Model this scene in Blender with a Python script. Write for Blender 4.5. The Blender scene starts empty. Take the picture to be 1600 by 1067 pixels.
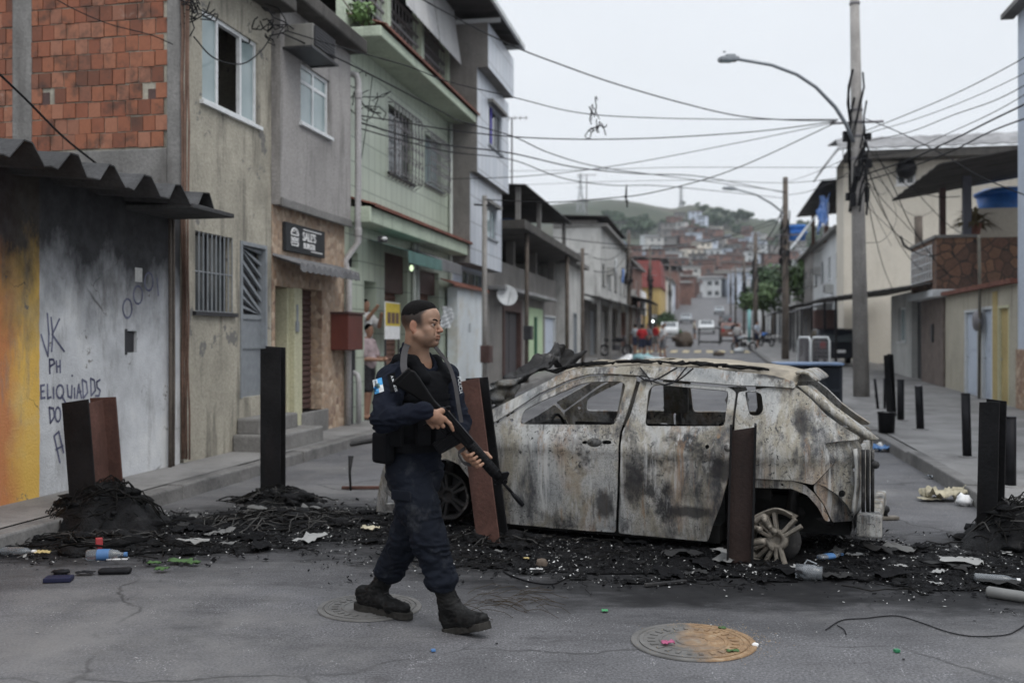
import bpy, bmesh, math, random
import numpy as np
from mathutils import Vector, Matrix, noise, geometry
random.seed(7); np.random.seed(7)
SC = bpy.context.scene; COL = SC.collection
# ------------------------------------------------------------------ camera, world, sun, exposure
CAMZ, FPX, HX, HY = 1.58, 1555.0, 800.0, 530.0
cam_d = bpy.data.cameras.new('camera'); cam = bpy.data.objects.new('camera', cam_d); COL.objects.link(cam)
cam.location = (0, 0, CAMZ); cam.rotation_euler = (math.pi/2, 0, 0)
cam_d.sensor_width = 36; cam_d.lens = 35; cam_d.shift_y = -3.5/1600
cam_d.clip_start = .1; cam_d.clip_end = 5000
cam_d.dof.use_dof = True; cam_d.dof.focus_distance = 6.0; cam_d.dof.aperture_fstop = 1.7
SC.camera = cam
W = bpy.data.worlds.new('World'); SC.world = W; W.use_nodes = True
def _world():
    nt = W.node_tree; nt.nodes.clear(); N = nt.nodes.new; L = nt.links.new
    out = N('ShaderNodeOutputWorld'); bg = N('ShaderNodeBackground')
    sky = N('ShaderNodeTexSky'); sky.sky_type = 'NISHITA'; sky.sun_disc = False
    sky.sun_elevation = math.radians(55); sky.sun_rotation = math.radians(140); sky.dust_density = 4
    tc = N('ShaderNodeTexCoord'); sep = N('ShaderNodeSeparateXYZ'); L(tc.outputs['Generated'], sep.inputs[0])
    rp = N('ShaderNodeValToRGB'); L(sep.outputs['Z'], rp.inputs[0])
    for i, (ps, cl) in enumerate(((0., (8.2, 8.4, 8.65)), (.36, (8.2, 8.5, 8.85)), (.62, (12.2, 12.8, 13.6)), (1., (17., 17.8, 18.9)))):      # overcast: about 2.4 times brighter overhead than at the horizon
        if i > 1: rp.color_ramp.elements.new(ps)
        rp.color_ramp.elements[i].position = ps; rp.color_ramp.elements[i].color = (*cl, 1)
    nz = N('ShaderNodeTexNoise'); nz.inputs['Scale'].default_value = 2.2; nz.inputs['Detail'].default_value = 4
    mp = N('ShaderNodeMapping'); mp.inputs['Scale'].default_value = (1, 1, 2.5); L(tc.outputs['Generated'], mp.inputs[0]); L(mp.outputs[0], nz.inputs[0])
    mr = N('ShaderNodeMapRange'); mr.inputs[3].default_value = .90; mr.inputs[4].default_value = 1.08; L(nz.outputs[0], mr.inputs[0])
    mul = N('ShaderNodeVectorMath'); mul.operation = 'SCALE'; L(rp.outputs[0], mul.inputs[0]); L(mr.outputs[0], mul.inputs['Scale'])
    mx = N('ShaderNodeMixRGB'); mx.inputs[0].default_value = .88; L(sky.outputs[0], mx.inputs[1]); L(mul.outputs[0], mx.inputs[2])
    L(mx.outputs[0], bg.inputs[0]); bg.inputs[1].default_value = .118; L(bg.outputs[0], out.inputs[0])
_world()
sun_d = bpy.data.lights.new('sun', 'SUN'); sun = bpy.data.objects.new('sun', sun_d); COL.objects.link(sun)
sun_d.energy = 1.0; sun_d.angle = math.radians(25); sun_d.color = (1, .96, .9)
sun.rotation_euler = (math.radians(35), 0, math.radians(-140+180)); sun.location = (0, 0, 40)
SC.view_settings.view_transform = 'Standard'; SC.view_settings.look = 'None'; SC.view_settings.exposure = 0.0; SC.view_settings.gamma = 1
SC.cycles.max_bounces = 6; SC.cycles.diffuse_bounces = 3; SC.cycles.transparent_max_bounces = 12
# ------------------------------------------------------------------ coordinates: s along the street, t across it (right positive), z up
DS = Vector((.196, .9806, 0)); DT = Vector((.9806, -.196, 0)); PHI = math.atan2(.9806, .196)
GP = [(-30, 0), (20, 0), (30, .2), (45, .5), (64, .85), (110, 2.1), (169, 4.8), (236, 9.4), (330, 18)]
def gz(s): return float(np.interp(s, [p[0] for p in GP], [p[1] for p in GP]))
def SW(s, t, z=0.): return DS*s + DT*t + Vector((0, 0, z))
def at(x, y, Y): return Vector(((x-HX)/FPX*Y, Y, CAMZ-(y-HY)/FPX*Y))
def onground(x, y, z=0.):
    Y = FPX*(CAMZ-z)/(y-HY); return Vector(((x-HX)/FPX*Y, Y, z))
class Fr:                       # a vertical plane: u along it, z up, d = depth into the wall
    def __init__(s, o, u, n): s.o, s.u, s.n = o, u, n
    def __call__(s, u, z, d=0.): return s.o + s.u*u + s.n*d + Vector((0, 0, z))
    def px(s, x, y, d=0.):
        r = Vector(((x-HX)/FPX, 1, (HY-y)/FPX)); c = Vector((0, 0, CAMZ)); p0 = s.o + s.n*d
        k = (p0-c).dot(s.n)/r.dot(s.n); p = c + r*k; return (p-p0).dot(s.u), p.z
    def rect(s, x0, x1, y0, y1, d=0.):   # picture rectangle: y0 top, y1 bottom, both read at x0
        u0, zt = s.px(x0, y0, d); _, zb = s.px(x0, y1, d); u1, _ = s.px(x1, y0, d)
        return (min(u0, u1), max(u0, u1), zb, zt)
def left(t): return Fr(DT*t, DS, -DT)
def right(t): return Fr(DT*t, DS, DT)
def front(s): return Fr(DS*s, DT, DS)
# ------------------------------------------------------------------ mesh helper
WM = {}
EACH = {'balcony_post', 'canopy_post', 'terrace_post', 'roof_post', 'veranda_post', 'joint_collar', 'stand', 'downpipe', 'pane', 'bottle_picture', 'doorstep', 'shutter_housing', 'rubber_foot', 'wheel_house', 'brick_hole_shade', 'axle', 'side_window', 'roof_edge', 'concrete_column'}
def setp(o, parent, M=None):
    if parent is not None: o.parent = parent; WM[o.name] = WM[parent.name]
    else: WM[o.name] = M if M is not None else Matrix.Identity(4)
class MB:
    def __init__(s): s.v = []; s.f = []; s.mi = []; s.var = []; s.m = 0; s.c = None
    def face(s, pts, var=None):
        n = len(s.v); s.v += [tuple(p) for p in pts]; s.f.append(tuple(range(n, n+len(pts)))); s.mi.append(s.m); s.var.append(s.c if var is None else var); return s
    def mesh(s, V, F):
        n = len(s.v); s.v += [tuple(p) for p in V]
        for f in F: s.f.append(tuple(i+n for i in f)); s.mi.append(s.m); s.var.append(s.c)
        return s
    def hexa(s, P):             # 8 corners: bottom ring 0-3, top ring 4-7
        return s.mesh(P, [(3, 2, 1, 0), (4, 5, 6, 7), (0, 1, 5, 4), (1, 2, 6, 5), (2, 3, 7, 6), (3, 0, 4, 7)])
    def fbox(s, fr, u0, u1, z0, z1, d0, d1):
        return s.hexa([fr(u0, z0, d0), fr(u1, z0, d0), fr(u1, z0, d1), fr(u0, z0, d1), fr(u0, z1, d0), fr(u1, z1, d0), fr(u1, z1, d1), fr(u0, z1, d1)])
    def box(s, c, size, ax=None):
        c = Vector(c); ax = ax or (Vector((1, 0, 0)), Vector((0, 1, 0)), Vector((0, 0, 1)))
        a, b, e = [Vector(ax[i])*(size[i]/2) for i in range(3)]
        return s.hexa([c-a-b-e, c+a-b-e, c+a+b-e, c-a+b-e, c-a-b+e, c+a-b+e, c+a+b+e, c-a+b+e])
    def tube(s, pts, r, n=6, cap=True):
        pts = [Vector(p) for p in pts]; m = len(pts); R = r if hasattr(r, '__len__') else [r]*m
        V = []; F = []; up = None
        for i, p in enumerate(pts):
            d = (pts[min(i+1, m-1)]-pts[max(i-1, 0)]);
            if d.length < 1e-9: d = Vector((0, 0, 1))
            d.normalize()
            if up is None: up = Vector((0, 0, 1)) if abs(d.z) < .9 else Vector((1, 0, 0))
            a = d.cross(up);
            if a.length < 1e-6: a = d.cross(Vector((0, 1, 0)))
            a.normalize(); b = a.cross(d).normalized(); up = b
            for k in range(n):
                q = 2*math.pi*k/n; V.append(p+a*math.cos(q)*R[i]+b*math.sin(q)*R[i])
        for i in range(m-1):
            for k in range(n): F.append((i*n+k, i*n+(k+1) % n, (i+1)*n+(k+1) % n, (i+1)*n+k))
        if cap: F.append(tuple(range(n))[::-1]); F.append(tuple((m-1)*n+k for k in range(n)))
        return s.mesh(V, F)
    def lathe(s, c, prof, n=16, ax=None):       # prof: (radius, height) along ax[2]
        c = Vector(c); ax = ax or (Vector((1, 0, 0)), Vector((0, 1, 0)), Vector((0, 0, 1)))
        V = []; F = []; m = len(prof)
        for r, h in prof:
            for k in range(n):
                q = 2*math.pi*k/n; V.append(c+Vector(ax[0])*r*math.cos(q)+Vector(ax[1])*r*math.sin(q)+Vector(ax[2])*h)
        for i in range(m-1):
            for k in range(n): F.append((i*n+k, i*n+(k+1) % n, (i+1)*n+(k+1) % n, (i+1)*n+k))
        F.append(tuple(range(n))[::-1]); F.append(tuple((m-1)*n+k for k in range(n)))
        return s.mesh(V, F)
    def prism(s, outline, off):                 # outline: 3d polygon (world), off: extrusion vector
        P = [Vector(p) for p in outline]; n = len(P); off = Vector(off)
        V = P+[p+off for p in P]
        tr = geometry.tessellate_polygon([P])
        F = [tuple(f) for f in tr]+[tuple(i+n for i in f[::-1]) for f in tr]+[(i, (i+1) % n, (i+1) % n+n, i+n) for i in range(n)]
        return s.mesh(V, F)
    def build(s, name, mat, parent=None, smooth=False, bevel=0, solid=0, M=None, base=None):
        if name in EACH and parent is not None:          # every post, pane or collar becomes a part of its own
            r = list(range(len(s.v)))
            def find(i):
                while r[i] != i: r[i] = r[r[i]]; i = r[i]
                return i
            for f in s.f:
                for i in f[1:]: r[find(i)] = find(f[0])
            G = {}
            for k, f in enumerate(s.f): G.setdefault(find(f[0]), []).append(k)
            if len(G) > 1:
                out = None
                for ks in G.values():
                    q = MB(); mp = {}
                    for k in ks:
                        for i in s.f[k]:
                            if i not in mp: mp[i] = len(q.v); q.v.append(s.v[i])
                        q.f.append(tuple(mp[i] for i in s.f[k])); q.mi.append(s.mi[k]); q.var.append(s.var[k])
                    o = q.build(name, mat, parent, smooth, bevel, solid); out = out or o
                return out
        me = bpy.data.meshes.new(name); V = np.array(s.v, dtype=float).reshape(-1, 3)
        if parent is not None:
            Mi = np.array(WM[parent.name].inverted())
            V = V@Mi[:3, :3].T+Mi[:3, 3]; loc = None
        else:
            loc = Vector(base) if base is not None else Vector(((V[:, 0].min()+V[:, 0].max())/2, (V[:, 1].min()+V[:, 1].max())/2, V[:, 2].min()))
            V = V-np.array(loc)
        me.from_pydata(V.tolist(), [], s.f)
        for m in (mat if isinstance(mat, (list, tuple)) else [mat]): me.materials.append(m)
        if any(s.mi): me.polygons.foreach_set('material_index', s.mi)
        if any(x is not None for x in s.var):
            a = me.attributes.new('var', 'FLOAT', 'FACE'); a.data.foreach_set('value', [x or 0. for x in s.var])
        o = bpy.data.objects.new(name, me); COL.objects.link(o)
        setp(o, parent, None if loc is None else Matrix.Translation(loc))
        if loc is not None: o.location = loc
        bm = bmesh.new(); bm.from_mesh(me); bmesh.ops.recalc_face_normals(bm, faces=bm.faces); bm.to_mesh(me); bm.free()
        if smooth: me.polygons.foreach_set('use_smooth', [True]*len(me.polygons))
        if solid:
            md = o.modifiers.new('solid', 'SOLIDIFY'); md.thickness = solid; md.offset = 0
        if bevel:
            md = o.modifiers.new('bevel', 'BEVEL'); md.width = bevel; md.segments = 2; md.limit_method = 'ANGLE'
        return o
def tag(o, label=None, cat=None, group=None, kind=None):
    if label: o['label'] = label
    if cat: o['category'] = cat
    if group: o['group'] = group
    if kind: o['kind'] = kind
    return o
def thing(name, label, cat, loc=(0, 0, 0), group=None):
    o = bpy.data.objects.new(name, None); COL.objects.link(o); o.empty_display_size = .2; o.location = loc
    WM[o.name] = Matrix.Translation(Vector(loc)); return tag(o, label, cat, group)
def dup(root, delta, label=None, rz=0., group=None, mats=None):
    def cp(o, par):
        c = o.copy(); COL.objects.link(c); WM[c.name] = WM[o.name]
        if par is not None: c.parent = par
        for ch in o.children: cp(ch, c)
        return c
    r = cp(root, None); r.location = Vector(root.location)+Vector(delta); r.rotation_euler[2] = root.rotation_euler[2]+rz
    if label: r['label'] = label
    if group: r['group'] = group
    return r
def text(body, mat, name, parent, org, ux, uz, size, ext=.004, align='LEFT', label=None):
    cu = bpy.data.curves.new('lettering', 'FONT'); cu.body = body; cu.size = size; cu.extrude = ext; cu.align_x = align; cu.offset = size*.012
    o = bpy.data.objects.new('lettering', cu); COL.objects.link(o)
    dg = bpy.context.evaluated_depsgraph_get(); me = bpy.data.meshes.new_from_object(o.evaluated_get(dg)); bpy.data.objects.remove(o)
    ux = Vector(ux).normalized(); uz = Vector(uz).normalized(); nn = ux.cross(uz)
    mb = MB(); mb.mesh([Vector(org)+ux*v.co.x+uz*v.co.y+nn*v.co.z for v in me.vertices], [tuple(p.vertices) for p in me.polygons])
    bpy.data.meshes.remove(me)
    return mb.build(name, mat, parent)
# ------------------------------------------------------------------ materials
class NT:
    def __init__(s, name):
        s.m = bpy.data.materials.new(name); s.m.use_nodes = True; s.t = s.m.node_tree
        s.b = s.t.nodes['Principled BSDF']; s.pos = s.n('ShaderNodeNewGeometry').outputs['Position']
    def n(s, k): return s.t.nodes.new(k)
    def l(s, a, b): s.t.links.new(a, b)
    def map(s, sc=(1, 1, 1), rot=0., loc=(0, 0, 0), src=None):
        m = s.n('ShaderNodeMapping'); s.l(src or s.pos, m.inputs[0]); m.inputs['Scale'].default_value = sc if hasattr(sc, '__len__') else (sc,)*3
        m.inputs['Rotation'].default_value = (0, 0, rot); m.inputs['Location'].default_value = loc; return m.outputs[0]
    def noise(s, sc, det=5, rough=.55, dist=0., vec=None, off=0.):
        x = s.n('ShaderNodeTexNoise'); x.inputs['Scale'].default_value = sc; x.inputs['Detail'].default_value = det; x.inputs['Roughness'].default_value = rough; x.inputs['Distortion'].default_value = dist
        if off: vec = s.map(1, 0, (off, off*.7, off*1.3), vec)
        s.l(vec or s.pos, x.inputs['Vector']); return x.outputs[0]
    def ramp(s, fac, stops):
        r = s.n('ShaderNodeValToRGB'); s.l(fac, r.inputs[0]); e = r.color_ramp.elements
        while len(e) < len(stops): e.new(.5)
        for i, (p, c) in enumerate(stops):
            e[i].position = p; e[i].color = (*c, 1) if hasattr(c, '__len__') else (c, c, c, 1)
        return r.outputs[0]
    def rng(s, fac, a, b, c=0., d=1.):
        r = s.n('ShaderNodeMapRange'); s.l(fac, r.inputs[0])
        for i, v in enumerate((a, b, c, d)): r.inputs[i+1].default_value = v
        return r.outputs[0]
    def math(s, op, a, b=0.):
        m = s.n('ShaderNodeMath'); m.operation = op
        for i, v in enumerate((a, b)):
            if isinstance(v, (int, float)): m.inputs[i].default_value = v
            else: s.l(v, m.inputs[i])
        return m.outputs[0]
    def mix(s, fac, a, b, mode='MIX'):
        m = s.n('ShaderNodeMixRGB'); m.blend_type = mode
        for i, v in enumerate((fac, a, b)):
            if isinstance(v, (int, float)): m.inputs[i].default_value = v if i == 0 else (v, v, v, 1)
            elif isinstance(v, tuple): m.inputs[i].default_value = (*v, 1)
            else: s.l(v, m.inputs[i])
        return m.outputs[0]
    def bump(s, h, st=.3, dist=.02):
        b = s.n('ShaderNodeBump'); b.inputs['Strength'].default_value = st; b.inputs['Distance'].default_value = dist; s.l(h, b.inputs['Height']); s.l(b.outputs[0], s.b.inputs['Normal'])
    def col(s, c): s.l(c, s.b.inputs['Base Color'])
    def set(s, rough=.8, metal=0., spec=None):
        if isinstance(rough, (int, float)): s.b.inputs['Roughness'].default_value = rough
        else: s.l(rough, s.b.inputs['Roughness'])
        s.b.inputs['Metallic'].default_value = metal
        if spec is not None: s.b.inputs['Specular IOR Level'].default_value = spec
        return s.m
    def attr(s, nm):
        a = s.n('ShaderNodeAttribute'); a.attribute_name = nm; return a.outputs['Fac']
    def sep(s, v=None):
        p = s.n('ShaderNodeSeparateXYZ'); s.l(v or s.pos, p.inputs[0]); return p.outputs
    def street(s):              # (s, -t, z) coordinates
        return s.map(1, -PHI)
def wear(name, base, var=.25, big=.8, stain=(.05, .045, .04), amt=.5, streak=True, rough=.85, bump=.25, fine=30., metal=0., spots=None, spec=.3):
    n = NT(name); c0 = tuple(x*(1-var) for x in base); c1 = tuple(min(1, x*(1+var)) for x in base)
    c = n.ramp(n.noise(big, 6, .6), [(.3, c0), (.7, c1)])
    f = n.noise(fine, 4, .6, off=3.); c = n.mix(.35, c, n.ramp(f, [(.3, .25), (.7, .8)]), 'OVERLAY')
    if amt:
        v = n.map((3.2, 3.2, .45) if streak else (1.3, 1.3, 1.3)); g = n.noise(1.1, 7, .65, vec=v, off=5.)
        c = n.mix(n.rng(g, .52, .72, 0, amt), c, stain)
        g2 = n.noise(.55, 6, .7, off=11.); c = n.mix(n.rng(g2, .55, .68, 0, amt*.7), c, tuple(x*.55 for x in base))
    if spots:
        g3 = n.noise(2.3, 8, .7, off=17.); c = n.mix(n.rng(g3, .6, .63), c, spots)
    n.col(c)
    if bump: n.bump(n.mix(.5, n.noise(6, 6, .6), f), bump, .03)
    return n.set(rough, metal, .12 if max(base) < .03 else spec)
def plain(name, c, rough=.6, metal=0., var=.12, sc=12., bump=0.):
    n = NT(name); n.col(n.ramp(n.noise(sc, 4), [(.3, tuple(x*(1-var) for x in c)), (.7, tuple(min(1, x*(1+var)) for x in c))]))
    if bump: n.bump(n.noise(sc*3, 4), bump, .01)
    return n.set(rough, metal, .12 if max(c) < .05 and rough > .35 else .4)
def glow(name, c, st):
    n = NT(name); n.b.inputs['Emission Color'].default_value = (*c, 1); n.b.inputs['Emission Strength'].default_value = st; n.b.inputs['Base Color'].default_value = (*c, 1); return n.m
M = {}
M['asbestos'] = wear('asbestos', (.062, .062, .064), .35, 3., (.015, .015, .015), .8, False, bump=.5)
M['beige'] = wear('beige_plaster', (.37, .345, .285), .24, 1.1, (.06, .055, .048), .95, True, bump=.6, spots=(.17, .165, .155))
M['grey_plaster'] = wear('grey_plaster', (.33, .315, .305), .16, .8, (.09, .085, .08), .6, True, bump=.5)
M['concrete'] = wear('concrete', (.19, .185, .178), .25, 1.5, (.07, .065, .06), .6, True, bump=.5)
M['cement'] = wear('cement_wall', (.20, .19, .18), .22, 1.2, (.08, .075, .07), .5, True, bump=.4)
M['soot_slab'] = wear('sooty_slab', (.075, .07, .065), .4, 1.5, (.02, .02, .02), .5, True, bump=.5)
M['cream'] = wear('cream_paint', (.60, .555, .475), .07, .4, (.33, .29, .24), .3, True, bump=.15)
M['white_wall'] = wear('white_wall', (.55, .57, .58), .1, .6, (.25, .24, .22), .45, True, bump=.2)
M['dirty_white'] = wear('dirty_white_wall', (.47, .47, .455), .2, .8, (.12, .11, .1), .7, True, bump=.35)
M['pale_blue'] = wear('pale_blue_paint', (.47, .52, .60), .08, .6, (.28, .29, .3), .35, True, bump=.15)
M['yellow'] = wear('yellow_paint', (.42, .33, .15), .15, .8, (.25, .19, .1), .5, True, bump=.2)
M['pale_yellow'] = wear('pale_yellow_paint', (.49, .475, .33), .1, .8, (.3, .28, .2), .4, True, bump=.15)
M['white_frame'] = plain('white_aluminium', (.68, .70, .71), .4)
M['grey_frame'] = plain('grey_metal', (.27, .29, .31), .5, .3)
M['dark_frame'] = plain('dark_metal', (.05, .05, .055), .5, .4)
M['rail'] = plain('grey_railing', (.2, .19, .2), .5, .3)
M['shutter'] = wear('brown_shutter', (.085, .05, .045), .25, 3., (.03, .02, .02), .4, True, rough=.55, bump=.1)
M['shutter_red'] = wear('reddish_shutter', (.17, .09, .07), .25, 3., (.05, .03, .03), .4, True, rough=.55, bump=.1)
M['roof_tile'] = wear('clay_roof_tile', (.17, .07, .05), .35, 6., (.03, .02, .02), .6, False, bump=.4)
M['pvc'] = wear('grey_pvc_pipe', (.42, .41, .41), .1, 2., (.2, .18, .16), .5, True, rough=.5, bump=0)
M['pole'] = wear('pole_concrete', (.30, .285, .27), .2, 2., (.13, .12, .11), .6, True, bump=.3)
M['wood_pole'] = wear('dark_wood_pole', (.12, .10, .085), .3, 3., (.04, .035, .03), .5, True)
M['black_metal'] = plain('black_painted_metal', (.014, .014, .016), .5, .2, .4, 6., .1)
M['cable'] = plain('black_cable', (.018, .018, .02), .6)
M['grey_cable'] = plain('grey_cable', (.10, .10, .105), .6)
M['white'] = plain('white_print', (.75, .75, .75), .6)
M['blue_tarp'] = wear('blue_plastic', (.04, .16, .48), .25, 2., (.02, .06, .2), .5, False, rough=.4)
M['awning_green'] = wear('green_awning', (.09, .17, .155), .2, 3., (.03, .06, .05), .5, True)
M['awning_grey'] = wear('grey_awning', (.15, .15, .155), .2, 3., (.05, .05, .05), .5, True)
M['dark_roof'] = wear('dark_sheet_roof', (.055, .052, .05), .4, 1.5, (.02, .02, .02), .5, False)
M['grey_roof'] = wear('grey_sheet_roof', (.26, .26, .265), .25, 1.5, (.08, .08, .08), .6, False)
M['brick_far'] = wear('orange_brick', (.175, .10, .08), .35, .8, (.12, .07, .05), .5, True, bump=.2)
M['leaf'] = plain('green_leaves', (.055, .095, .03), .6, 0, .6, .9)
M['leaf_dark'] = plain('dark_green_leaves', (.032, .066, .022), .6, 0, .6, .9)
M['leaf_dry'] = plain('dry_leaves', (.11, .085, .04), .7, 0, .6, 2.)
M['bark'] = plain('bark', (.09, .07, .055), .9, 0, .4, 8., .3)
def _glass():
    n = NT('window_glass'); n.col(n.ramp(n.noise(1.5, 5), [(.3, (.23, .30, .31)), (.7, (.36, .43, .44))])); n.b.inputs['Specular IOR Level'].default_value = .6; return n.set(.12)
M['glass'] = _glass()
def _glassd():
    n = NT('dark_window_glass'); n.col(n.ramp(n.noise(1.5, 5), [(.3, (.03, .035, .04)), (.7, (.08, .09, .095))])); return n.set(.1)
M['glass_dark'] = _glassd()
def _tiles(name, c0, c1, mort, w, h, sz=.012, rough=.35, stain=(.25, .27, .22), sa=.4):
    n = NT(name); sx = n.sep(n.street()); cb = n.n('ShaderNodeCombineXYZ'); n.l(sx[0], cb.inputs[0]); n.l(sx[2], cb.inputs[1])
    b = n.n('ShaderNodeTexBrick'); n.l(cb.outputs[0], b.inputs['Vector']); b.inputs['Scale'].default_value = 1; b.offset = 0
    b.inputs['Brick Width'].default_value = w; b.inputs['Row Height'].default_value = h; b.inputs['Mortar Size'].default_value = sz
    b.inputs['Color1'].default_value = (*c0, 1); b.inputs['Color2'].default_value = (*c1, 1); b.inputs['Mortar'].default_value = (*mort, 1)
    g = n.noise(1.0, 7, .65, vec=n.map((3, 3, .5))); c = n.mix(n.rng(g, .5, .75, 0, sa), b.outputs['Color'], stain)
    n.col(n.mix(.3, c, n.ramp(n.noise(.7, 4), [(.3, .35), (.7, .65)]), 'OVERLAY')); n.bump(b.outputs['Fac'], -.3, .01); return n.set(rough)
M['green_tile'] = _tiles('green_tiles', (.43, .485, .395), (.46, .515, .42), (.22, .26, .21), .32, .42)
M['white_tile'] = _tiles('white_blue_tiles', (.47, .51, .57), (.56, .59, .64), (.3, .32, .35), .42, .62, .02, stain=(.3, .32, .36))
M['stone_clad'] = None
def _stone(name, cols, sc, gap=(.05, .035, .03)):
    n = NT(name); v = n.n('ShaderNodeTexVoronoi'); v.inputs['Scale'].default_value = sc; n.l(n.map(1), v.inputs['Vector'])
    e = n.n('ShaderNodeTexVoronoi'); e.feature = 'DISTANCE_TO_EDGE'; e.inputs['Scale'].default_value = sc; n.l(n.map(1), e.inputs['Vector'])
    sp = n.n('ShaderNodeSeparateColor'); n.l(v.outputs['Color'], sp.inputs[0])
    c = n.ramp(sp.outputs[0], [(i/(len(cols)-1), k) for i, k in enumerate(cols)])
    c = n.mix(.5, c, n.ramp(n.noise(14, 5), [(.3, .3), (.7, .7)]), 'OVERLAY')
    n.col(n.mix(n.rng(e.outputs['Distance'], .02, .06, 1, 0), c, gap)); n.bump(e.outputs['Distance'], .5, .03); return n.set(.8)
M['stone_clad'] = _stone('brown_stone_cladding', [(.40, .29, .20), (.30, .20, .135), (.50, .39, .29), (.22, .14, .10)], 9., (.33, .26, .2))
M['stone_balcony'] = _stone('dark_stone_cladding', [(.13, .07, .05), (.21, .115, .07), (.08, .05, .04)], 3.6, (.035, .03, .028))
M['pebble'] = _stone('pebble_tiles', [(.35, .22, .14), (.22, .13, .09), (.5, .38, .28)], 14., (.3, .22, .16))
# ================================================================== GROUND
def _road():
    n = NT('asphalt'); p = n.sep()
    c = n.ramp(n.noise(.9, 7, .62), [(.28, (.070, .070, .074)), (.5, (.105, .104, .109)), (.72, (.145, .144, .151))])
    c = n.mix(.75, c, n.ramp(n.noise(75, 4, .75), [(.34, .12), (.5, .5), (.66, .95)]), 'OVERLAY')
    c = n.mix(n.rng(n.noise(13, 7, .75, vec=n.map((.5, 1.3, 1)), off=33.), .56, .68, 0, .5), c, (.04, .039, .04))
    v = n.n('ShaderNodeTexVoronoi'); v.inputs['Scale'].default_value = 55; n.l(n.pos, v.inputs['Vector'])
    c = n.mix(n.math('MULTIPLY', n.rng(v.outputs['Distance'], .16, .24, 1, 0), n.rng(n.noise(5, 5), .5, .62)), c, (.36, .36, .37))
    c = n.mix(n.rng(n.noise(2.4, 8, .72, vec=n.map((1, 2.2, 1)), off=4.), .56, .72, 0, .55), c, (.05, .047, .048))
    c = n.mix(n.rng(n.noise(.55, 7, .72, off=9.), .48, .66, 0, .65), c, (.19, .185, .18)); c = n.mix(n.rng(n.noise(1.3, 8, .75, vec=n.map((.8, 1.6, 1)), off=27.), .58, .70, 0, .6), c, (.035, .034, .036))
    e = n.n('ShaderNodeTexVoronoi'); e.feature = 'DISTANCE_TO_EDGE'; e.inputs['Scale'].default_value = .33
    wv = n.n('ShaderNodeMixRGB'); wv.blend_type = 'ADD'; wv.inputs[0].default_value = .5; n.l(n.pos, wv.inputs[1])
    nn = n.n('ShaderNodeTexNoise'); nn.inputs['Scale'].default_value = 1.6; nn.inputs['Detail'].default_value = 8; n.l(n.pos, nn.inputs['Vector']); n.l(nn.outputs['Color'], wv.inputs[2]); n.l(wv.outputs[0], e.inputs['Vector'])
    crack = n.math('MULTIPLY', n.rng(e.outputs['Distance'], .0, .006, 1, 0), n.rng(n.noise(.8, 4, off=2.), .45, .55))
    c = n.mix(n.math('MULTIPLY', crack, .8), c, (.03, .03, .03))
    # burn marks left on the asphalt by the fires
    m = None
    for cx, cy, rx, ry in ((-3.2, 8.0, 2.0, 1.25), (-1.4, 8.5, 2.1, 1.3), (1.0, 7.3, 2.5, 1.2), (1.3, 6.7, 1.8, 1.05), (3.3, 6.7, 2.0, 1.25), (-.2, 8.1, 1.7, 1.4)):
        dx = n.math('DIVIDE', n.math('SUBTRACT', p[0], cx), rx); dy = n.math('DIVIDE', n.math('SUBTRACT', p[1], cy), ry)
        d = n.math('SUBTRACT', 1.15, n.math('SQRT', n.math('ADD', n.math('MULTIPLY', dx, dx), n.math('MULTIPLY', dy, dy))))
        m = d if m is None else n.math('MAXIMUM', m, d)
    wob = n.math('ADD', m, n.math('MULTIPLY', n.math('SUBTRACT', n.noise(2.6, 8, .72, vec=n.map((.6, 1.5, 1)), off=6.), .5), 1.5))
    c = n.mix(n.rng(wob, -.35, .5, 0, .8), c, (.022, .022, .024))
    c = n.mix(n.rng(wob, .18, .55, 0, .97), c, n.ramp(n.noise(9, 6, .7), [(.35, (.004, .004, .005)), (.62, (.012, .012, .013)), (.78, (.07, .07, .075))]))
    n.col(c); n.bump(n.mix(.6, n.noise(60, 4, .7), n.noise(7, 6)), .35, .012)
    return n.set(n.rng(n.noise(1.5, 5), .3, .7, .6, .85), 0, .25)
M['road'] = _road()
M['pavement'] = wear('pavement_concrete', (.215, .21, .205), .25, 1.1, (.06, .055, .055), .6, False, bump=.3, fine=70)
M['kerb'] = wear('kerb_stone', (.17, .165, .16), .3, 2., (.04, .04, .04), .6, False, bump=.4)
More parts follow.
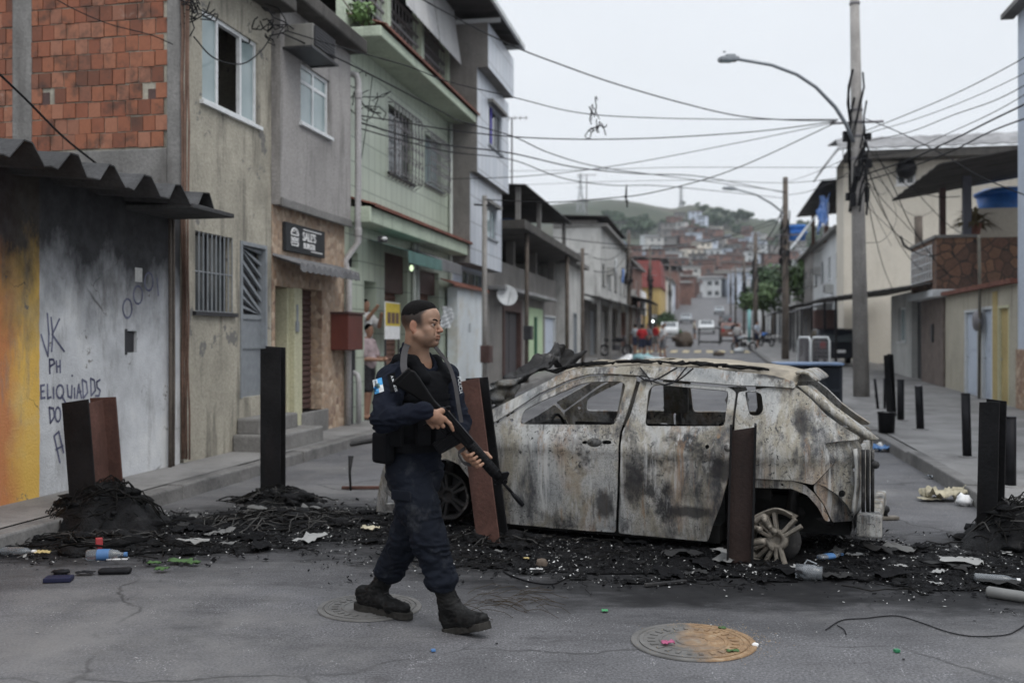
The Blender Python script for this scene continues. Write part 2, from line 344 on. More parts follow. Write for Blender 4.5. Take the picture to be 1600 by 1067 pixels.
def ground():
    ss = list(np.linspace(-8, 60, 35))+list(np.linspace(64, 340, 24)); tt = [-120, -60, -25, -12, -8, -6]+list(np.linspace(-5, 6, 12))+[8, 14, 30, 60, 120]
    V = [SW(s, t, gz(s)) for s in ss for t in tt]; n = len(tt)
    F = [(i*n+j, i*n+j+1, (i+1)*n+j+1, (i+1)*n+j) for i in range(len(ss)-1) for j in range(n-1)]
    tag(MB().mesh(V, F).build('road', M['road'], smooth=True), kind='structure')
    for t0, t1, kt, nm in ((-6.3, -5.3, -5.12, 'left'), (2.62, 6.6, 2.45, 'right')):
        ss = np.concatenate([np.arange(-6, 60, 1.5), np.arange(60, 130, 10)]); mb = MB(); kb = MB()
        for a, b in zip(ss[:-1], ss[1:]):
            P = [SW(a, t0, gz(a)+.146), SW(b, t0, gz(b)+.146), SW(b, t1, gz(b)+.146), SW(a, t1, gz(a)+.146)]; mb.face(P)
            j = [random.uniform(-.012, .012) for _ in range(3)]; z0, z1 = gz(a)-.1, gz(b)-.1; e = .006
            lo, hi = (t1, kt+j[0]) if t0 < 0 else (kt+j[0], t0)
            kb.hexa([SW(a+e, lo, z0), SW(b-e, lo, z1), SW(b-e, hi, z1), SW(a+e, hi, z0), SW(a+e, lo, gz(a)+.15+j[1]), SW(b-e, lo, gz(b)+.15+j[1]), SW(b-e, hi, gz(b)+.145+j[1]), SW(a+e, hi, gz(a)+.145+j[1])])
        tag(mb.build('pavement', M['pavement'], smooth=True), kind='structure'); tag(kb.build('kerb', M['kerb'], bevel=.018), kind='structure')
    mb = MB()
    for i in range(10):
        t = -4.6+i*.72; a, b = 60.2, 64.2
        mb.face([SW(a, t, gz(a)+.012), SW(a, t+.4, gz(a)+.012), SW(b, t+.4, gz(b)+.012), SW(b, t, gz(b)+.012)])
    tag(mb.build('crosswalk_marking', wear('yellow_road_paint', (.5, .42, .26), .2, 2., (.2, .18, .15), .6, False)), kind='structure')
ground()
# ================================================================== BUILDING HELPERS
def wallholes(mb, fr, u0, u1, z0, z1, holes, dep=.18, d=0.):
    H = [(max(a, u0), min(b, u1), max(c, z0), min(e, z1)) for a, b, c, e in holes]
    us = sorted({u0, u1, *[h[0] for h in H], *[h[1] for h in H]}); zs = sorted({z0, z1, *[h[2] for h in H], *[h[3] for h in H]})
    for a, b in zip(us[:-1], us[1:]):
        for c, e in zip(zs[:-1], zs[1:]):
            um, zm = (a+b)/2, (c+e)/2
            if any(h[0] < um < h[1] and h[2] < zm < h[3] for h in H): continue
            mb.face([fr(a, c, d), fr(b, c, d), fr(b, e, d), fr(a, e, d)])
    for a, b, c, e in H:
        mb.face([fr(a, c, d), fr(a, e, d), fr(a, e, d+dep), fr(a, c, d+dep)]); mb.face([fr(b, c, d), fr(b, c, d+dep), fr(b, e, d+dep), fr(b, e, d)])
        mb.face([fr(a, e, d), fr(b, e, d), fr(b, e, d+dep), fr(a, e, d+dep)]); mb.face([fr(a, c, d), fr(a, c, d+dep), fr(b, c, d+dep), fr(b, c, d)])
def shell(mb, fr, u0, u1, z0, z1, holes=(), dep=.18, D=5., d=0.):
    wallholes(mb, fr, u0, u1, z0, z1, holes, dep, d); e = d+D
    mb.face([fr(u0, z0, d), fr(u0, z1, d), fr(u0, z1, e), fr(u0, z0, e)]); mb.face([fr(u1, z0, d), fr(u1, z0, e), fr(u1, z1, e), fr(u1, z1, d)])
    mb.face([fr(u0, z1, d), fr(u1, z1, d), fr(u1, z1, e), fr(u0, z1, e)]); mb.face([fr(u0, z0, e), fr(u0, z1, e), fr(u1, z1, e), fr(u1, z0, e)])
def window(par, fr, r, mull=(.5,), trans=(), d=.05, w=.045, fm=None, pm=None, sill=True, skip=(), label=None):
    a, b, c, e = r; mb = MB(); F = lambda *q: mb.fbox(fr, *q)
    F(a, a+w, c, e, d, d+.06); F(b-w, b, c, e, d, d+.06); F(a+w, b-w, c, c+w, d, d+.06); F(a+w, b-w, e-w, e, d, d+.06)
    for m in mull: x = a+(b-a)*m; F(x-w/2, x+w/2, c+w, e-w, d+.004, d+.055)
    for m in trans: z = c+(e-c)*m; F(a+w, b-w, z-w/2, z+w/2, d+.008, d+.05)
    if sill: F(a-.06, b+.06, c-.05, c-.002, -.05, d+.03)
    o = mb.build('window', fm or M['white_frame'], par)
    pb = MB(); xs = [0]+list(mull)+[1]
    for i in range(len(xs)-1):
        if i in skip: continue
        pb.fbox(fr, a+(b-a)*xs[i]+w/3, a+(b-a)*xs[i+1]-w/3, c+w/2, e-w/2, d+.022, d+.03)
    if pb.f: pb.build('pane', pm or M['glass'], o)
    return o
def grille(par, fr, r, nv=8, nh=2, d=-.01, rad=.008, mat=None):
    a, b, c, e = r; mb = MB()
    for i in range(nv+1): u = a+(b-a)*i/nv; mb.tube([fr(u, c, d), fr(u, e, d)], rad, 5)
    for i in range(nh+1): z = c+(e-c)*i/nh; mb.tube([fr(a, z, d+.012), fr(b, z, d+.012)], rad, 5)
    return mb.build('window_grille', mat or M['grey_frame'], par)
def shutter(par, fr, r, d=.12, mat=None, step=.085, name='roller_shutter'):
    a, b, c, e = r; mb = MB(); z = c
    while z < e-.01:
        t = min(z+step, e); m = z+step*.35
        P = [fr(a, z, d), fr(b, z, d), fr(b, m, d-.022), fr(a, m, d-.022)]; mb.face(P)
        mb.face([fr(a, m, d-.022), fr(b, m, d-.022), fr(b, t-.008, d-.016), fr(a, t-.008, d-.016)]); mb.face([fr(a, t-.008, d-.016), fr(b, t-.008, d-.016), fr(b, t, d+.006), fr(a, t, d+.006)]); z = t
    return mb.build(name, mat or M['shutter'], par)
def doorp(par, fr, r, d=.1, mat=None, fm=None, w=.06, name='door'):
    a, b, c, e = r; mb = MB(); mb.fbox(fr, a+w, b-w, c, e-w, d, d+.05)
    for i in range(2):
        zz = c+(e-c)*(.08+.47*i); mb.fbox(fr, a+w+.1, b-w-.1, zz, zz+(e-c)*.36, d-.012, d+.01)
    o = mb.build(name, mat, par); fb = MB()
    fb.fbox(fr, a, a+w, c, e, -.01, d+.07); fb.fbox(fr, b-w, b, c, e, -.01, d+.07); fb.fbox(fr, a+w, b-w, e-w, e, -.01, d+.07); fb.build('door_frame', fm or mat, o)
    hb = MB(); hb.tube([fr(b-w-.08, c+1.0, d-.05), fr(b-w-.18, c+1.0, d-.05)], .012, 6); hb.tube([fr(b-w-.08, c+1.0, d-.05), fr(b-w-.08, c+1.0, d+.01)], .012, 6); hb.build('handle', M['grey_frame'], o)
    return o
def tileroof(mb, fr, u0, u1, zo, do, zi, di, step=.2, amp=.035):      # row of clay tiles, outer edge (zo, do), inner edge (zi, di)
    n = max(2, int((u1-u0)/(step/4))); V = []
    for i in range(n+1):
        u = u0+(u1-u0)*i/n; w = amp*abs(math.sin(math.pi*(u-u0)/step))
        V += [fr(u, zo+w, do), fr(u, zi+w, di), fr(u, zo-.03, do)]
    F = []
    for i in range(n): a = i*3; F += [(a, a+3, a+4, a+1), (a, a+2, a+5, a+3)]
    mb.mesh(V, F)
# ================================================================== LEFT SIDE
L6 = left(-6.0)
def lowhouse():
    n = NT('graffitied_wall'); p = n.sep(n.street()); ub = L6.px(62, 500)[0]
    s = n.math('ADD', p[0], n.math('MULTIPLY', n.math('SUBTRACT', n.noise(9, 4), .5), .03))
    g = n.ramp(n.noise(1.1, 8, .68), [(.3, (.36, .37, .385)), (.5, (.55, .565, .585)), (.7, (.70, .705, .70))])
    y = n.ramp(n.noise(1.0, 7, .65, off=3.), [(.3, (.60, .36, .06)), (.55, (.72, .46, .11)), (.75, (.58, .46, .24))])
    red = n.math('ADD', n.math('SUBTRACT', n.math('SUBTRACT', ub-.1, p[0]), .1), n.math('MULTIPLY', n.math('SUBTRACT', n.noise(1.6, 6), .5), .7))
    y = n.mix(n.rng(red, .0, .3, 0, .85), y, (.50, .17, .07))
    c = n.mix(n.rng(s, ub-.004, ub+.004), y, g)
    c = n.mix(n.rng(n.noise(2.0, 8, .7, vec=n.map((2.5, 2.5, .6)), off=8.), .53, .68, 0, .6), c, (.20, .195, .19))
    e = n.n('ShaderNodeTexVoronoi'); e.feature = 'DISTANCE_TO_EDGE'; e.inputs['Scale'].default_value = 1.1; n.l(n.map(1, src=n.mix(.6, n.pos, n.noise(3, 5), 'ADD')), e.inputs['Vector'])
    c = n.mix(n.math('MULTIPLY', n.rng(e.outputs['Distance'], 0, .012, 1, 0), n.rng(n.noise(1.3, 3, off=1.), .5, .6, 0, .8)), c, (.05, .045, .04))
    pe = n.noise(2.2, 9, .75, off=15.); c = n.mix(n.rng(pe, .63, .645, 0, .9), c, (.17, .16, .145))
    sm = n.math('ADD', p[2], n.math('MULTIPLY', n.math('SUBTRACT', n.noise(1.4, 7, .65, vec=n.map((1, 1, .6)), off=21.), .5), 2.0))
    c = n.mix(n.rng(sm, 1.75, 2.5, 0, .97), c, n.ramp(n.noise(5, 6, .7), [(.4, (.012, .012, .014)), (.75, (.05, .05, .055))]))  # soot at the wall top, with the eave's shade painted into the same band
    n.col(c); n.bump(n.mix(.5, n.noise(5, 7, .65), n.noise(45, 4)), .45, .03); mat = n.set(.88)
    t = thing('low_house', 'low sooty house with half yellow half grey graffitied wall under corrugated eave', 'house', SW(7, -6))
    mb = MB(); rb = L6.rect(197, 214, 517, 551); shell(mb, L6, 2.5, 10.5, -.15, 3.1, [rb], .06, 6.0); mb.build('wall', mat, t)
    bx = MB(); bx.fbox(L6, rb[0]+.01, rb[1]-.01, rb[2]+.01, rb[3]-.01, .03, .055); bx.fbox(L6, rb[0]-.02, rb[0]+.01, rb[2]-.02, rb[3]+.02, -.012, .02); bx.build('meter_box', M['dark_frame'], t)
    # long trapezoidal roof sheets
    mb = MB(); fr = L6; per = .57; u = 3.2; V = []; prof = [(0, 0), (.08, -.01), (.24, .155), (.34, .155), (.49, -.01), (.57, 0)]; pts = []
    while u < 9.9: pts += [(u+a, b) for a, b in prof[:-1]]; u += per
    for a, b in pts:
        V += [fr(a, 2.98+b+random.uniform(-.006, .006), -.74+random.uniform(-.02, .02)), fr(a, 3.5+b, 6.)]
    F = [(2*i, 2*i+2, 2*i+3, 2*i+1) for i in range(len(pts)-1)]; mb.mesh(V, F); mb.build('corrugated_roof', M['asbestos'], t, solid=.012)
    mb = MB(); mb.fbox(fr, 9.4, 10.3, 2.93, 2.98, -.78, .0); mb.build('roof_sheet', M['asbestos'], t, bevel=.01)
    # spray-painted letters
    S = lambda *q: [(x/2.135, 400+y/2.135) for x, y in q]
    def circ(cx, cy, rx, ry): return S(*[(cx+rx*math.cos(a), cy+ry*math.sin(a)) for a in np.linspace(0, 6.4, 14)])
    st = [S((137, 262), (148, 300), (160, 334), (163, 260), (158, 192)), S((170, 205), (176, 260), (172, 318)), S((198, 210), (174, 262), (194, 290), (214, 318)),
          S((166, 392), (165, 345), (178, 345), (182, 358), (167, 368)), S((188, 350), (190, 388)), S((200, 348), (201, 388)), S((188, 370), (201, 366)),
          S((148, 430), (136, 432), (137, 474), (150, 472)), S((137, 452), (147, 450)), S((158, 428), (159, 474), (170, 470)), S((178, 438), (179, 474)), circ(200, 452, 12, 22), S((205, 465), (218, 488)),
          S((224, 430), (227, 468), (238, 472), (240, 432)), S((248, 440), (249, 474)), S((256, 474), (262, 428), (272, 474)), S((258, 455), (270, 452)), S((274, 412), (278, 474), (292, 455), (288, 420), (274, 412)),
          S((302, 408), (304, 466), (318, 448), (314, 414), (302, 408)), S((334, 412), (322, 420), (324, 438), (334, 448), (330, 466), (318, 466)),
          S((164, 505), (168, 556), (182, 535), (178, 508), (164, 505)), circ(193, 528, 9, 24), S((180, 600), (200, 688)), S((182, 598), (196, 585), (212, 655)), S((186, 645), (210, 632)), S((222, 580), (228, 640), (240, 635)), circ(250, 605, 10, 30),
          circ(425, 175, 15, 32), circ(460, 130, 15, 30), circ(496, 86, 14, 30), S((524, 75), (528, 132)), S((240, 400), (241, 398))]
    mb = MB()
    for k in st:
        pts = [L6(*L6.px(x, y), -.0) for x, y in k]; m = len(pts); hw = .011
        for i in range(m-1):
            a, b = pts[i], pts[i+1]; d = (b-a);
            if d.length < 1e-4: continue
            d.normalize(); w = d.cross(L6.n).normalized()*hw; o = L6.n*(-.003); mb.face([a-w+o-d*.006, b-w+o+d*.006, b+w+o+d*.006, a+w+o-d*.006])
    nn = NT('blue_spray_paint'); nn.col(nn.ramp(nn.noise(5, 5), [(.35, (.05, .05, .10)), (.7, (.20, .21, .29))])); mb.build('graffiti', nn.set(.8), t)
    st2 = L6.rect(211, 222, 418, 440); mb = MB(); mb.fbox(L6, *st2, -.004, .0); mb.build('sticker', M['dirty_white'], t)
    mb = MB()
    for uu, dd, r in ((10.2, -.05, .022), (10.29, -.04, .016)): mb.tube([L6(uu, .1, dd), L6(uu+.01, 1.2, dd), L6(uu, 2.95, dd)], r, 7)
    mb.build('conduit', M['wood_pole'], t, smooth=True)
lowhouse()
def brickhouse():
    t = thing('brick_house', 'two storey house with bare orange brick side and stained beige front', 'house', SW(11.7, -6))
    r1 = L6.rect(316, 403, 12, 157); r2 = L6.rect(305, 364, 360, 486); rd = L6.rect(375, 416, 376, 622); mb = MB()
    shell(mb, L6, 10.58, 12.93, -.1, 6.1, [r1, r2, rd], .16, 7.5); mb.build('wall', M['beige'], t)
    mb = MB(); mb.fbox(L6, 10.4, 12.94, 6.1, 6.26, -.38, 7.5); mb.build('roof_slab', M['soot_slab'], t, bevel=.02)
    window(t, L6, r1, (.29, .71), (), .03, .05, skip=(1,)); window(t, L6, r2, (.5,), (), .1, .03, M['dark_frame'], M['glass_dark'])
    grille(t, L6, r2, 9, 2, .01, .009)
    # metal gate with slanted slats
    a, b, c, e = rd; mb = MB(); zm = c+(e-c)*.52; mb.fbox(L6, a+.05, b-.05, c, zm, .06, .09); mb.fbox(L6, a+.05, b-.05, zm-.03, zm+.03, .04, .07); mb.fbox(L6, a+.05, b-.05, c+(zm-c)*.6, c+(zm-c)*.6+.03, .04, .065)
    k = (e-zm); wd = b-a
    for i in range(-2, 7):
        z0 = zm+k*i/6.; P = [(a+.05, z0+k*.30), (b-.05, z0-k*.12), (b-.05, z0-k*.12+.05), (a+.05, z0+k*.30+.05)]; P = [(u, min(max(z, zm+.03), e-.05)) for u, z in P]
        if P[0][1] == P[3][1] and P[1][1] == P[2][1]: continue
        mb.hexa([L6(u, z, .05) for u, z in P]+[L6(u, z, .085) for u, z in P])
    g = mb.build('gate', M['grey_frame'], t)
    fb = MB(); fb.fbox(L6, a, a+.05, c, e, -.02, .1); fb.fbox(L6, b-.05, b, c, e, -.02, .1); fb.fbox(L6, a+.05, b-.05, e-.05, e, -.02, .1); fb.build('gate_frame', M['grey_frame'], g)
    bk = MB(); bk.fbox(L6, a+.04, b-.04, c, e, .12, .14); bk.build('gate_backing', M['dark_frame'], g)
    mb = MB(); z0 = gz(12)+.14
    for i, (du, dd) in enumerate(((.0, .62), (.12, .34))): mb.fbox(L6, a-.22+du, b+.55-du*2, z0-.02 if i == 0 else z0+.2, z0+.2*(i+1)+.02, -dd, .0)
    mb.build('doorstep', M['concrete'], t, bevel=.03)
    # brick side
    fr = front(10.56); xr = fr.px(262, 200)[0]; xl = -13.4; mb = MB(); rw, rh = .160, .188; z = 3.82; k = 0; random.seed(3)
    c2 = (fr.px(20, 150)[0], fr.px(50, 150)[0])
    holes = [tuple(fr.px(x, y)) for x, y in ((68, 156), (240, 150))]
    while z < 7.6:
        u = xr-(.0 if k % 2 else .06)
        while u > xl:
            w = rw*random.uniform(.96, 1.04); a, b = u-w+.008, u
            if a < c2[0] < b: b = c2[0]+.01
            elif a < c2[1] < b: a = c2[1]-.01
            if b-a > .03 and not (a+.02 < c2[1] and b-.02 > c2[0]) and not any(a < h[0] < b and z < h[1] < z+rh for h in holes):
                j = random.uniform(-.008, .01); q = random.uniform(-.006, .006); mb.c = random.random()
                P = [fr(a, z+.006+q, j), fr(b, z+.006+q, j), fr(b, z+.006, .12), fr(a, z+.006, .12), fr(a, z+rh-.008+q, j), fr(b, z+rh-.008+q, j), fr(b, z+rh-.008, .12), fr(a, z+rh-.008, .12)]
                mb.hexa(P)
            u -= w+.004
        z += rh; k += 1
    n = NT('hollow_clay_brick'); v = n.attr('var'); c = n.ramp(v, [(0, (.13, .055, .035)), (.25, (.24, .085, .048)), (.6, (.30, .115, .062)), (.85, (.33, .15, .095)), (1, (.17, .07, .045))])
    c = n.mix(n.rng(n.noise(3.2, 7, .7), .50, .66, 0, .85), c, (.05, .034, .028)); c = n.mix(n.rng(n.noise(2.1, 8, .7, off=7.), .62, .68, 0, .6), c, (.34, .27, .23))
    w = n.n('ShaderNodeTexWave'); w.bands_direction = 'Z'; w.inputs['Scale'].default_value = 22; w.inputs['Distortion'].default_value = .6; n.l(n.pos, w.inputs['Vector'])
    n.col(n.mix(.25, c, n.ramp(n.noise(30, 4), [(.3, .3), (.7, .7)]), 'OVERLAY')); n.bump(w.outputs[0], .25, .006)
    mb.build('brick_wall', n.set(.85), t)
    mb = MB()
    for h in holes: mb.fbox(fr, h[0]-.075, h[0]+.075, h[1]-.085, h[1]+.085, .012, .021)
    mb.build('brick_hole_shade', M['shutter'], t)  # thin dark plates standing in for the shade inside missing-brick holes
    mb = MB(); mb.fbox(fr, xl, xr, 3.3, 7.6, .022, .10); mb.build('mortar', wear('mortar', (.24, .21, .18), .2, 5, (.1, .09, .08), .5, False), t)
    mb = MB(); mb.fbox(fr, c2[0], c2[1], 2.8, 7.6, -.012, .08); mb.fbox(fr, xr, -6.02, 2.8, 7.6, -.02, .10); mb.fbox(fr, xl, xr-.003, 3.35, 3.80, -.015, .05); mb.build('concrete_frame', M['concrete'], t, bevel=.012)
    mb = MB()
    for i in range(3):
        p = [SW(10.52-.02*i, -5.98+.05*i, z) for z in np.linspace(.2, 6.2, 12)]; mb.tube([q+Vector((random.uniform(-.012, .012), 0, 0)) for q in p], .02-.004*i, 6)
    mb.build('conduit', wear('rusty_pipe', (.16, .10, .075), .4, 3, (.05, .04, .04), .6, True), t, smooth=True)
brickhouse()
def tangle(name, label, c, R, n, r, mat, cat='cables', group=None, seed=1, squash=(1, 1, 1)):
    rnd = random.Random(seed); mb = MB(); c = Vector(c)
    for i in range(n):
        a = Vector((rnd.gauss(0, 1)*squash[0], rnd.gauss(0, 1)*squash[1], rnd.gauss(0, 1)*squash[2]))*R*.5; pts = []; d = Vector((rnd.gauss(0, 1), rnd.gauss(0, 1), rnd.gauss(0, 1)))*R*.35
        for k in range(7):
            pts.append(c+a); d = (d*.7+Vector((rnd.gauss(0, 1), rnd.gauss(0, 1), rnd.gauss(0, 1)))*R*.2-a*.15); d = Vector((d.x*squash[0], d.y*squash[1], d.z*squash[2])); a = a+d
        mb.tube(pts, r, 4, False)
    return tag(mb.build(name, mat, smooth=True), label, cat, group)
tangle('cable_tangle', 'tangle of old cables at the corner of the brick house', SW(10.55, -5.85, 5.42), .17, 14, .008, M['cable'], seed=2)
def shop():
    t = thing('burger_shop', 'grey plastered house overhanging a small burger shop clad in brown stone', 'house', SW(14.4, -6))
    fu = left(-5.88); r1 = fu.rect(470, 515, 97, 191); zb = fu.px(480, 332)[1]; zt = 6.3
    mb = MB(); shell(mb, fu, 12.96, 15.72, zb, zt, [r1], .14, 5.5); mb.face([fu(12.96, zb), fu(15.72, zb), fu(15.72, zb, 5), fu(12.96, zb, 5)]); mb.build('upper_wall', M['grey_plaster'], t)
    mb = MB(); mb.fbox(fu, 12.96, 15.72, zb-.03, zb+.10, -.03, .002); mb.build('ledge', M['concrete'], t, bevel=.02)
    window(t, fu, r1, (.5,), (.72,), .04, .05)
    mb = MB(); mb.fbox(fu, 12.95, 15.72, zt, zt+.22, -.30, 5.5); mb.build('roof_slab', M['soot_slab'], t, bevel=.03)
    ra = L6.rect(430, 458, 446, 668); rs = L6.rect(470, 503, 450, 645); mb = MB(); shell(mb, L6, 12.95, 15.75, -.1, zb, [ra, rs], .3, 5.2); mb.build('clad_wall', M['stone_clad'], t)
    mb = MB(); j = L6.rect(457.5, 470, 450, 668); mb.fbox(L6, j[0], j[1]-.01, j[2]-.1, j[3], -.03, .28); mb.fbox(L6, ra[1]-.08, j[0]-.002, j[2]-.1, j[3], .05, .27); mb.build('door_jamb', M['pale_yellow'], t, bevel=.01)
    shutter(t, L6, rs, .2); mb = MB(); mb.fbox(L6, ra[0], ra[1], ra[2], ra[3], .24, .27); mb.fbox(L6, ra[0]+.05, ra[0]+.3, ra[2]+.9, ra[2]+1.0, .225, .245); mb.build('door', M['shutter'], t)
    mb = MB(); zz = gz(14)+.14; mb.fbox(L6, rs[0]-.05, rs[1]+.2, zz-.05, rs[2], -.04, .28); mb.build('doorstep', M['concrete'], t, bevel=.02)
    mb = MB(); mb.fbox(L6, ra[0]+.62, ra[0]+.72, ra[2]+1.35, ra[2]+1.5, -.055, -.03); mb.tube([L6(ra[0]+.67, ra[2]+1.5, -.04), L6(ra[0]+.67, ra[2]+1.75, -.04)], .02, 6); mb.build('light_switch', M['grey_frame'], t)
    # scalloped awning
    w = L6.rect(425, 523, 393, 409); mb = MB(); n = 44; V = []
    for i in range(n+1):
        u = w[0]+(w[1]-w[0])*i/n; q = .03*math.sin(i*1.6)
        V += [L6(u, w[3]-.05+q, 0), L6(u, w[3]-.18+q, -.42), L6(u, w[3]-.26-.03*abs(math.sin(i*.8)), -.43)]
    mb.mesh(V, [f for i in range(n) for f in ((3*i, 3*i+3, 3*i+4, 3*i+1), (3*i+1, 3*i+4, 3*i+5, 3*i+2))]); mb.build('awning', M['awning_grey'], t, solid=.012)
    # sign board
    q = L6.rect(447, 508, 346, 391, -.06); s = thing('shop_sign', 'dark shop sign with white burger drawing and lettering above the scalloped awning', 'sign', L6(q[0], q[2], -.06))
    mb = MB(); mb.fbox(L6, *q, -.06, -.005); mb.build('board', plain('dark_sign_board', (.035, .037, .04), .6), s, bevel=.006)
    h = q[3]-q[2]; wd = q[1]-q[0]; U = DS; Z = Vector((0, 0, 1)); wm = M['white']
    text("SALE'S", wm, 'lettering', s, L6(q[0]+wd*.40, q[2]+h*.48, -.064), U, Z, h*.44); text('BURGER', wm, 'lettering', s, L6(q[0]+wd*.42, q[2]+h*.20, -.064), U, Z, h*.29)
    mb = MB(); c = (q[0]+wd*.2, q[2]+h*.5); R = h*.30
    def arc(pts): mb.tube([L6(c[0]+x*R, c[1]+y*R, -.066) for x, y in pts], .012, 5)
    arc([(math.cos(a), .35+.75*math.sin(a)) for a in np.linspace(0, math.pi, 12)]); arc([(-1, .32), (1, .32)]); arc([(-1.05, 0), (-.5, -.12), (0, .02), (.5, -.12), (1.05, 0)]); arc([(-1, -.3), (1, -.3)]); arc([(-1, -.55), (-.9, -.9), (.9, -.9), (1, -.55), (-1, -.55)])
    for x, y in ((-.4, .7), (.1, .85), (.45, .6)): arc([(x, y), (x+.15, y+.05)])
    mb.build('burger_drawing', wm, s); mb = MB()
    for i, (a, b) in enumerate(((.42, .9), (.62, .92))): mb.fbox(L6, q[0]+wd*a, q[0]+wd*b, q[2]+h*(.86-.74*i), q[2]+h*(.895-.74*i), -.064, -.06)
    mb.build('small_print', wm, s)
    # air conditioner on its bracket
    k = left(-5.22); b = k.rect(489, 523, 36, 78, 0); a = thing('air_conditioner', 'boxy air conditioner on a metal shelf bracket under the sooty roof slab', 'air conditioner', fu(14.3, 5.6, -.4))
    b = fu.rect(489, 523, 36, 73, -.42); u0, u1, z0, z1 = b; mb = MB(); mb.fbox(fu, u0, u1, z0, z1, -.42, .05); mb.build('casing', plain('beige_casing', (.20, .195, .18), .6), a, bevel=.015)
    mb = MB(); mb.fbox(fu, u0+.03, u1-.03, z0+.03, z1-.03, -.432, -.421)
    for i in range(7): mb.fbox(fu, u0+.03, u1-.03, z0+.04+.042*i, z0+.055+.042*i, -.445, -.432)
    mb.build('grille', M['dark_frame'], a); mb = MB()
    for dz in (z0-.004,): mb.fbox(fu, u0-.08, u1+.12, dz-.03, dz, -.44, -.40); mb.fbox(fu, u0-.08, u0-.04, dz-.03, dz, -.40, .0); mb.fbox(fu, u1+.08, u1+.12, dz-.03, dz, -.40, .0); mb.fbox(fu, u0-.04, u1+.08, dz-.012, dz-.004, -.40, 0.)
    mb.build('bracket', M['dark_frame'], a)
shop()
def pipe():
    mb = MB(); f = left(-5.80); mb.tube([f(15.86, 6.05, .5), f(15.86, 6.06, .2), f(15.86, 6.0, .03), f(15.86, 5.9, 0), f(15.86, 3.2, 0), f(15.78, 2.9, .2), f(15.74, 2.6, .12), f(15.74, .16, .13)], .055, 10)
    o = mb.build('drainpipe', M['pvc'], None, True); tag(o, 'grey plastic drainpipe running down between burger shop and green house', 'drainpipe'); j = MB()
    for z in (5.6, 3.3, 1.35): j.lathe(f(15.86 if z > 3 else 15.74, z, 0 if z > 3 else .13), [(.062, 0), (.066, .02), (.066, .12), (.062, .14)], 12)
    j.build('joint_collar', M['pvc'], o, True)
    mb = MB(); g = L6; mb.tube([g(16.1, .16, -.12), g(16.1, .85, -.12), g(16.1, .98, -.09), g(16.1, 1.02, 0), g(16.1, 1.0, .05)], .05, 9); tag(mb.build('vent_pipe', M['pvc'], None, True), 'short capped pinkish pipe standing by the green tiled wall', 'pipe')
pipe()
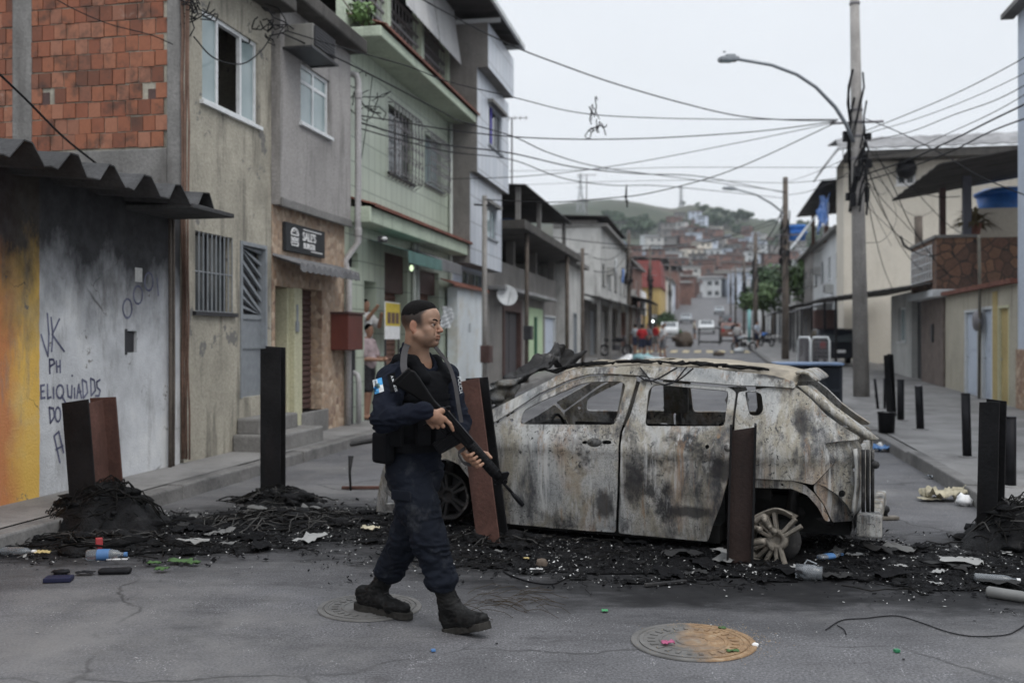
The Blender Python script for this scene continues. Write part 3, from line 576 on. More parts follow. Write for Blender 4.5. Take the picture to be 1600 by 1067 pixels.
def greenhouse():
    t = thing('green_house', 'pale green tiled two storey house with railed balcony and tiled eaves', 'house', SW(19.3, -6)); f = L6; u0, u1 = 15.75, 22.6
    w1 = f.rect(607, 645, 162, 268); w2 = f.rect(664, 690, 208, 285); ws = f.rect(544, 560, 392, 417); dr = f.rect(569, 588, 438, 660); s1 = f.rect(601, 637, 392, 640); s2 = f.rect(655, 686, 420, 640)
    mb = MB(); shell(mb, f, u0, u1, -.1, 6.62, [w1, w2, ws, dr, s1, s2], .35, 6.); mb.build('wall', M['green_tile'], t)
    window(t, f, w1, (.5,), (), .1, .05, M['dark_frame'], M['glass_dark']); window(t, f, w2, (.5,), (), .1, .05, M['grey_frame'], M['glass']); window(t, f, ws, (), (.5,), .12, .04, M['dark_frame'], M['glass_dark'], False)
    for r in (w1, w2):          # bulging wrought-iron grilles
        a, b, c, e = r; mb = MB(); a -= .1; b += .1; c -= .12; e += .1
        for i in range(9):
            u = a+(b-a)*i/8; mb.tube([f(u, c, -.02), f(u, c+.08, -.16), f(u, c+(e-c)*.35, -.18), f(u, e-.1, -.16), f(u, e, -.02)], .011, 5)
            for zz in np.linspace(c+.15, e-.2, 5): mb.tube([f(u+.06*math.sin(q), zz+.06*math.cos(q), -.175) for q in np.linspace(0, 5, 7)], .008, 4)
        for zz in np.linspace(c+.1, e-.1, 4): mb.tube([f(a, zz, -.02), f(a, zz, -.165), f(b, zz, -.165), f(b, zz, -.02)], .01, 5)
        mb.build('window_grille', M['rail'], t)
    shutter(t, f, s1, .28, M['shutter_red'], .1); shutter(t, f, s2, .28, M['shutter_red'], .1)
    mb = MB(); mb.fbox(f, s1[0], s1[1], s1[3]-.75, s1[3], .1, .3); mb.fbox(f, s2[0], s2[1], s2[3]-.5, s2[3], .1, .3); mb.build('shutter_housing', M['shutter'], t)
    mb = MB(); mb.fbox(f, dr[0], dr[1], dr[2], dr[3], .32, .34); mb.build('doorway_panel', M['dirty_white'], t)
    mb = MB(); mb.fbox(f, u0+.05, u1+.15, 6.62, 6.8, -.62, .0); mb.build('upper_cornice', wear('green_plaster', (.44, .50, .40), .12, 1., (.2, .22, .18), .5), t, bevel=.02)
    mb = MB(); tileroof(mb, f, u0+.1, u1+.2, 6.84, -.68, 7.05, 0.); mb.build('eave_tiles', M['roof_tile'], t)
    z3 = f.px(703, 388, -.35)[1]; mb = MB(); mb.fbox(f, u0+.1, u1+.1, z3-.05, z3+.22, -.42, .0); mb.build('lower_cornice', bpy.data.materials['green_plaster'], t, bevel=.02)
    mb = MB(); tileroof(mb, f, u0+.1, u1+.2, z3+.24, -.5, z3+.38, 0.); mb.build('eave_tiles', M['roof_tile'], t)
    # balcony
    mb = MB(); mb.fbox(f, u0, u1, 6.62, 7.35, .0, .15); mb.build('parapet', bpy.data.materials['green_plaster'], t)
    mb = MB()
    for u in (u0+.1, u0+2.35, u0+4.6, u1-.12): mb.fbox(f, u-.1, u+.1, 7.35, 10., -.004, .2)
    mb.build('balcony_post', bpy.data.materials['green_plaster'], t)
    mb = MB()
    for i in range(30): u = u0+.3+i*.225; mb.tube([f(u, 7.35, .08), f(u, 8.25, .08)], .012, 5)
    for zz in (7.55, 7.75, 7.95, 8.25): mb.fbox(f, u0+.2, u1-.2, zz-.025, zz+.025, .06, .10)
    mb.build('railing', M['rail'], t)
    mb = MB(); shell(mb, f, u0, u1, 7.2, 10.2, [(u0+1, u0+2, 7.3, 9.3), (u0+3.5, u0+5.5, 7.3, 9.3)], .2, 4., 2.); mb.fbox(f, u0, u1, 9.9, 10.1, .1, 6.); mb.build('upper_wall', M['cement'], t)
    for a, b, lo in ((u0+2.5, u0+4.85, 7.95), (u0+4.92, u0+6.75, 7.95)):          # sun-shade sheets leaning out
        mb = MB(); n = 20; V = []
        for i in range(n+1): u = a+(b-a)*i/n; w = .012*(i % 2); V += [f(u, 9.9, -.02-w), f(u, lo, -.30-w)]
        mb.mesh(V, [(2*i, 2*i+2, 2*i+3, 2*i+1) for i in range(n)]); mb.build('sun_shade', wear('shade_sheet', (.5, .5, .5), .1, 1, (.25, .25, .25), .4) if a < u0+3 else bpy.data.materials['shade_sheet'], t, solid=.01)
    for (x0, x1, y0, y1, m, out) in ((600, 656, 384, 415, 'awning_green', .75), (659, 700, 396, 424, 'awning_grey', .6)):
        r = f.rect(x0, x1, y0, y1, -.3); mb = MB(); n = 30; V = []
        for i in range(n+1): u = r[0]+(r[1]-r[0])*i/n; V += [f(u, r[3]+.12, -.02), f(u, r[2]+.26, -out), f(u, r[2]+.03+.03*(i % 2), -out-.01)]
        mb.mesh(V, [q for i in range(n) for q in ((3*i, 3*i+3, 3*i+4, 3*i+1), (3*i+1, 3*i+4, 3*i+5, 3*i+2))]); mb.build('awning', M[m], t, solid=.01, label=None) if False else mb.build('awning', M[m], t, solid=.01)
    mb = MB()
    for u in (s1[1]+.25, s1[1]+.5, u1-.15): mb.tube([f(u, .15, -.06), f(u, 3.6 if u < u1-.5 else 6.6, -.06)], .045, 7)
    mb.build('downpipe', wear('white_pipe', (.5, .53, .5), .1, 2, (.25, .26, .24), .5), t, smooth=True)
    b = f.rect(535, 559, 490, 547, -.2); x = thing('meter_box', 'dark red wall box with a yellow side beside the green doorway', 'meter box', f(b[0], b[2], -.2))
    mb = MB(); mb.fbox(f, b[0], b[1]-.02, b[2], b[3], -.30, .0); mb.build('cabinet', plain('red_brown_paint', (.11, .03, .022), .5, 0, .2, 4), x, bevel=.01)
    mb = MB(); mb.fbox(f, b[1]-.02, b[1]-.01, b[2]+.02, b[3]-.05, -.28, -.05); mb.build('yellow_side', M['yellow'], x)
    mb = MB(); mb.fbox(f, b[0]-.02, b[1]+.01, b[3]+.001, b[3]+.03, -.33, .0); mb.build('cover', M['shutter'], x)
    mb = MB(); mb.fbox(f, 15.88, 16.0, b[2]-.35, b[2]-.002, -.1, -.02); mb.tube([f(15.94, .15, -.06), f(15.94, b[2]-.34, -.06)], .02, 6); mb.build('socket', M['dark_frame'], x)
    b = f.rect(594, 617, 471, 530, -.15); x = thing('poster_board', 'yellow and white poster board standing before the red shutters', 'poster', f(b[0], .15, -.3))
    k = Fr(DT*-5.75+DS*0, DS, -DT); mb = MB(); mb.fbox(k, b[0], b[1], b[2], b[3], 0, .02); mb.build('sheet', M['white'], x)
    mb = MB(); h = b[3]-b[2]; w = b[1]-b[0]; mb.fbox(k, b[0]+.01, b[1]-.01, b[2]+h*.36, b[3]-.02, -.004, -.001); mb.build('yellow_print', plain('yellow_print', (.62, .47, .05), .5), x)
    mb = MB()
    for i in range(3): mb.fbox(k, b[0]+w*(.12+.28*i), b[0]+w*(.34+.28*i), b[2]+h*.42, b[2]+h*.72, -.008, -.0045)
    mb.build('bottle_pictures', plain('brown_print', (.12, .07, .06), .6), x); text('PROMO', M['dark_frame'], 'lettering', x, k(b[0]+w*.1, b[2]+h*.82, -.006), DS, (0, 0, 1), w*.24, .001) if False else None
    mb = MB(); mb.fbox(k, b[0]+.02, b[0]+.05, .15, b[2], 0, .03); mb.fbox(k, b[1]-.05, b[1]-.02, .15, b[2], 0, .03); mb.build('stand', M['dark_frame'], x)
    b = f.rect(690, 706, 478, 512, -.25); mb = MB(); V = [f(b[0]+(b[1]-b[0])*i/6, b[2]+(b[3]-b[2])*j/6, -.25+.05*math.sin(i*1.3+j)) for i in range(7) for j in range(7)]
    mb.mesh(V, [(i*7+j, (i+1)*7+j, (i+1)*7+j+1, i*7+j+1) for i in range(6) for j in range(6)]); o = mb.build('hanging_sheet', M['white_wall'], solid=.02); tag(o, 'pale paper sheet hanging at the far corner of the green house', 'sheet')
    p = f(*f.px(643, 420, -.25), -.25); x = thing('ceiling_lamp', 'lit bulb glowing under the grey awning of the green house', 'lamp', p); mb = MB(); mb.lathe(p, [(.01, -.05), (.035, -.02), (.04, .02), (.02, .07)], 10); mb.build('bulb', glow('greenish_bulb', (.75, .95, .6), 1.3), x, True); mb = MB(); mb.lathe(p, [(.04, .07), (.03, .16)], 8); mb.build('socket', M['dark_frame'], x)
    p = f(*f.px(598, 374, -.4), -.4); x = thing('floodlight', 'small white floodlight on the lower cornice of the green house', 'lamp', p); mb = MB(); mb.box(p, (.16, .12, .1)); mb.build('housing', M['dark_frame'], x); mb = MB(); mb.lathe(p+Vector((.04, -.08, 0)), [(.02, -.03), (.06, 0), (.02, .03)], 10); mb.build('lens', M['white'], x)
greenhouse()
def tilehouse():
    t = thing('tiled_house', 'tall narrow house of stepped floors faced in bluish white tiles', 'house', SW(24, -5.5)); u0 = 22.62
    lv = [(-5.09, u0, 25.7, 7.92, 8.95, []), (-5.35, u0, 26.3, 5.49, 7.92, [(764, 784, 163, 225)]), (-5.52, u0, 26.2, 3.37, 5.49, [(757, 776, 318, 368)])]
    for i, (tt, a, b, z0, z1, ws) in enumerate(lv):
        f = left(tt); H = [f.rect(*w) for w in ws]; mb = MB(); wallholes(mb, f, a, b, z0, z1, H, .12); mb.build('tiled_front', M['white_tile'], t)
        mb = MB(); D = 5.; mb.face([f(a, z0), f(a, z1), f(a, z1, D), f(a, z0, D)]); mb.face([f(b, z0), f(b, z1), f(b, z1, D), f(b, z0, D)]); mb.face([f(a, z0), f(b, z0), f(b, z0, D), f(a, z0, D)]); mb.face([f(a, z1), f(b, z1), f(b, z1, D), f(a, z1, D)]); mb.build('side_wall', M['cement'], t)
        for h in H: window(t, f, h, (.35, .7), (), .05, .05, M['grey_frame'], M['glass_dark'] if i == 1 else M['glass']); mb = MB(); mb.fbox(f, h[0]-.15, h[1]+.1, h[3]+.02, h[3]+.1, -.14, .0); mb.build('window_hood', M['concrete'], t)
    f = left(-5.35); h = f.rect(764, 784, 163, 225); mb = MB(); mb.fbox(f, h[0]+.3, h[0]+.5, h[2], h[2]+1.2, .03, .045); mb.build('blue_curtain', plain('blue_cloth', (.06, .05, .3), .8), t)
    f = left(-5.95); w = f.rect(722, 756, 420, 446); mb = MB(); shell(mb, f, u0, 26.2, -.1, 3.37, [w], .15, 5.); mb.build('ground_wall', M['pale_blue'], t)
    window(t, f, w, (.33, .67), (), .05, .05, M['grey_frame'], M['glass_dark'])
    f = left(-5.5); z = 9.15; mb = MB(); n = 24; V = []
    for i in range(n+1): u = 19.5+(25.2-19.5)*i/n; w = .03*(i % 2); V += [f(u, z+w, -.75), f(u, z+w+.35, 4.5)]
    mb.mesh(V, [(2*i, 2*i+2, 2*i+3, 2*i+1) for i in range(n)]); mb.build('terrace_roof', M['dark_roof'], t, solid=.02)
    mb = MB(); mb.fbox(f, 19.5, 25.25, z-.12, z, -.8, -.74); mb.fbox(f, 25.2, 25.26, z-.1, z+.05, -.74, 4.); mb.fbox(f, u0, u0+.05, z-.2, z-.1, -.7, 4)
    for u in (22.7, 25.1): mb.tube([f(u, 8.9, .5), f(u, z+.1, .5)], .04, 6)
    mb.build('roof_edge', M['white_wall'], t)
    f = left(-5.7); w = thing('white_shed', 'small white walled lean-to with a tiled coping below the tiled house', 'outbuilding', f(24, 0)); a = f.px(715, 500)[0]; b = f.px(756, 500)[0]; z = f.px(730, 452)[1]
    mb = MB(); shell(mb, f, a, b, -.1, z, [], .1, .24); mb.build('wall', wear('chalky_wall', (.60, .64, .66), .06, .6, (.42, .36, .24), .6, False, bump=.1), w); mb = MB(); tileroof(mb, f, a-.8, b+.1, z+.02, -.12, z+.14, .2); mb.build('coping', M['roof_tile'], w)
    text('15', M['grey_frame'], 'house_number', w, f(a+1.0, 1.75, -.004), DS, (0, 0, 1), .3, .001)
tilehouse()
# ================================================================== FURTHER LEFT SIDE
def sheet(mb, fr, u0, u1, zo, do, zi, di, amp=.03, step=.12):     # corrugated sheet, outer edge (zo, do) to inner (zi, di)
    n = max(2, int((u1-u0)/step)); V = []
    for i in range(n+1): u = u0+(u1-u0)*i/n; w = amp*(i % 2); V += [fr(u, zo+w, do), fr(u, zi+w, di)]
    mb.mesh(V, [(2*i, 2*i+2, 2*i+3, 2*i+1) for i in range(n)])
def simple_house(label, tt, u0, u1, h, mat, floors=2, side=-1, roof='slab', roofm='dark_roof', seed=0, cat='house', doorm='grey_frame', group=None, nwin=None, D=7., doors=True, lift=0.):
    rnd = random.Random(seed); fr = left(tt) if side < 0 else right(tt); g = gz(u0)+lift; t = thing('house', label, cat, fr((u0+u1)/2, g), group); H = []; fh = h/floors
    nb = nwin or max(1, int((u1-u0)/3.2)); wd = (u1-u0)/nb; drs = []; wins = []
    for k in range(floors):
        for i in range(nb):
            c = u0+wd*(i+.5)
            if k == 0 and doors and i % 2 == 0: r = (c-.55, c+.55, g+.15, g+2.3); drs.append(r)
            else: r = (c-.6, c+.6, g+k*fh+1.0, g+k*fh+2.15); wins.append(r)
            H.append(r)
    mb = MB(); shell(mb, fr, u0, u1, g-(.6 if not lift else 0), g+h, H, .15, D); mb.build('wall', M[mat], t)
    for r in wins: window(t, fr, r, (.5,), (), .06, .06, M[rnd.choice(['white_frame', 'grey_frame', 'dark_frame'])], M['glass_dark'])
    for r in drs: doorp(t, fr, r, .08, M[doorm])
    mb = MB()
    if roof == 'slab': mb.fbox(fr, u0-.1, u1+.1, g+h, g+h+.16, -.35, D); mb.build('roof', M['concrete'], t)
    elif roof == 'parapet': mb.fbox(fr, u0, u1, g+h, g+h+.7, 0, .15); mb.fbox(fr, u0, u1, g+h, g+h+.05, .15, D); mb.build('parapet', M[mat], t)
    else:
        sheet(mb, fr, u0-.2, u1+.2, g+h+1.3, -.7, g+h+1.7, D); 
        mb.build('roof', M[roofm], t, solid=.03); mb = MB()
        for u in np.linspace(u0+.2, u1-.2, 3): mb.fbox(fr, u-.08, u+.08, g+h, g+h+1.5, .05, .2)
        mb.build('roof_post', M['concrete'], t)
    return t
def gatehouse():
    f = L6; u0, u1 = 26.3, 39.; g = .15; t = thing('gate_house', 'grey house with brown gate below and dark open veranda under a long slab', 'house', f(32, g))
    ga = f.rect(786, 813, 478, 600); gr = f.rect(851, 868, 492, 575); mb = MB(); shell(mb, f, u0, u1, -.3, 3.85, [ga, gr], .25, 7.); mb.build('wall', M['cement'], t)
    mb = MB(); a, b, c, e = ga; c = g+.1; mb.fbox(f, a+.15, a+(b-a)*.48, c, e-.15, .1, .14); mb.fbox(f, a+(b-a)*.52, b-.15, c, e-.15, .1, .14); o = mb.build('gate', plain('dark_gate', (.06, .055, .06), .6), t)
    mb = MB(); mb.fbox(f, a-.1, a+.14, c, e+.25, -.04, .2); mb.fbox(f, b-.14, b+.1, c, e+.25, -.04, .2); mb.fbox(f, a+.14, b-.14, e-.14, e+.25, -.04, .2); mb.build('gate_frame', M['shutter'], o)
    doorp(t, f, (gr[0], gr[1], g+.15, gr[3]), .1, M['pale_blue'], M['white_wall'])
    p = f.rect(824, 846, 480, 560); mb = MB(); mb.fbox(f, p[0], p[1], g, p[3], -.05, .0); mb.build('green_panel', wear('light_green_paint', (.45, .58, .38), .08, 1, (.25, .3, .2), .4), t)
    mb = MB(); mb.fbox(f, p[0]+1.0, p[0]+1.25, g, p[3]-.3, -.12, -.051); mb.build('green_post', plain('dark_green', (.03, .10, .06)), t)
    mb = MB(); mb.fbox(f, u0+.5, u1, 4.62, 4.86, -1.0, 7.); mb.build('upper_slab', M['soot_slab'], t)
    mb = MB()
    for u in (u0+.7, 30.5, 34.5, u1-.4): mb.fbox(f, u-.12, u+.12, 3.85, 4.62, .02, .26)
    mb.fbox(f, u0, u1, 3.85, 4.6, 3., 3.1); mb.build('veranda_post', M['cement'], t)
    mb = MB(); mb.fbox(f, 27.5, 28.3, 4.05, 4.6, -.02, .0); mb.build('hung_cloth', M['white_wall'], t)
    mb = MB(); sheet(mb, f, 29.0, 39.3, 6.15, -.6, 6.5, 6.); mb.build('terrace_roof', M['dark_roof'], t, solid=.03)
    mb = MB()
    for u in (29.3, 33, 38.8): mb.fbox(f, u-.07, u+.07, 4.86, 6.2, -.4, -.26)
    mb.fbox(f, 30, 38.5, 4.86, 5.5, 2., 2.15); mb.build('terrace_post', M['concrete'], t)
    mb = MB(); mb.fbox(f, u0+.3, 36, 2.95, 3.05, -.5, .0); mb.build('lower_canopy', M['grey_roof'], t)
    p = f(*f.px(792, 462, -.5), -.5); d = thing('satellite_dish', 'pale round satellite dish above the brown gate', 'satellite dish', p); mb = MB(); ax = (DT.cross(Vector((0, 0, 1))), Vector((0, 0, 1)), (-Vector((0, 1, 0))+DT*.4+Vector((0, 0, .35))).normalized()); a0 = ax[2].cross(Vector((0, 0, 1))).normalized(); ax = (a0, ax[2].cross(a0), ax[2])
    mb.lathe(p, [(.02, -.06), (.17, -.035), (.29, .025), (.30, .03), (.28, .027), (.17, -.027), (.02, -.05)], 20, ax); mb.build('dish', M['white_wall'], d, True); mb = MB(); mb.tube([p-ax[2]*.1, p-ax[2]*.3, f(28.6, p.z-.2, 0)], .03, 6); mb.tube([p+ax[1]*.28, p+ax[2]*.28], .01, 5); mb.build('arm', M['grey_frame'], d)
gatehouse()
simple_house('narrow tall beige pillar-like house between the grey gate house and the canopied shops', -5.55, 39.1, 43.2, 4.2, 'dirty_white', 1, seed=1, roof='slab', nwin=1, D=3.)
def shops():
    f = left(-5.9); u0, u1 = 43.3, 75.; t = thing('shop_row', 'row of shaded shopfronts under one long dark canopy', 'shops', f(55, gz(55))); H = []; cols = ['pale_blue', 'grey_frame', 'dirty_white', 'dark_frame', 'pale_blue', 'dark_frame']
    for i in range(6): a = u0+1+i*5.2; H.append((a, a+3.2, gz(a)+.15, gz(a)+2.5))
    mb = MB(); shell(mb, f, u0, u1, -.3, 3.5, H, .3, 6.); mb.build('wall', M['cement'], t)
    for h, c in zip(H, cols): shutter(t, f, h, .2, M[c], .2)
    mb = MB(); n = 20
    for i in range(n): a = u0+(u1-u0)*i/n; b = u0+(u1-u0)*(i+1)/n; z = 3.05+gz(a)*.6; mb.hexa([f(a, z, -1.3), f(b, z, -1.3), f(b, z+.3, 0), f(a, z+.3, 0), f(a, z+.06, -1.3), f(b, z+.06, -1.3), f(b, z+.36, 0), f(a, z+.36, 0)])
    mb.build('canopy', M['dark_roof'], t); mb = MB()
    for i in range(7): a = u0+.3+i*5; mb.fbox(f, a-.08, a+.08, gz(a), 3.2+gz(a)*.6, -1.15, -1.0)
    mb.build('canopy_post', M['concrete'], t)
    f = left(-5.46); h = simple_house('two storey block with grey lower and beige upper floor above the canopied shops', -5.46, 50., 66., 3.9, 'dirty_white', 1, seed=5, roof='slab', D=2.4, doors=False, lift=2.75)
    mb = MB(); mb.fbox(f, 50.05, 60, 7.3, 7.6, .2, 2.4); mb.build('roof_room', M['cement'], h); mb = MB(); sheet(mb, f, 49.5, 61, 7.7, -.4, 7.85, 2.8, .04, .3); mb.build('room_roof', M['dark_roof'], h, solid=.04)
    mb = MB(); mb.fbox(f, 60.2, 64, 7.35, 7.5, -.3, .2); mb.build('blue_tarp', M['blue_tarp'], h)
shops()
simple_house('brick house with balcony and white panel left of the red roofed house', -5.6, 67., 79., 6.0, 'brick_far', 2, seed=8, roof='slab', D=4.)
o = MB(); f = left(-5.0); o.fbox(f, 74, 79, 3.4, 5.2, 0, .15); tag(o.build('advert_panel', M['white']), 'white blank panel mounted above the canopies before the red roofed house', 'panel')
simple_house('orange plastered house with dark roof beyond the white panel', -6.2, 80., 92., 6.4, 'brick_far', 2, seed=9, roof='slab', D=5.)
def redyellow():
    f = front(109.); t = thing('red_roofed_house', 'yellow house with a steep dull red roof front facing down the street', 'house', f(-7, 2)); a, b = -9.2, -5.4
    fr = front(109.); w = fr.rect(1015, 1027, 491, 512); mb = MB(); wallholes(mb, fr, a, b, 1.5, 7.2, [w], .3); mb.face([fr(b, 1.5), fr(b, 7.2), fr(b, 7.2, 12), fr(b, 1.5, 12)]); mb.face([fr(a, 1.5), fr(a, 7.2), fr(a, 7.2, 12), fr(a, 1.5, 12)]); mb.build('wall', wear('ochre_wall', (.44, .32, .13), .12, .5, (.2, .15, .1), .5), t)
    mb = MB(); mb.hexa([fr(a-.3, 7.2, -.3), fr(b+.2, 7.2, -.3), fr(b+.2, 7.2, 10), fr(a-.3, 7.2, 10), fr(a, 10.2, .6), fr(b-.1, 10.2, .6), fr(b-.1, 10.2, 9), fr(a, 10.2, 9)]); mb.build('roof', wear('dull_red_roof', (.19, .055, .05), .15, .6, (.09, .04, .04), .4), t)
    mb = MB(); mb.fbox(fr, w[0], w[1], w[2], w[3], .1, .15); mb.build('shop_window', M['white_wall'], t)
redyellow()
random.seed(21)
FC = ['dirty_white', 'cement', 'brick_far', 'cream', 'white_wall', 'pale_blue', 'brick_far', 'grey_plaster']
FW = {'dirty_white': 'stained white', 'cement': 'bare cement', 'brick_far': 'orange brick', 'cream': 'cream', 'white_wall': 'white', 'pale_blue': 'pale blue', 'grey_plaster': 'grey plastered'}
k = 0
for a, b in ((122, 133), (134, 148), (149, 160), (162, 178), (180, 196), (198, 214), (216, 232)):
    c = FC[k % 8]; h = random.uniform(5.5, 9); simple_house('%s house %s on the left side of the far climbing road' % (FW[c], ['nearest', 'second nearest', 'third', 'fourth', 'fifth', 'sixth', 'farthest'][k]), -6.3-random.uniform(0, 1.5), a, b, h, c, 2, seed=30+k, roof=random.choice(['slab', 'parapet', 'sheet']), D=8., group='houses along the far road'); k += 1
# ================================================================== RIGHT SIDE
R6 = right(6.1)
def rightrow():
    f = R6; t = thing('corner_building', 'tall pale blue building edge with pebble tiled base at the far right', 'building', f(18, .15))
    mb = MB(); shell(mb, f, 9, 21.8, -.1, 11, [], .1, 5.); mb.build('wall', M['pale_blue'], t); mb = MB(); mb.fbox(f, 9, 21.83, .1, 1.38, -.03, .2); mb.build('pebble_base', M['pebble'], t); mb = MB(); mb.fbox(f, 9, 22.1, 8.15, 8.25, -.25, 0); mb.build('ledge', M['concrete'], t)
    t = thing('door_wall', 'low wall with a yellow doorway and two pale doors on the right pavement', 'wall', f(25, .15)); zt = 2.72
    d1 = f.rect(1559, 1577, 478, 640); d2 = f.rect(1534, 1551, 480, 625); d3 = f.rect(1507, 1528, 485, 612); H = [(r[0], r[1], .15, min(r[3], 2.5)) for r in (d1, d2, d3)]
    mb = MB(); shell(mb, f, 21.82, 28.15, -.1, zt, H, .12, .3); mb.build('wall', wear('patchy_wall', (.40, .37, .30), .15, .8, (.16, .14, .12), .6), t)
    for r, c, fm in zip(H, ('yellow', 'pale_blue', 'pale_blue'), ('pale_yellow', 'white_wall', 'white_wall')): doorp(t, f, r, .06, M[c], M[fm])
    mb = MB(); mb.fbox(f, 21.85, 24.1, .15, zt-.05, -.012, -.002) if False else mb.fbox(f, H[0][1]+.02, H[1][0]-.02, .15, zt-.1, -.015, -.003); mb.build('yellow_strip', M['yellow'], t)
    mb = MB(); mb.fbox(f, 21.82, 28.15, zt, zt+.1, -.15, .4); mb.build('coping', M['roof_tile'], t)
    p = f(24.3, 0, -.12); mb = MB(); mb.tube([p+Vector((0, 0, .15)), p+Vector((.02, 0, 2.6)), p+Vector((0, 0, 3.9))], .035, 7); o = tag(mb.build('service_post', wear('yellowed_post', (.13, .12, .10), .3, 2, (.05, .05, .05), .6), None, True), 'thin service post with round meter between yellow and blue doors', 'post'); mb = MB(); mb.lathe(f(24.5, 2.0, -.12), [(.02, -.12), (.2, -.1), (.24, 0), (.2, .05), (.02, .06)], 14, (f.u, Vector((0, 0, 1)), -f.n)); mb.build('meter', M['rail'], o, True)
    # stone-clad balcony house
    g = front(28.2); t = thing('stone_balcony_house', 'house with dark stone clad balcony and barred window above the door wall', 'house', g(8, .15)); z0 = g.px(1500, 458)[1]; z1 = g.px(1500, 372)[1]; a = g.px(1490, 400)[0]
    mb = MB(); wallholes(mb, g, a, 13, .15, z1, [], .1); mb.face([g(a, .15), g(a, z1), g(a, z1, 5), g(a, .15, 5)]); mb.build('side_wall', M['stone_balcony'], t)
    fs = right(a-.45); b0, b1 = 28.1, 31.5; mb = MB(); mb.fbox(fs, b0, b1, z0+.1, z1, 0, .12); mb.fbox(fs, b0, b0+.12, z0+.1, z1, .12, .9); mb.build('balcony_wall', M['stone_balcony'], t); mb = MB(); mb.fbox(fs, b0-.1, b1, z0-.1, z0+.098, -.12, 1.2); mb.build('balcony_slab', M['white_wall'], t, bevel=.02); mb = MB(); mb.fbox(fs, b0-.05, b1, z1, z1+.08, -.05, 1.); mb.build('balcony_coping', M['concrete'], t)
    grille(t, fs, (b0+.4, b1-.3, z0+.4, z1-.15), 8, 4, -.05, .02, M['white_frame'])
    c0 = Vector(g(5.2, 0)); mb = MB(); n = 16; V = []
    for i in range(n+1): u = 25.2+6.5*i/n; w = .03*(i % 2); V += [SW(u, 5.35, 5.75+w), SW(u, 11, 6.7+w)]
    mb.mesh(V, [(2*i, 2*i+2, 2*i+3, 2*i+1) for i in range(n)]); mb.build('terrace_roof', M['dark_roof'], t, solid=.03)
    mb = MB(); mb.fbox(g, a+.25, a+.45, z1+.08, 5.9, .02, .22); mb.build('terrace_post', plain('slate_post', (.10, .10, .12)), t); mb = MB(); mb.fbox(g, a+.05, a+.2, z1+.08, 5.85, 1.8, 2.0); mb.build('terrace_post', M['shutter'], t)
    gg = front(30.8); mb = MB(); wallholes(mb, gg, 7.6, 13, 3.5, 5.35, [], .1); mb.face([gg(7.6, 3.5), gg(7.6, 5.35), gg(7.6, 5.2, 3), gg(7.6, 3.5, 3)]); mb.build('terrace_wall', M['cream'], t)
    # water tank
    p = gg(8.6, 5.1, 1.2); x = thing('water_tank', 'blue plastic water tank on the roof behind the terrace canopy', 'water tank', p); mb = MB(); mb.lathe(p, [(.62, -.2), (.72, .35), (.80, .75)], 20); mb.build('tank', M['blue_tarp'], x, True); mb = MB(); mb.lathe(p, [(.86, .751), (.88, .82), (.6, .95), (.2, 1.0)], 20); mb.build('lid', M['blue_tarp'], x, True); mb = MB(); mb.tube([p+Vector((-.5, -.72, .1)), p+Vector((.0, -.8, .12)), p+Vector((.2, -.8, -.2))], .03, 6); mb.build('pipe', M['white'], x)
    # low white house with open canopy
    f = right(6.05); t = thing('low_white_house', 'low stained white house with small window and dark doorway under sheet canopy', 'house', f(32, .2)); w = f.rect(1403, 1415, 478, 540); d = f.rect(1424, 1447, 470, 600); d = (d[0], d[1], .2, 2.75); w = (w[0], w[1], 1.5, 2.6)
    mb = MB(); shell(mb, f, 31.0, 36, -.1, 3.05, [w, d], .2, 5.); mb.build('wall', M['dirty_white'], t); window(t, f, w, (.5,), (), .08, .05); mb = MB(); mb.fbox(f, d[0], d[1], d[2], d[3], .18, .22); mb.build('door', M['dark_frame'], t)
    mb = MB(); shell(mb, f, 28.2, 30.98, -.1, 2.9, [], .2, 5.); mb.build('brick_part', wear('grey_brick', (.16, .13, .115), .25, 4, (.06, .05, .05), .6), t); mb = MB(); mb.fbox(f, 29.3, 29.5, 1.5, 2.0, -.05, 0); mb.build('meter_box', M['dark_frame'], t)
    mb = MB(); n = 40; V = []
    for i in range(n+1): s = 28.6+17*i/n; w_ = .03*(i % 2); V += [SW(s, 5.2-min(1.2, (s-28.6)*.12), 2.98+w_+(s-28.6)*.008), SW(s, 7.5, 3.35+w_+(s-28.6)*.008)]
    mb.mesh(V, [(2*i, 2*i+2, 2*i+3, 2*i+1) for i in range(n)]); mb.build('canopy', M['dark_roof'], t, solid=.04); mb = MB()
    for s in (36.5, 40, 45): mb.tube([SW(s, 4.3, .2), SW(s, 4.3, 3.)], .05, 6)
    mb.build('canopy_post', M['black_metal'], t); mb = MB(); mb.fbox(front(41.), 4., 4.9, 2.0, 2.75, 0, .5); mb.build('hanging_box', M['shutter'], t, bevel=.03)
    # tall cream building
    g = front(46.); gy = .5; t = thing('cream_building', 'tall cream painted building with one small white window under an overhanging roof', 'building', g(9, gy)); w = g.rect(1400, 1431, 257, 290); ct = 5.75
    mb = MB(); wallholes(mb, g, ct, 17, -.2, 9.6, [w], .2); mb.face([g(ct, -.2), g(ct, 9.6), g(ct, 9.6, 2.6), g(ct, -.2, 2.6)]); mb.face([g(ct, -.2, 2.6), g(ct, 9.6, 2.6), g(17, 9.6, 2.6), g(17, -.2, 2.6)]); mb.build('wall', M['cream'], t)
    window(t, g, w, (.5,), (), .05, .1, M['white'], M['glass_dark'])
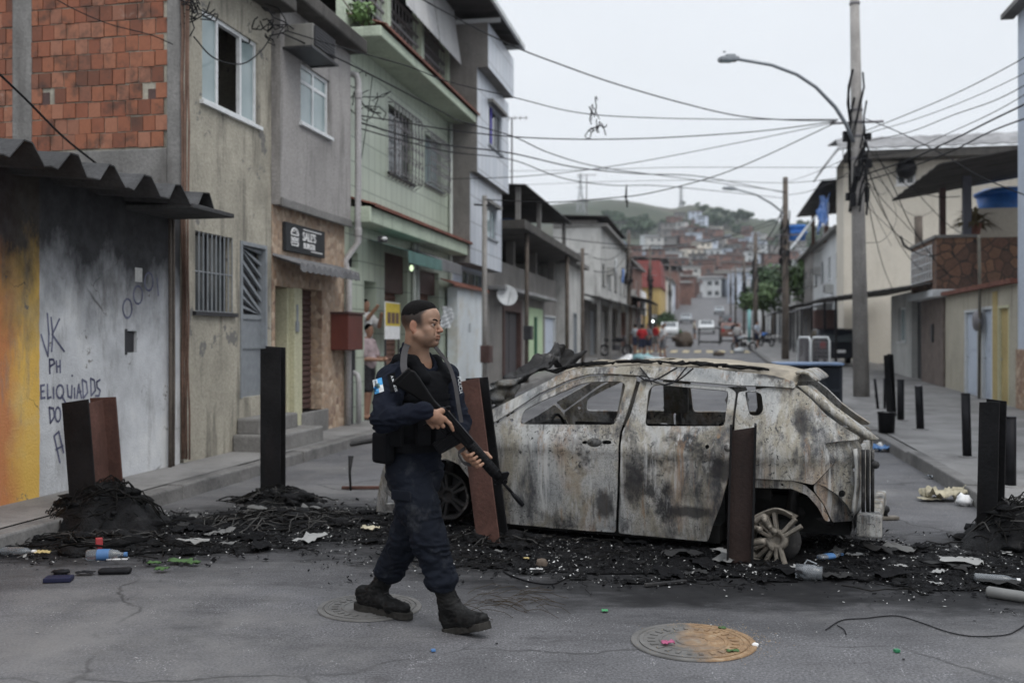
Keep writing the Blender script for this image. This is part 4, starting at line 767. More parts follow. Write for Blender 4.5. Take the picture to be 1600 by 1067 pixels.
    mb = MB(); za = 10.1; mb.hexa([g(4.6, 8.9, -.9), g(17, 9.9, -.9), g(17, 9.9, 3.4), g(4.6, 8.9, 3.4), g(5.6, 10.3, -.9), g(17, 11.0, -.9), g(17, 11.0, 3.4), g(5.6, 10.3, 3.4)]) if False else None
    for q in range(2):
        n = 30; V = []
        for i in range(n+1): u = 5.4+11.6*i/n; w_ = .05*(i % 2); V += [g(u, 9.75+w_, -1.1), g(u, 10.35+w_, -.2)] if q == 0 else [g(u, 10.35+w_, -.2), g(u, 10.7, 3.)]
        mb.mesh(V, [(2*i, 2*i+2, 2*i+3, 2*i+1) for i in range(n)])
    mb.face([g(5.75, 10.36, -.2), g(4.75, 9.0, -.9), g(4.75, 9.0, 3.), g(5.75, 10.36, 3.)]); mb.face([g(5.42, 9.78, -1.1), g(4.75, 9.0, -.9), g(5.75, 10.36, -.2)]); mb.build('roof', M['grey_roof'], t, solid=.05)
    mb = MB(); mb.fbox(g, ct, 17, 9.35, 9.7, -1., .0); mb.build('eave', M['soot_slab'], t)
    mb = MB(); pb = g(*g.px(1416, 264, -.3), -.3); mb.lathe(pb, [(.02, -.45), (.34, -.3), (.45, 0), (.34, .3), (.02, .4)], 12); tag(mb.build('black_bag', M['black_metal'], None, True), 'round black bundle hanging in front of the cream building window', 'bundle')
    mb = MB(); p = SW(33, 6.4, 0); mb.tube([p+Vector((0, 0, 3)), p+Vector((-.05, 0, 5.4))], .13, 8); o = tag(mb.build('roof_post', M['wood_pole'], None, True), 'short dark service post rising above the sheet canopy', 'post'); mb = MB(); mb.tube([p+Vector((0, 0, 4.2)), p+Vector((-.5, 0, 4.5)), p+Vector((-.6, 0, 4.8))], .04, 5); mb.box(p+Vector((.15, 0, 4.5)), (.3, .2, .3)); mb.build('bracket', M['dark_frame'], o)
rightrow()
def whitehouse():
    f = right(6.); t = simple_house('white two storey house with blue tarp on its terrace beyond the cream building', 6., 48.7, 62., 6.2, 'white_wall', 2, 1, 'slab', seed=41, D=6.)
    mb = MB(); sheet(mb, f, 48.7, 63, 9.0, -.9, 9.4, 5., .05, .3); mb.build('terrace_roof', M['dark_roof'], t, solid=.04); mb = MB(); sheet(mb, f, 56, 66, 6.7, -1.5, 8.4, -.3, .05, .25); mb.build('terrace_shade', M['white_wall'], t, solid=.03)
    mb = MB(); V = [f(49.5+5.*i/8, 7.3+1.3*j/4-.25*math.sin(i), -.5-.1*math.sin(i*2+j)) for i in range(9) for j in range(5)]; mb.mesh(V, [(i*5+j, (i+1)*5+j, (i+1)*5+j+1, i*5+j+1) for i in range(8) for j in range(4)]); mb.build('tarp', M['blue_tarp'], t, solid=.02); mb = MB()
    for s in (49, 55, 62): mb.fbox(f, s-.1, s+.1, 6.7, 9., -.1, .1)
    mb.build('terrace_post', M['brick_far'], t)
    p = SW(66, 5.4, 7.9); x = thing('water_tank', 'small blue water tank on the low roof behind the second street pole', 'water tank', p); mb = MB(); mb.lathe(p, [(.5, 0), (.58, .8), (.62, .82), (.55, .95), (.1, 1.)], 14); mb.build('tank', M['blue_tarp'], x, True); mb = MB(); mb.lathe(p, [(.63, .4), (.64, .5), (.63, .55)], 14); mb.build('rim', M['blue_tarp'], x, True)
    simple_house('grey house with dark doors on the right past the white tarp house', 6.4, 63., 76., 6.4, 'cement', 2, 1, 'slab', seed=43, D=6.); simple_house('low stained house with a canopy before the round green tree', 6.2, 77., 92, 3.2, 'dirty_white', 1, 1, 'sheet', seed=44, D=6.)
    simple_house('low white walled workshop behind the round green tree', 5.2, 118., 134., 5.6, 'white_wall', 1, 1, 'slab', seed=45, D=8.)
whitehouse()
k = 0
for a, b in ((94, 104), (105, 116), (136, 150), (152, 166), (168, 184), (186, 202), (204, 228)):
    c = FC[(k*3+1) % 8]; simple_house('%s house %s on the right side of the far climbing road' % (FW[c], ['nearest', 'second nearest', 'third', 'fourth', 'fifth', 'sixth', 'farthest'][k]), 6.6+random.uniform(0, 2), a, b, random.uniform(3., 7.5), c, 2, 1, random.choice(['slab', 'parapet', 'sheet']), seed=60+k, D=8., group='houses along the far road'); k += 1
# ================================================================== HILL, FAVELA, TREES, PYLONS
RX = [(-400, 470), (560, 420), (700, 370), (800, 335), (860, 322), (900, 314), (950, 313), (1000, 317), (1050, 326), (1080, 321), (1110, 324), (1140, 334), (1180, 344), (1240, 350), (1320, 360), (1500, 400), (2000, 470)]
def hillz(X, Y):
    px = HX+X/Y*FPX; zr = CAMZ+(HY-float(np.interp(px, [p[0] for p in RX], [p[1] for p in RX])))/FPX*760
    base = float(np.interp(Y, [228, 330, 450, 560, 660, 760, 900, 1200], [0, .15, .36, .58, .83, 1., .9, .3]))
    z = zr*base+(6 if Y > 235 else 2)*noise.noise(Vector((X*.02, Y*.02, 0)))*min(1, max(0, (Y-235)/120))+gz(min(Y, 235))*(1-min(1, max(0, (Y-232)/150)))*.9
    return z if abs(X-.2*Y) > 9 or Y > 300 else max(z, gz(Y)-.3) if Y > 240 else gz(Y)-.3
def hill():
    ys = list(np.linspace(232, 820, 60))+[900, 1000, 1200]; xs = np.linspace(-.55, .62, 75); V = [(x*y, y, hillz(x*y, y)-.25) for y in ys for x in xs]; n = len(xs)
    m = NT('hill_grass'); c = m.ramp(m.noise(.012, 7, .65), [(.35, (.026, .036, .020)), (.5, (.040, .047, .028)), (.66, (.066, .062, .042))]); c = m.mix(m.rng(m.noise(.05, 7, .7), .5, .62), c, (.045, .06, .03)); m.col(c)
    tag(MB().mesh(V, [(i*n+j, i*n+j+1, (i+1)*n+j+1, (i+1)*n+j) for i in range(len(ys)-1) for j in range(n-1)]).build('hill', m.set(.95), smooth=True), kind='structure')
hill()
def favela():
    rnd = random.Random(11); cnt = 0; mats = ['brick_far', 'brick_far', 'brick_far', 'cement', 'dirty_white', 'cream', 'cement', 'white_wall', 'brick_far', 'pale_blue']; wd = {'brick_far': 'orange brick', 'cement': 'grey cement', 'dirty_white': 'stained white', 'cream': 'cream', 'white_wall': 'white', 'pale_blue': 'pale blue'}
    Y = 236.
    while Y < 610 and cnt < 292:
        top = 395 if Y > 300 else 470
        x = 975+rnd.uniform(0, 10)
        while x < 1250:
            w = rnd.uniform(4.5, 8.5); X = (x+w/2*FPX/Y-HX)/FPX*Y; z = hillz(X, Y); x += (w+rnd.uniform(.2, 2.2))*FPX/Y
            if abs(X-.2*Y) < 5 and Y < 262: continue
            if Y > 430 and x < 1060-(590-Y)*.3: continue
            if Y > 560 and rnd.random() < .45: continue
            h = rnd.choice([3.2, 5.8, 5.8, 8.4]); m = rnd.choice(mats); a = rnd.uniform(-.5, .5); ux = Vector((math.cos(a), math.sin(a), 0)); fr = Fr(Vector((X, Y, 0)), ux, Vector((-math.sin(a), math.cos(a), 0)))
            t = thing('hillside_house', '%s hillside house of %s seen small among the stacked hill houses' % (wd[m], {3.2: 'one floor', 5.8: 'two floors', 8.4: 'three floors'}[h]), 'house', (X, Y, z), 'houses stacked up the far hillside')
            H = []; nf = round(h/2.7)
            for k in range(nf):
                for q in range(rnd.choice([1, 2, 2])): u = -w/2+w*(q+.7)/2.6; H.append((u, u+1.2, z+k*2.7+1, z+k*2.7+2.2))
            mb = MB(); shell(mb, fr, -w/2, w/2, z-3, z+h, H, .3, 6.); mb.build('wall', M[m], t)
            for hh in H: mb = MB(); mb.fbox(fr, hh[0], hh[1], hh[2], hh[3], .15, .2); mb.build('window', M['glass_dark'], t)
            mb = MB(); rm = rnd.choice(['concrete', 'dark_roof', 'grey_roof', 'roof_tile', 'concrete'])
            mb.hexa([fr(-w/2-.4, z+h, -.6), fr(w/2+.4, z+h, -.6), fr(w/2+.4, z+h+.4, 6.3), fr(-w/2-.4, z+h+.4, 6.3), fr(-w/2-.4, z+h+.2, -.6), fr(w/2+.4, z+h+.2, -.6), fr(w/2+.4, z+h+.8, 6.3), fr(-w/2-.4, z+h+.8, 6.3)]); mb.build('roof', M[rm], t); cnt += 1
        Y += rnd.uniform(14, 19)
favela()
def leaves(mb, c, R, n, sz, rnd):
    c = Vector(c)
    for i in range(n):
        d = Vector((rnd.gauss(0, 1), rnd.gauss(0, 1), rnd.gauss(0, 1))).normalized(); q = rnd.random()**.45
        p = c+Vector((d.x*R[0], d.y*R[1], d.z*R[2]))*q; a = Vector((rnd.gauss(0, 1), rnd.gauss(0, 1), rnd.gauss(0, 1))).normalized(); b = a.cross(d+Vector((.01, .02, .1))).normalized(); s = sz*rnd.uniform(.6, 1.3)
        mb.c = rnd.random(); mb.face([p-a*s, p-b*s*.6, p+a*s, p+b*s*.6])
def tree(label, base, h, R, leafm='leaf', n=900, lsz=.16, seed=1, lobes=6, group=None, name='tree'):
    rnd = random.Random(seed); base = Vector(base); t = thing(name, label, 'tree', base, group); mb = MB(); th = h-R[2]*1.2
    mb.tube([base-Vector((0, 0, .2)), base+Vector((.1, 0, th*.5)), base+Vector((0, .1, th+R[2]*.4))], [h*.035, h*.028, h*.012], 7)
    for i in range(5): a = i*1.3; mb.tube([base+Vector((0, 0, th*.8)), base+Vector((math.cos(a)*R[0]*.5, math.sin(a)*R[1]*.5, th+R[2]*.6))], [h*.015, h*.006], 5)
    mb.build('trunk', M['bark'], t, True); mb = MB(); c = base+Vector((0, 0, h-R[2]))
    for i in range(lobes): d = Vector((rnd.uniform(-.6, .6)*R[0], rnd.uniform(-.6, .6)*R[1], rnd.uniform(-.5, .6)*R[2])); leaves(mb, c+d, [x*rnd.uniform(.4, .6) for x in R], n//lobes, lsz, rnd)
    mb.build('crown', M[leafm], t); return t
q = SW(88, 4.3, gz(88)); tree('round bushy green tree by the right kerb before the white workshop', q, 5.2, (2.2, 2.2, 1.7), 'leaf', 1600, .22, 3)
q = SW(74, 7.5, gz(74)); tree('taller pale green tree leaning over the right canopy', q, 7.6, (2.6, 2.2, 2.4), 'leaf', 1500, .28, 4)
q = SW(104, 6.2, gz(104)); tree('dark green tree behind the round tree on the right', q, 7.5, (3., 2.5, 2.5), 'leaf_dark', 1200, .3, 5)
q = SW(100, -4.9, gz(100)); tree('small bush like tree at the left end of the yellow crossing', q, 3.0, (1.6, 1.4, 1.2), 'leaf_dark', 700, .2, 6)
rnd = random.Random(5); proto = tree('distant dark tree on the far hillside', (0, 640, 0), 11, (6, 6, 4.5), 'leaf_dark', 700, .9, 7, group='trees on the far hillside', name='hill_tree'); spots = []
for x0, x1, y0, y1, n in ((945, 1015, 540, 600, 26), (1095, 1170, 600, 700, 24), (1030, 1100, 570, 620, 10), (1180, 1300, 480, 640, 16), (1060, 1240, 720, 770, 26), (905, 960, 700, 720, 2)):
    for i in range(n): Yy = rnd.uniform(y0, y1); spots.append(((rnd.uniform(x0, x1)-HX)/FPX*Yy, Yy))
for i, (X, Y_) in enumerate(spots):
    if i == 0: o = proto; o.location = (X, Y_, hillz(X, Y_)-.5)
    else:
        o = dup(proto, Vector((X, Y_, hillz(X, Y_)-.5))-Vector(proto.location), rz=rnd.uniform(0, 6)); o.location = (X, Y_, hillz(X, Y_)-.5)
    s = rnd.uniform(.45, .9)*(.45 if Y_ > 690 else 1); o.scale = (s, s, s)
def pylon(label, x, ytop, ybot, Y, wpx):
    a = at(x, ybot, Y); h = at(x, ytop, Y).z-a.z; w = wpx/FPX*Y; t = thing('pylon', label, 'pylon', a); mb = MB(); lv = [0, .18, .34, .5, .64, .77, .89, 1.]; ww = [w*(1-.86*min(1, k/.75)) for k in lv]
    for i in range(len(lv)-1):
        P = [[a+Vector((sx*ww[j]/2, sy*ww[j]/2, lv[j]*h)) for sx, sy in ((-1, -1), (1, -1), (1, 1), (-1, 1))] for j in (i, i+1)]
        for k in range(4): mb.tube([P[0][k], P[1][k]], .28, 4); mb.tube([P[0][k], P[1][(k+1) % 4]], .16, 3); mb.tube([P[0][(k+1) % 4], P[1][k]], .16, 3); mb.tube([P[1][k], P[1][(k+1) % 4]], .16, 3)
    pm = plain('galvanised_lattice', (.30, .31, .32), .6); mb.build('lattice', pm, t); mb = MB()
    for z in (.72, .82, .92): mb.tube([a+Vector((-w*.42, 0, z*h)), a+Vector((0, 0, z*h+1)), a+Vector((w*.42, 0, z*h))], .22, 4)
    mb.build('cross_arm', pm, t)
pylon('left and larger lattice pylon on the bare green ridge', 907, 272, 352, 640, 17); pylon('right and smaller lattice pylon on the wooded ridge', 1064, 292, 345, 740, 11)
# ================================================================== POLES AND WIRES
def upole(label, base, top, r0, r1, mat='pole', arm=None, name='utility_pole', junk=True, seed=1):
    base = Vector(base); top = Vector(top); t = thing(name, label, 'utility pole', base); rnd = random.Random(seed); mb = MB(); mb.tube([base, base.lerp(top, .5), top], [r0, (r0+r1)/2, r1], 14); mb.build('shaft', M[mat], t, True); P = lambda k: base.lerp(top, k)
    if junk:
        mb = MB()
        for k in (.60, .655, .69, .72, .985): rr = r0+(r1-r0)*k; mb.lathe(P(k), [(rr+.012, -.03), (rr+.02, 0), (rr+.012, .03)], 14)
        mb.tube([P(.69)-DT*.6, P(.69)+DT*.6], .03, 6); mb.build('bracket', M['rail'], t)
        mb = MB()
        for i in range(26):
            k = rnd.uniform(.42, .70); a = rnd.uniform(0, 6.28); rr = r0+(r1-r0)*k+.03; pts = [P(k+.04*j)+Vector((math.cos(a+.5*j+rnd.uniform(-.3, .3)), math.sin(a+.5*j), 0))*(rr+rnd.uniform(0, .06)) for j in range(4)]; mb.tube(pts, rnd.uniform(.012, .03), 4)
        for i in range(8): k = rnd.uniform(.45, .66); a = rnd.uniform(0, 6.28); mb.box(P(k)+Vector((math.cos(a), math.sin(a), 0))*(r0+.06), (.12, .12, rnd.uniform(.12, .3)))
        mb.build('cable_bundle', M['cable'], t)
    if arm:
        mb = MB(); mb.tube(arm[:-1], [.045]*3+[.038]*(len(arm)-4), 8); o = mb.build('lamp_arm', M['grey_frame'], t, True); d = (arm[-1]-arm[-2]).normalized(); sd = d.cross(Vector((0, 0, 1))).normalized(); up = sd.cross(d); c = (arm[-1]+arm[-2])/2; L_ = (arm[-1]-arm[-2]).length
        mb = MB(); mb.box(c, (L_, .22, .09), (d, sd, up)); mb.box(c-d*L_*.1+up*.07, (L_*.5, .16, .06), (d, sd, up)); mb.lathe(c-up*.045+d*.1, [(.03, .19), (.04, .22)], 8); h = mb.build('lamp_head', M['grey_frame'], t, bevel=.015); mb = MB(); mb.box(c-up*.055+d*.05, (L_*.6, .17, .02), (d, sd, up)); mb.build('lens', M['glass'], h)
    return t
b = onground(1346, 625, .15); tp = at(1335, -3, 23.4)
arm = [at(x, y, Y) for x, y, Y in ((1333, 222, 23.3), (1322, 195, 23.2), (1305, 168, 23.1), (1275, 137, 22.9), (1245, 117, 22.7), (1205, 102, 22.4), (1152, 93, 22.1), (1124, 93, 22.0))]
upole('tall concrete street pole with long curved lamp arm on the right pavement', b, tp, .19, .105, 'pole', arm, 'street_lamp_pole')
b = SW(46.6, 3.3, .5); arm = [at(x, y, Y) for x, y, Y in ((1229, 340, 45), (1220, 330, 45), (1205, 318, 44.7), (1180, 304, 44.4), (1150, 296, 44), (1130, 294, 43.8))]
upole('second street pole with a smaller lamp arm behind the dark container', b, b+Vector((0, 0, 8.4)), .17, .11, 'wood_pole', arm, 'street_lamp_pole', True, 2)
b = SW(80, 3.4, gz(80)); upole('third wooden pole wrapped in cables near the round green tree', b, b+Vector((0, 0, 8.6)), .2, .13, 'wood_pole', None, 'utility_pole', True, 3)
b = SW(79, 2.9, gz(79)); mb = MB(); mb.tube([b, b+Vector((0, 0, 2.6))], .12, 8); tag(mb.build('painted_post', plain('turquoise_paint', (.2, .42, .42)), None, True), 'short turquoise painted post beside the third pole', 'post')
for x, yb, yt, t_, lb, box in ((757, 600, 306, -5.2, 'thin grey pole with meter box before the white lean-to', 553), (823, 572, 352, -5.2, 'thin dark pole with black box before the light green panel', 520), (910, 560, 388, -5.1, 'thin pole before the canopied shop row', None), (886, 560, 400, -5.15, 'thin leaning pole next to the narrow beige house', None)):
    f = left(t_); u, z = f.px(x, yt); g = gz(u)+.1; p = f(u, g); t = thing('service_pole', lb, 'pole', p); mb = MB(); mb.tube([p, f(u, (g+z)/2), f(u+.02, z)], .06 if u < 30 else .075, 8); mb.build('shaft', M['wood_pole'] if x > 760 else M['pole'], t, True); mb = MB(); mb.tube([f(u, z-.25, -.25), f(u, z-.2, .25)], .025, 5); mb.build('bracket', M['dark_frame'], t)
    if box: zz = f.px(x, box)[1]; mb = MB(); mb.fbox(f, u-.2, u+.2, zz-.2, zz+.2, -.16, .06); mb.build('box', M['dark_frame'] if x > 760 else M['shutter'], t, bevel=.01)
def smooth_path(P, m=6):
    P = [Vector(p) for p in P]; Q = [P[0]*2-P[1]]+P+[P[-1]*2-P[-2]]; out = []
    for i in range(1, len(Q)-2):
        for k in range(m):
            t = k/m; a, b, c, d = Q[i-1:i+3]; out.append(.5*((2*b)+(c-a)*t+(2*a-5*b+4*c-d)*t*t+(3*b-a-3*c+d)*t*t*t))
    return out+[P[-1]]
def wire(lb, pts, Y0, Y1, r=.011, mat='cable'):
    n = len(pts); xs = [p[0] for p in pts]; P = []
    for i, (x, y) in enumerate(pts): k = (x-xs[0])/(xs[-1]-xs[0]+1e-9); Yv = 1/((1-k)/Y0+k/Y1); P.append(at(x, y, Yv))
    mb = MB(); mb.tube(smooth_path(P), r, 5); tag(mb.build('overhead_wire', M[mat], None, True), lb, 'wire', 'overhead wires')
wl = [('thick black wire sagging from the shaded balcony to the tall lamp pole', [(600, -35), (700, 22), (800, 72), (880, 103), (960, 131), (1060, 160), (1150, 181), (1230, 188), (1308, 189)], 17.5, 23.2, .014),
 ('wire from the burger shop roof past the green eave to the lamp pole', [(445, 48), (545, 78), (640, 105), (700, 128), (800, 152), (900, 176), (1000, 184), (1150, 187), (1310, 187)], 13.6, 23.2, .009),
 ('wire from below the air conditioner dropping steeply towards the distant pole', [(440, 52), (545, 100), (690, 175), (720, 190), (800, 213), (860, 240), (940, 262), (1060, 278), (1228, 300)], 13.5, 45., .012),
 ('nearly level wire from the green house to the lamp pole with a hanging tangle', [(556, 180), (620, 190), (700, 203), (800, 214), (900, 218), (1000, 217), (1100, 212), (1200, 204), (1306, 190)], 17., 23.2, .012),
 ('long low wire from the green house running down to the second street pole', [(556, 190), (640, 215), (705, 228), (800, 240), (900, 262), (1000, 272), (1100, 277), (1228, 302)], 17., 45., .016),
 ('thin wire below the long low wire from the green house', [(558, 200), (640, 223), (705, 238), (800, 250), (880, 279), (960, 290), (1050, 292), (1226, 310)], 17., 45., .012),
 ('wire rising from the thin grey pole to the lamp pole', [(757, 312), (800, 314), (870, 316), (960, 309), (1010, 303), (1100, 281), (1180, 251), (1304, 193)], 23., 23.2, .012),
 ('pale thin wire crossing the sky from tiled house to lamp pole', [(700, 280), (800, 277), (900, 268), (1000, 253), (1100, 234), (1200, 214), (1304, 192)], 23., 23.3, .009),
 ('faint level wire just above the ridge towards the lamp pole', [(780, 268), (900, 266), (1050, 262), (1200, 262), (1330, 262)], 30, 23.4, .007),
 ('faint level wire under the other faint wire', [(800, 290), (950, 284), (1100, 282), (1230, 286), (1335, 275)], 35, 23.4, .007),
 ('upper wire from lamp pole to the pale corner building', [(1350, 206), (1420, 178), (1490, 148), (1560, 113), (1640, 68)], 23.3, 17., .010),
 ('second wire from lamp pole to the pale corner building', [(1350, 210), (1420, 190), (1490, 165), (1560, 135), (1640, 95)], 23.3, 17., .008),
 ('third wire from lamp pole to the pale corner building', [(1350, 222), (1420, 207), (1490, 180), (1560, 155), (1640, 112)], 23.3, 17., .010),
 ('fourth wire crossing before the cream roof to the corner building', [(1350, 245), (1420, 235), (1490, 205), (1560, 172), (1640, 125)], 23.3, 17., .009),
 ('thick upper wire before the cream roof to the corner building', [(1345, 275), (1420, 250), (1490, 218), (1550, 188), (1640, 145)], 23.3, 17., .018),
 ('thick lower wire before the cream roof to the corner building', [(1345, 285), (1420, 262), (1490, 235), (1550, 205), (1640, 172)], 23.3, 17., .016),
 ('wire dropping from lamp pole across the cream wall to the balcony', [(1350, 185), (1400, 205), (1470, 240), (1540, 280), (1640, 320)], 23.3, 18., .012),
 ('steep wire from lamp pole down across the cream wall', [(1368, 238), (1395, 290), (1425, 355), (1470, 418), (1500, 440)], 23.3, 27., .012),
 ('curving wire below the small white window', [(1425, 290), (1445, 315), (1480, 350), (1510, 370)], 25, 27., .010),
 ('thin wire looping over the cream wall at mid height', [(1350, 262), (1390, 300), (1400, 345), (1380, 375), (1352, 380)], 23.3, 23.5, .007),
 ('thin slack wire from lamp pole to the roof post', [(1352, 300), (1370, 340), (1385, 370), (1393, 385)], 23.3, 31., .007),
 ('low thin wire from lamp pole to the balcony grille', [(1352, 320), (1400, 365), (1440, 390), (1476, 400)], 23.3, 28., .007),
 ('wire from lamp pole back to the second street pole', [(1338, 262), (1300, 285), (1260, 300), (1232, 305)], 23.4, 45., .012),
 ('upper thin wire from lamp pole back to the second street pole', [(1338, 240), (1300, 258), (1260, 275), (1232, 284)], 23.4, 45., .010),
 ('slack cable across the open window of the brick house', [(303, 58), (330, 88), (360, 100), (385, 98), (410, 78), (428, 50)], 11.4, 13.4, .009),
 ('black cable slanting down in front of the brick side', [(-20, 98), (40, 155), (100, 215), (152, 257)], 9.2, 10.9, .012),
 ('thin cable crossing the top of the brick side', [(60, -18), (110, 12), (170, 38), (235, 55), (270, 70)], 10.2, 11.3, .006),
 ('vertical cable down the middle of the green tiled wall', [(582, 120), (575, 180), (566, 240), (556, 300), (553, 322)], 17.4, 17.1, .007),
 ('thin wire from second street pole to the third pole', [(1230, 300), (1215, 345), (1200, 372), (1182, 392)], 45., 78., .02)]
for l_, p_, a_, b_, r_ in wl: wire(l_, p_, a_, b_, r_)
tangle('wire_tangle', 'knotted scrap of cable hanging from the level wire in the sky', at(930, 195, 20.5), .22, 9, .012, M['cable'], seed=4, squash=(.8, .4, 1.2)); tangle('cable_tangle', 'coil of cables fixed on the green tiled wall by the drainpipe', L6(16.35, *[5.9-.25], -.08), .32, 14, .009, M['cable'], seed=6)
tangle('cable_tangle', 'bundle of loose cables at the eave between beige and grey houses', at(418, 45, 13.2), .25, 9, .009, M['cable'], seed=8)
tangle('wire_tangle', 'short dangling cable end under the low wire before the ridge', at(979, 300, 25), .12, 5, .012, M['cable'], seed=9, squash=(.3, .3, 1.6))
# ================================================================== ROOF CLUTTER AND SMALL FRONT FITTINGS
def clutter():
    rnd = random.Random(31); tk = [M['blue_tarp'], M['white_wall'], M['grey_roof']]; tw = ['blue', 'pale', 'grey']
    for i, (tt, s, z, lb) in enumerate(((-7.5, 36, 5.0, 'on the terrace of the gate house'), (-6.6, 62, 7.3, 'on the flat roof beside the small roof room'), (-7., 74, 7.4, 'on the brick house with balcony'), (-7.5, 85, 8.0, 'on the orange plastered house'), (8.2, 70, 7.8, 'on the grey house at the right'), (9, 99, 8., 'on the first far right house'))):
        p = SW(s, tt, z); x = thing('water_tank', '%s round water tank %s' % (tw[i % 3], lb), 'water tank', p); mb = MB(); mb.lathe(p, [(.55, 0), (.66, .8), (.69, .82)], 14); mb.build('tank', tk[i % 3], x, True); mb = MB(); mb.lathe(p, [(.70, .821), (.62, .95), (.15, 1.02)], 14); mb.build('lid', tk[i % 3], x, True)
    for i, (tt, s, z, h, lb) in enumerate(((-6.2, 31, 6.4, 2.2, 'above the dark veranda house'), (-6.4, 52, 7.8, 2.4, 'above the roof room'), (-6.3, 70, 7.2, 2.6, 'above the brick balcony house'), (6.6, 53, 9.3, 2.2, 'above the white tarp house'), (7., 66, 7.4, 2.4, 'above the grey house on the right'))):
        p = SW(s, tt, z); x = thing('antenna', 'thin television antenna %s' % lb, 'antenna', p); mb = MB(); mb.tube([p, p+Vector((0, 0, h))], .03, 5); mb.build('mast', M['rail'], x); mb = MB(); mb.tube([p+Vector((-.5, 0, h)), p+Vector((.5, 0, h))], .015, 4); [mb.tube([p+Vector((-.45+.18*k, -.3, h)), p+Vector((-.45+.18*k, .3, h))], .01, 4) for k in range(6)]; mb.build('element', M['rail'], x)
    for i, (side, tt, s, z) in enumerate(((-1, -5.46, 53, 5.0), (-1, -5.6, 70, 4.6), (1, 6., 52, 3.9), (1, 6.4, 67, 5.0), (1, 6., 58, 5.2))):
        f = left(tt) if side < 0 else right(tt); x = thing('air_conditioner', 'small boxy air conditioner on the %s front of the %s' % (('upper', ['block above the canopied shops', 'brick balcony house', '', '', ''][i]) if side < 0 else (['', '', 'lower', 'upper', 'upper'][i], ['', '', 'white tarp house', 'grey house on the right', 'white tarp house far end'][i])), 'air conditioner', f(s, z, -.3)); mb = MB(); mb.fbox(f, s, s+.7, z, z+.45, -.4, .02); mb.build('casing', M['dirty_white'], x, bevel=.02); mb = MB(); mb.fbox(f, s+.05, s+.65, z+.05, z+.4, -.415, -.401); mb.build('grille', M['dark_frame'], x)
    for i, (side, tt, a, b, z, m) in enumerate(((1, 6., 52, 60, 3.1, 'grey_roof'), (1, 6.4, 64, 75, 3.6, 'dark_roof'), (-1, -5.6, 67, 78, 4.2, 'dark_roof'), (1, 6.2, 77, 91, 3.6, 'grey_roof'))):
        f = left(tt) if side < 0 else right(tt); mb = MB(); sheet(mb, f, a, b, z, -1.6, z+.35, .0, .03, .25); o = mb.build('street_canopy', M[m], None, solid=.04); tag(o, '%s sheet canopy over the pavement %s' % ('grey' if m == 'grey_roof' else 'dark', ['before the white tarp house', 'before the grey house on the right', 'before the brick balcony house', 'before the low stained house'][i]), 'canopy'); pb = MB(); [pb.tube([f(u, gz(u), -1.5), f(u, z+.02, -1.5)], .05, 6) for u in np.linspace(a+.3, b-.3, 4)]; pb.build('canopy_post', M['dark_frame'], o)
    for i, (s, z) in enumerate(((54, 6.0), (58.5, 5.7))):        # laundry
        f = left(-5.4); mb = MB(); V = [f(s+.12*a, z-.16*b+.01*math.sin(a), -.3-.05*math.sin(a*1.2+b)) for a in range(8) for b in range(6)]; mb.mesh(V, [(a*6+b, (a+1)*6+b, (a+1)*6+b+1, a*6+b+1) for a in range(7) for b in range(5)]); tag(mb.build('laundry_cloth', [M['white_wall'], M['blue_tarp']][i], None, True, solid=.01), '%s cloth drying on the upper front of the block above the shops' % ['white', 'blue'][i], 'laundry')
clutter()
# ================================================================== BURNT CAR
CP0 = Vector((1.455, 7.3, 0)); CD = Vector((-.9224, .3862, 0)); CN = Vector((.3862, .9224, 0)); CW = 1.78
def cv(u, z):                   # how far the body side lies in from its widest line
    v = .055*max(0, (.60-z)/.5)**2+.43*max(0, z-.80)-.014*math.exp(-((z-.735)/.035)**2)
    if u > 1.8: v += .13*((u-1.8)/1.2)**2
    if u < -.45: v += .20*((-.45-u)/.6)**2
    return v+.007*noise.noise(Vector((u*4, z*4, 1)))
def CP(u, v, z): return CP0+CD*u+CN*v+Vector((0, 0, z))
def cpx(x, y, off=0.):
    k = (x-HX)/FPX; v = 0.
    for _ in range(6):
        q = v+off; u = (CP0.x+CN.x*q-k*(CP0.y+CN.y*q))/(-CD.x+k*CD.y); Y = CP0.y+CN.y*q+CD.y*u; z = CAMZ-(y-HY)/FPX*Y; v = cv(u, z)
    return u, z
def chaikin(P, n=1):            # corners rounded off by a few pixels
    R = 3.5 if n == 1 else 6.5; Q = []
    for i in range(len(P)):
        p, a, b = [np.array(P[(i+k) % len(P)], float) for k in (0, -1, 1)]; la, lb = np.linalg.norm(a-p), np.linalg.norm(b-p); q0 = p+(a-p)/la*min(R, la*.35); q1 = p+(b-p)/lb*min(R, lb*.35)
        Q += [tuple(q0), tuple(.25*q0+.5*p+.25*q1), tuple(q1)]
    return Q if n else P
def inpoly(pts, P):
    x, y = pts[:, 0], pts[:, 1]; r = np.zeros(len(pts), bool)
    for i in range(len(P)):
        (x1, y1), (x2, y2) = P[i], P[(i+1) % len(P)]
        if y1 == y2: continue
        c = ((y1 > y) != (y2 > y)) & (x < (x2-x1)*(y-y1)/(y2-y1)+x1); r ^= c
    return r
def resample(P, h):
    out = []
    for i in range(len(P)):
        a, b = np.array(P[i]), np.array(P[(i+1) % len(P)]); n = max(1, int(np.linalg.norm(b-a)/h))
        out += [tuple(a+(b-a)*k/n) for k in range(n)]
    return out
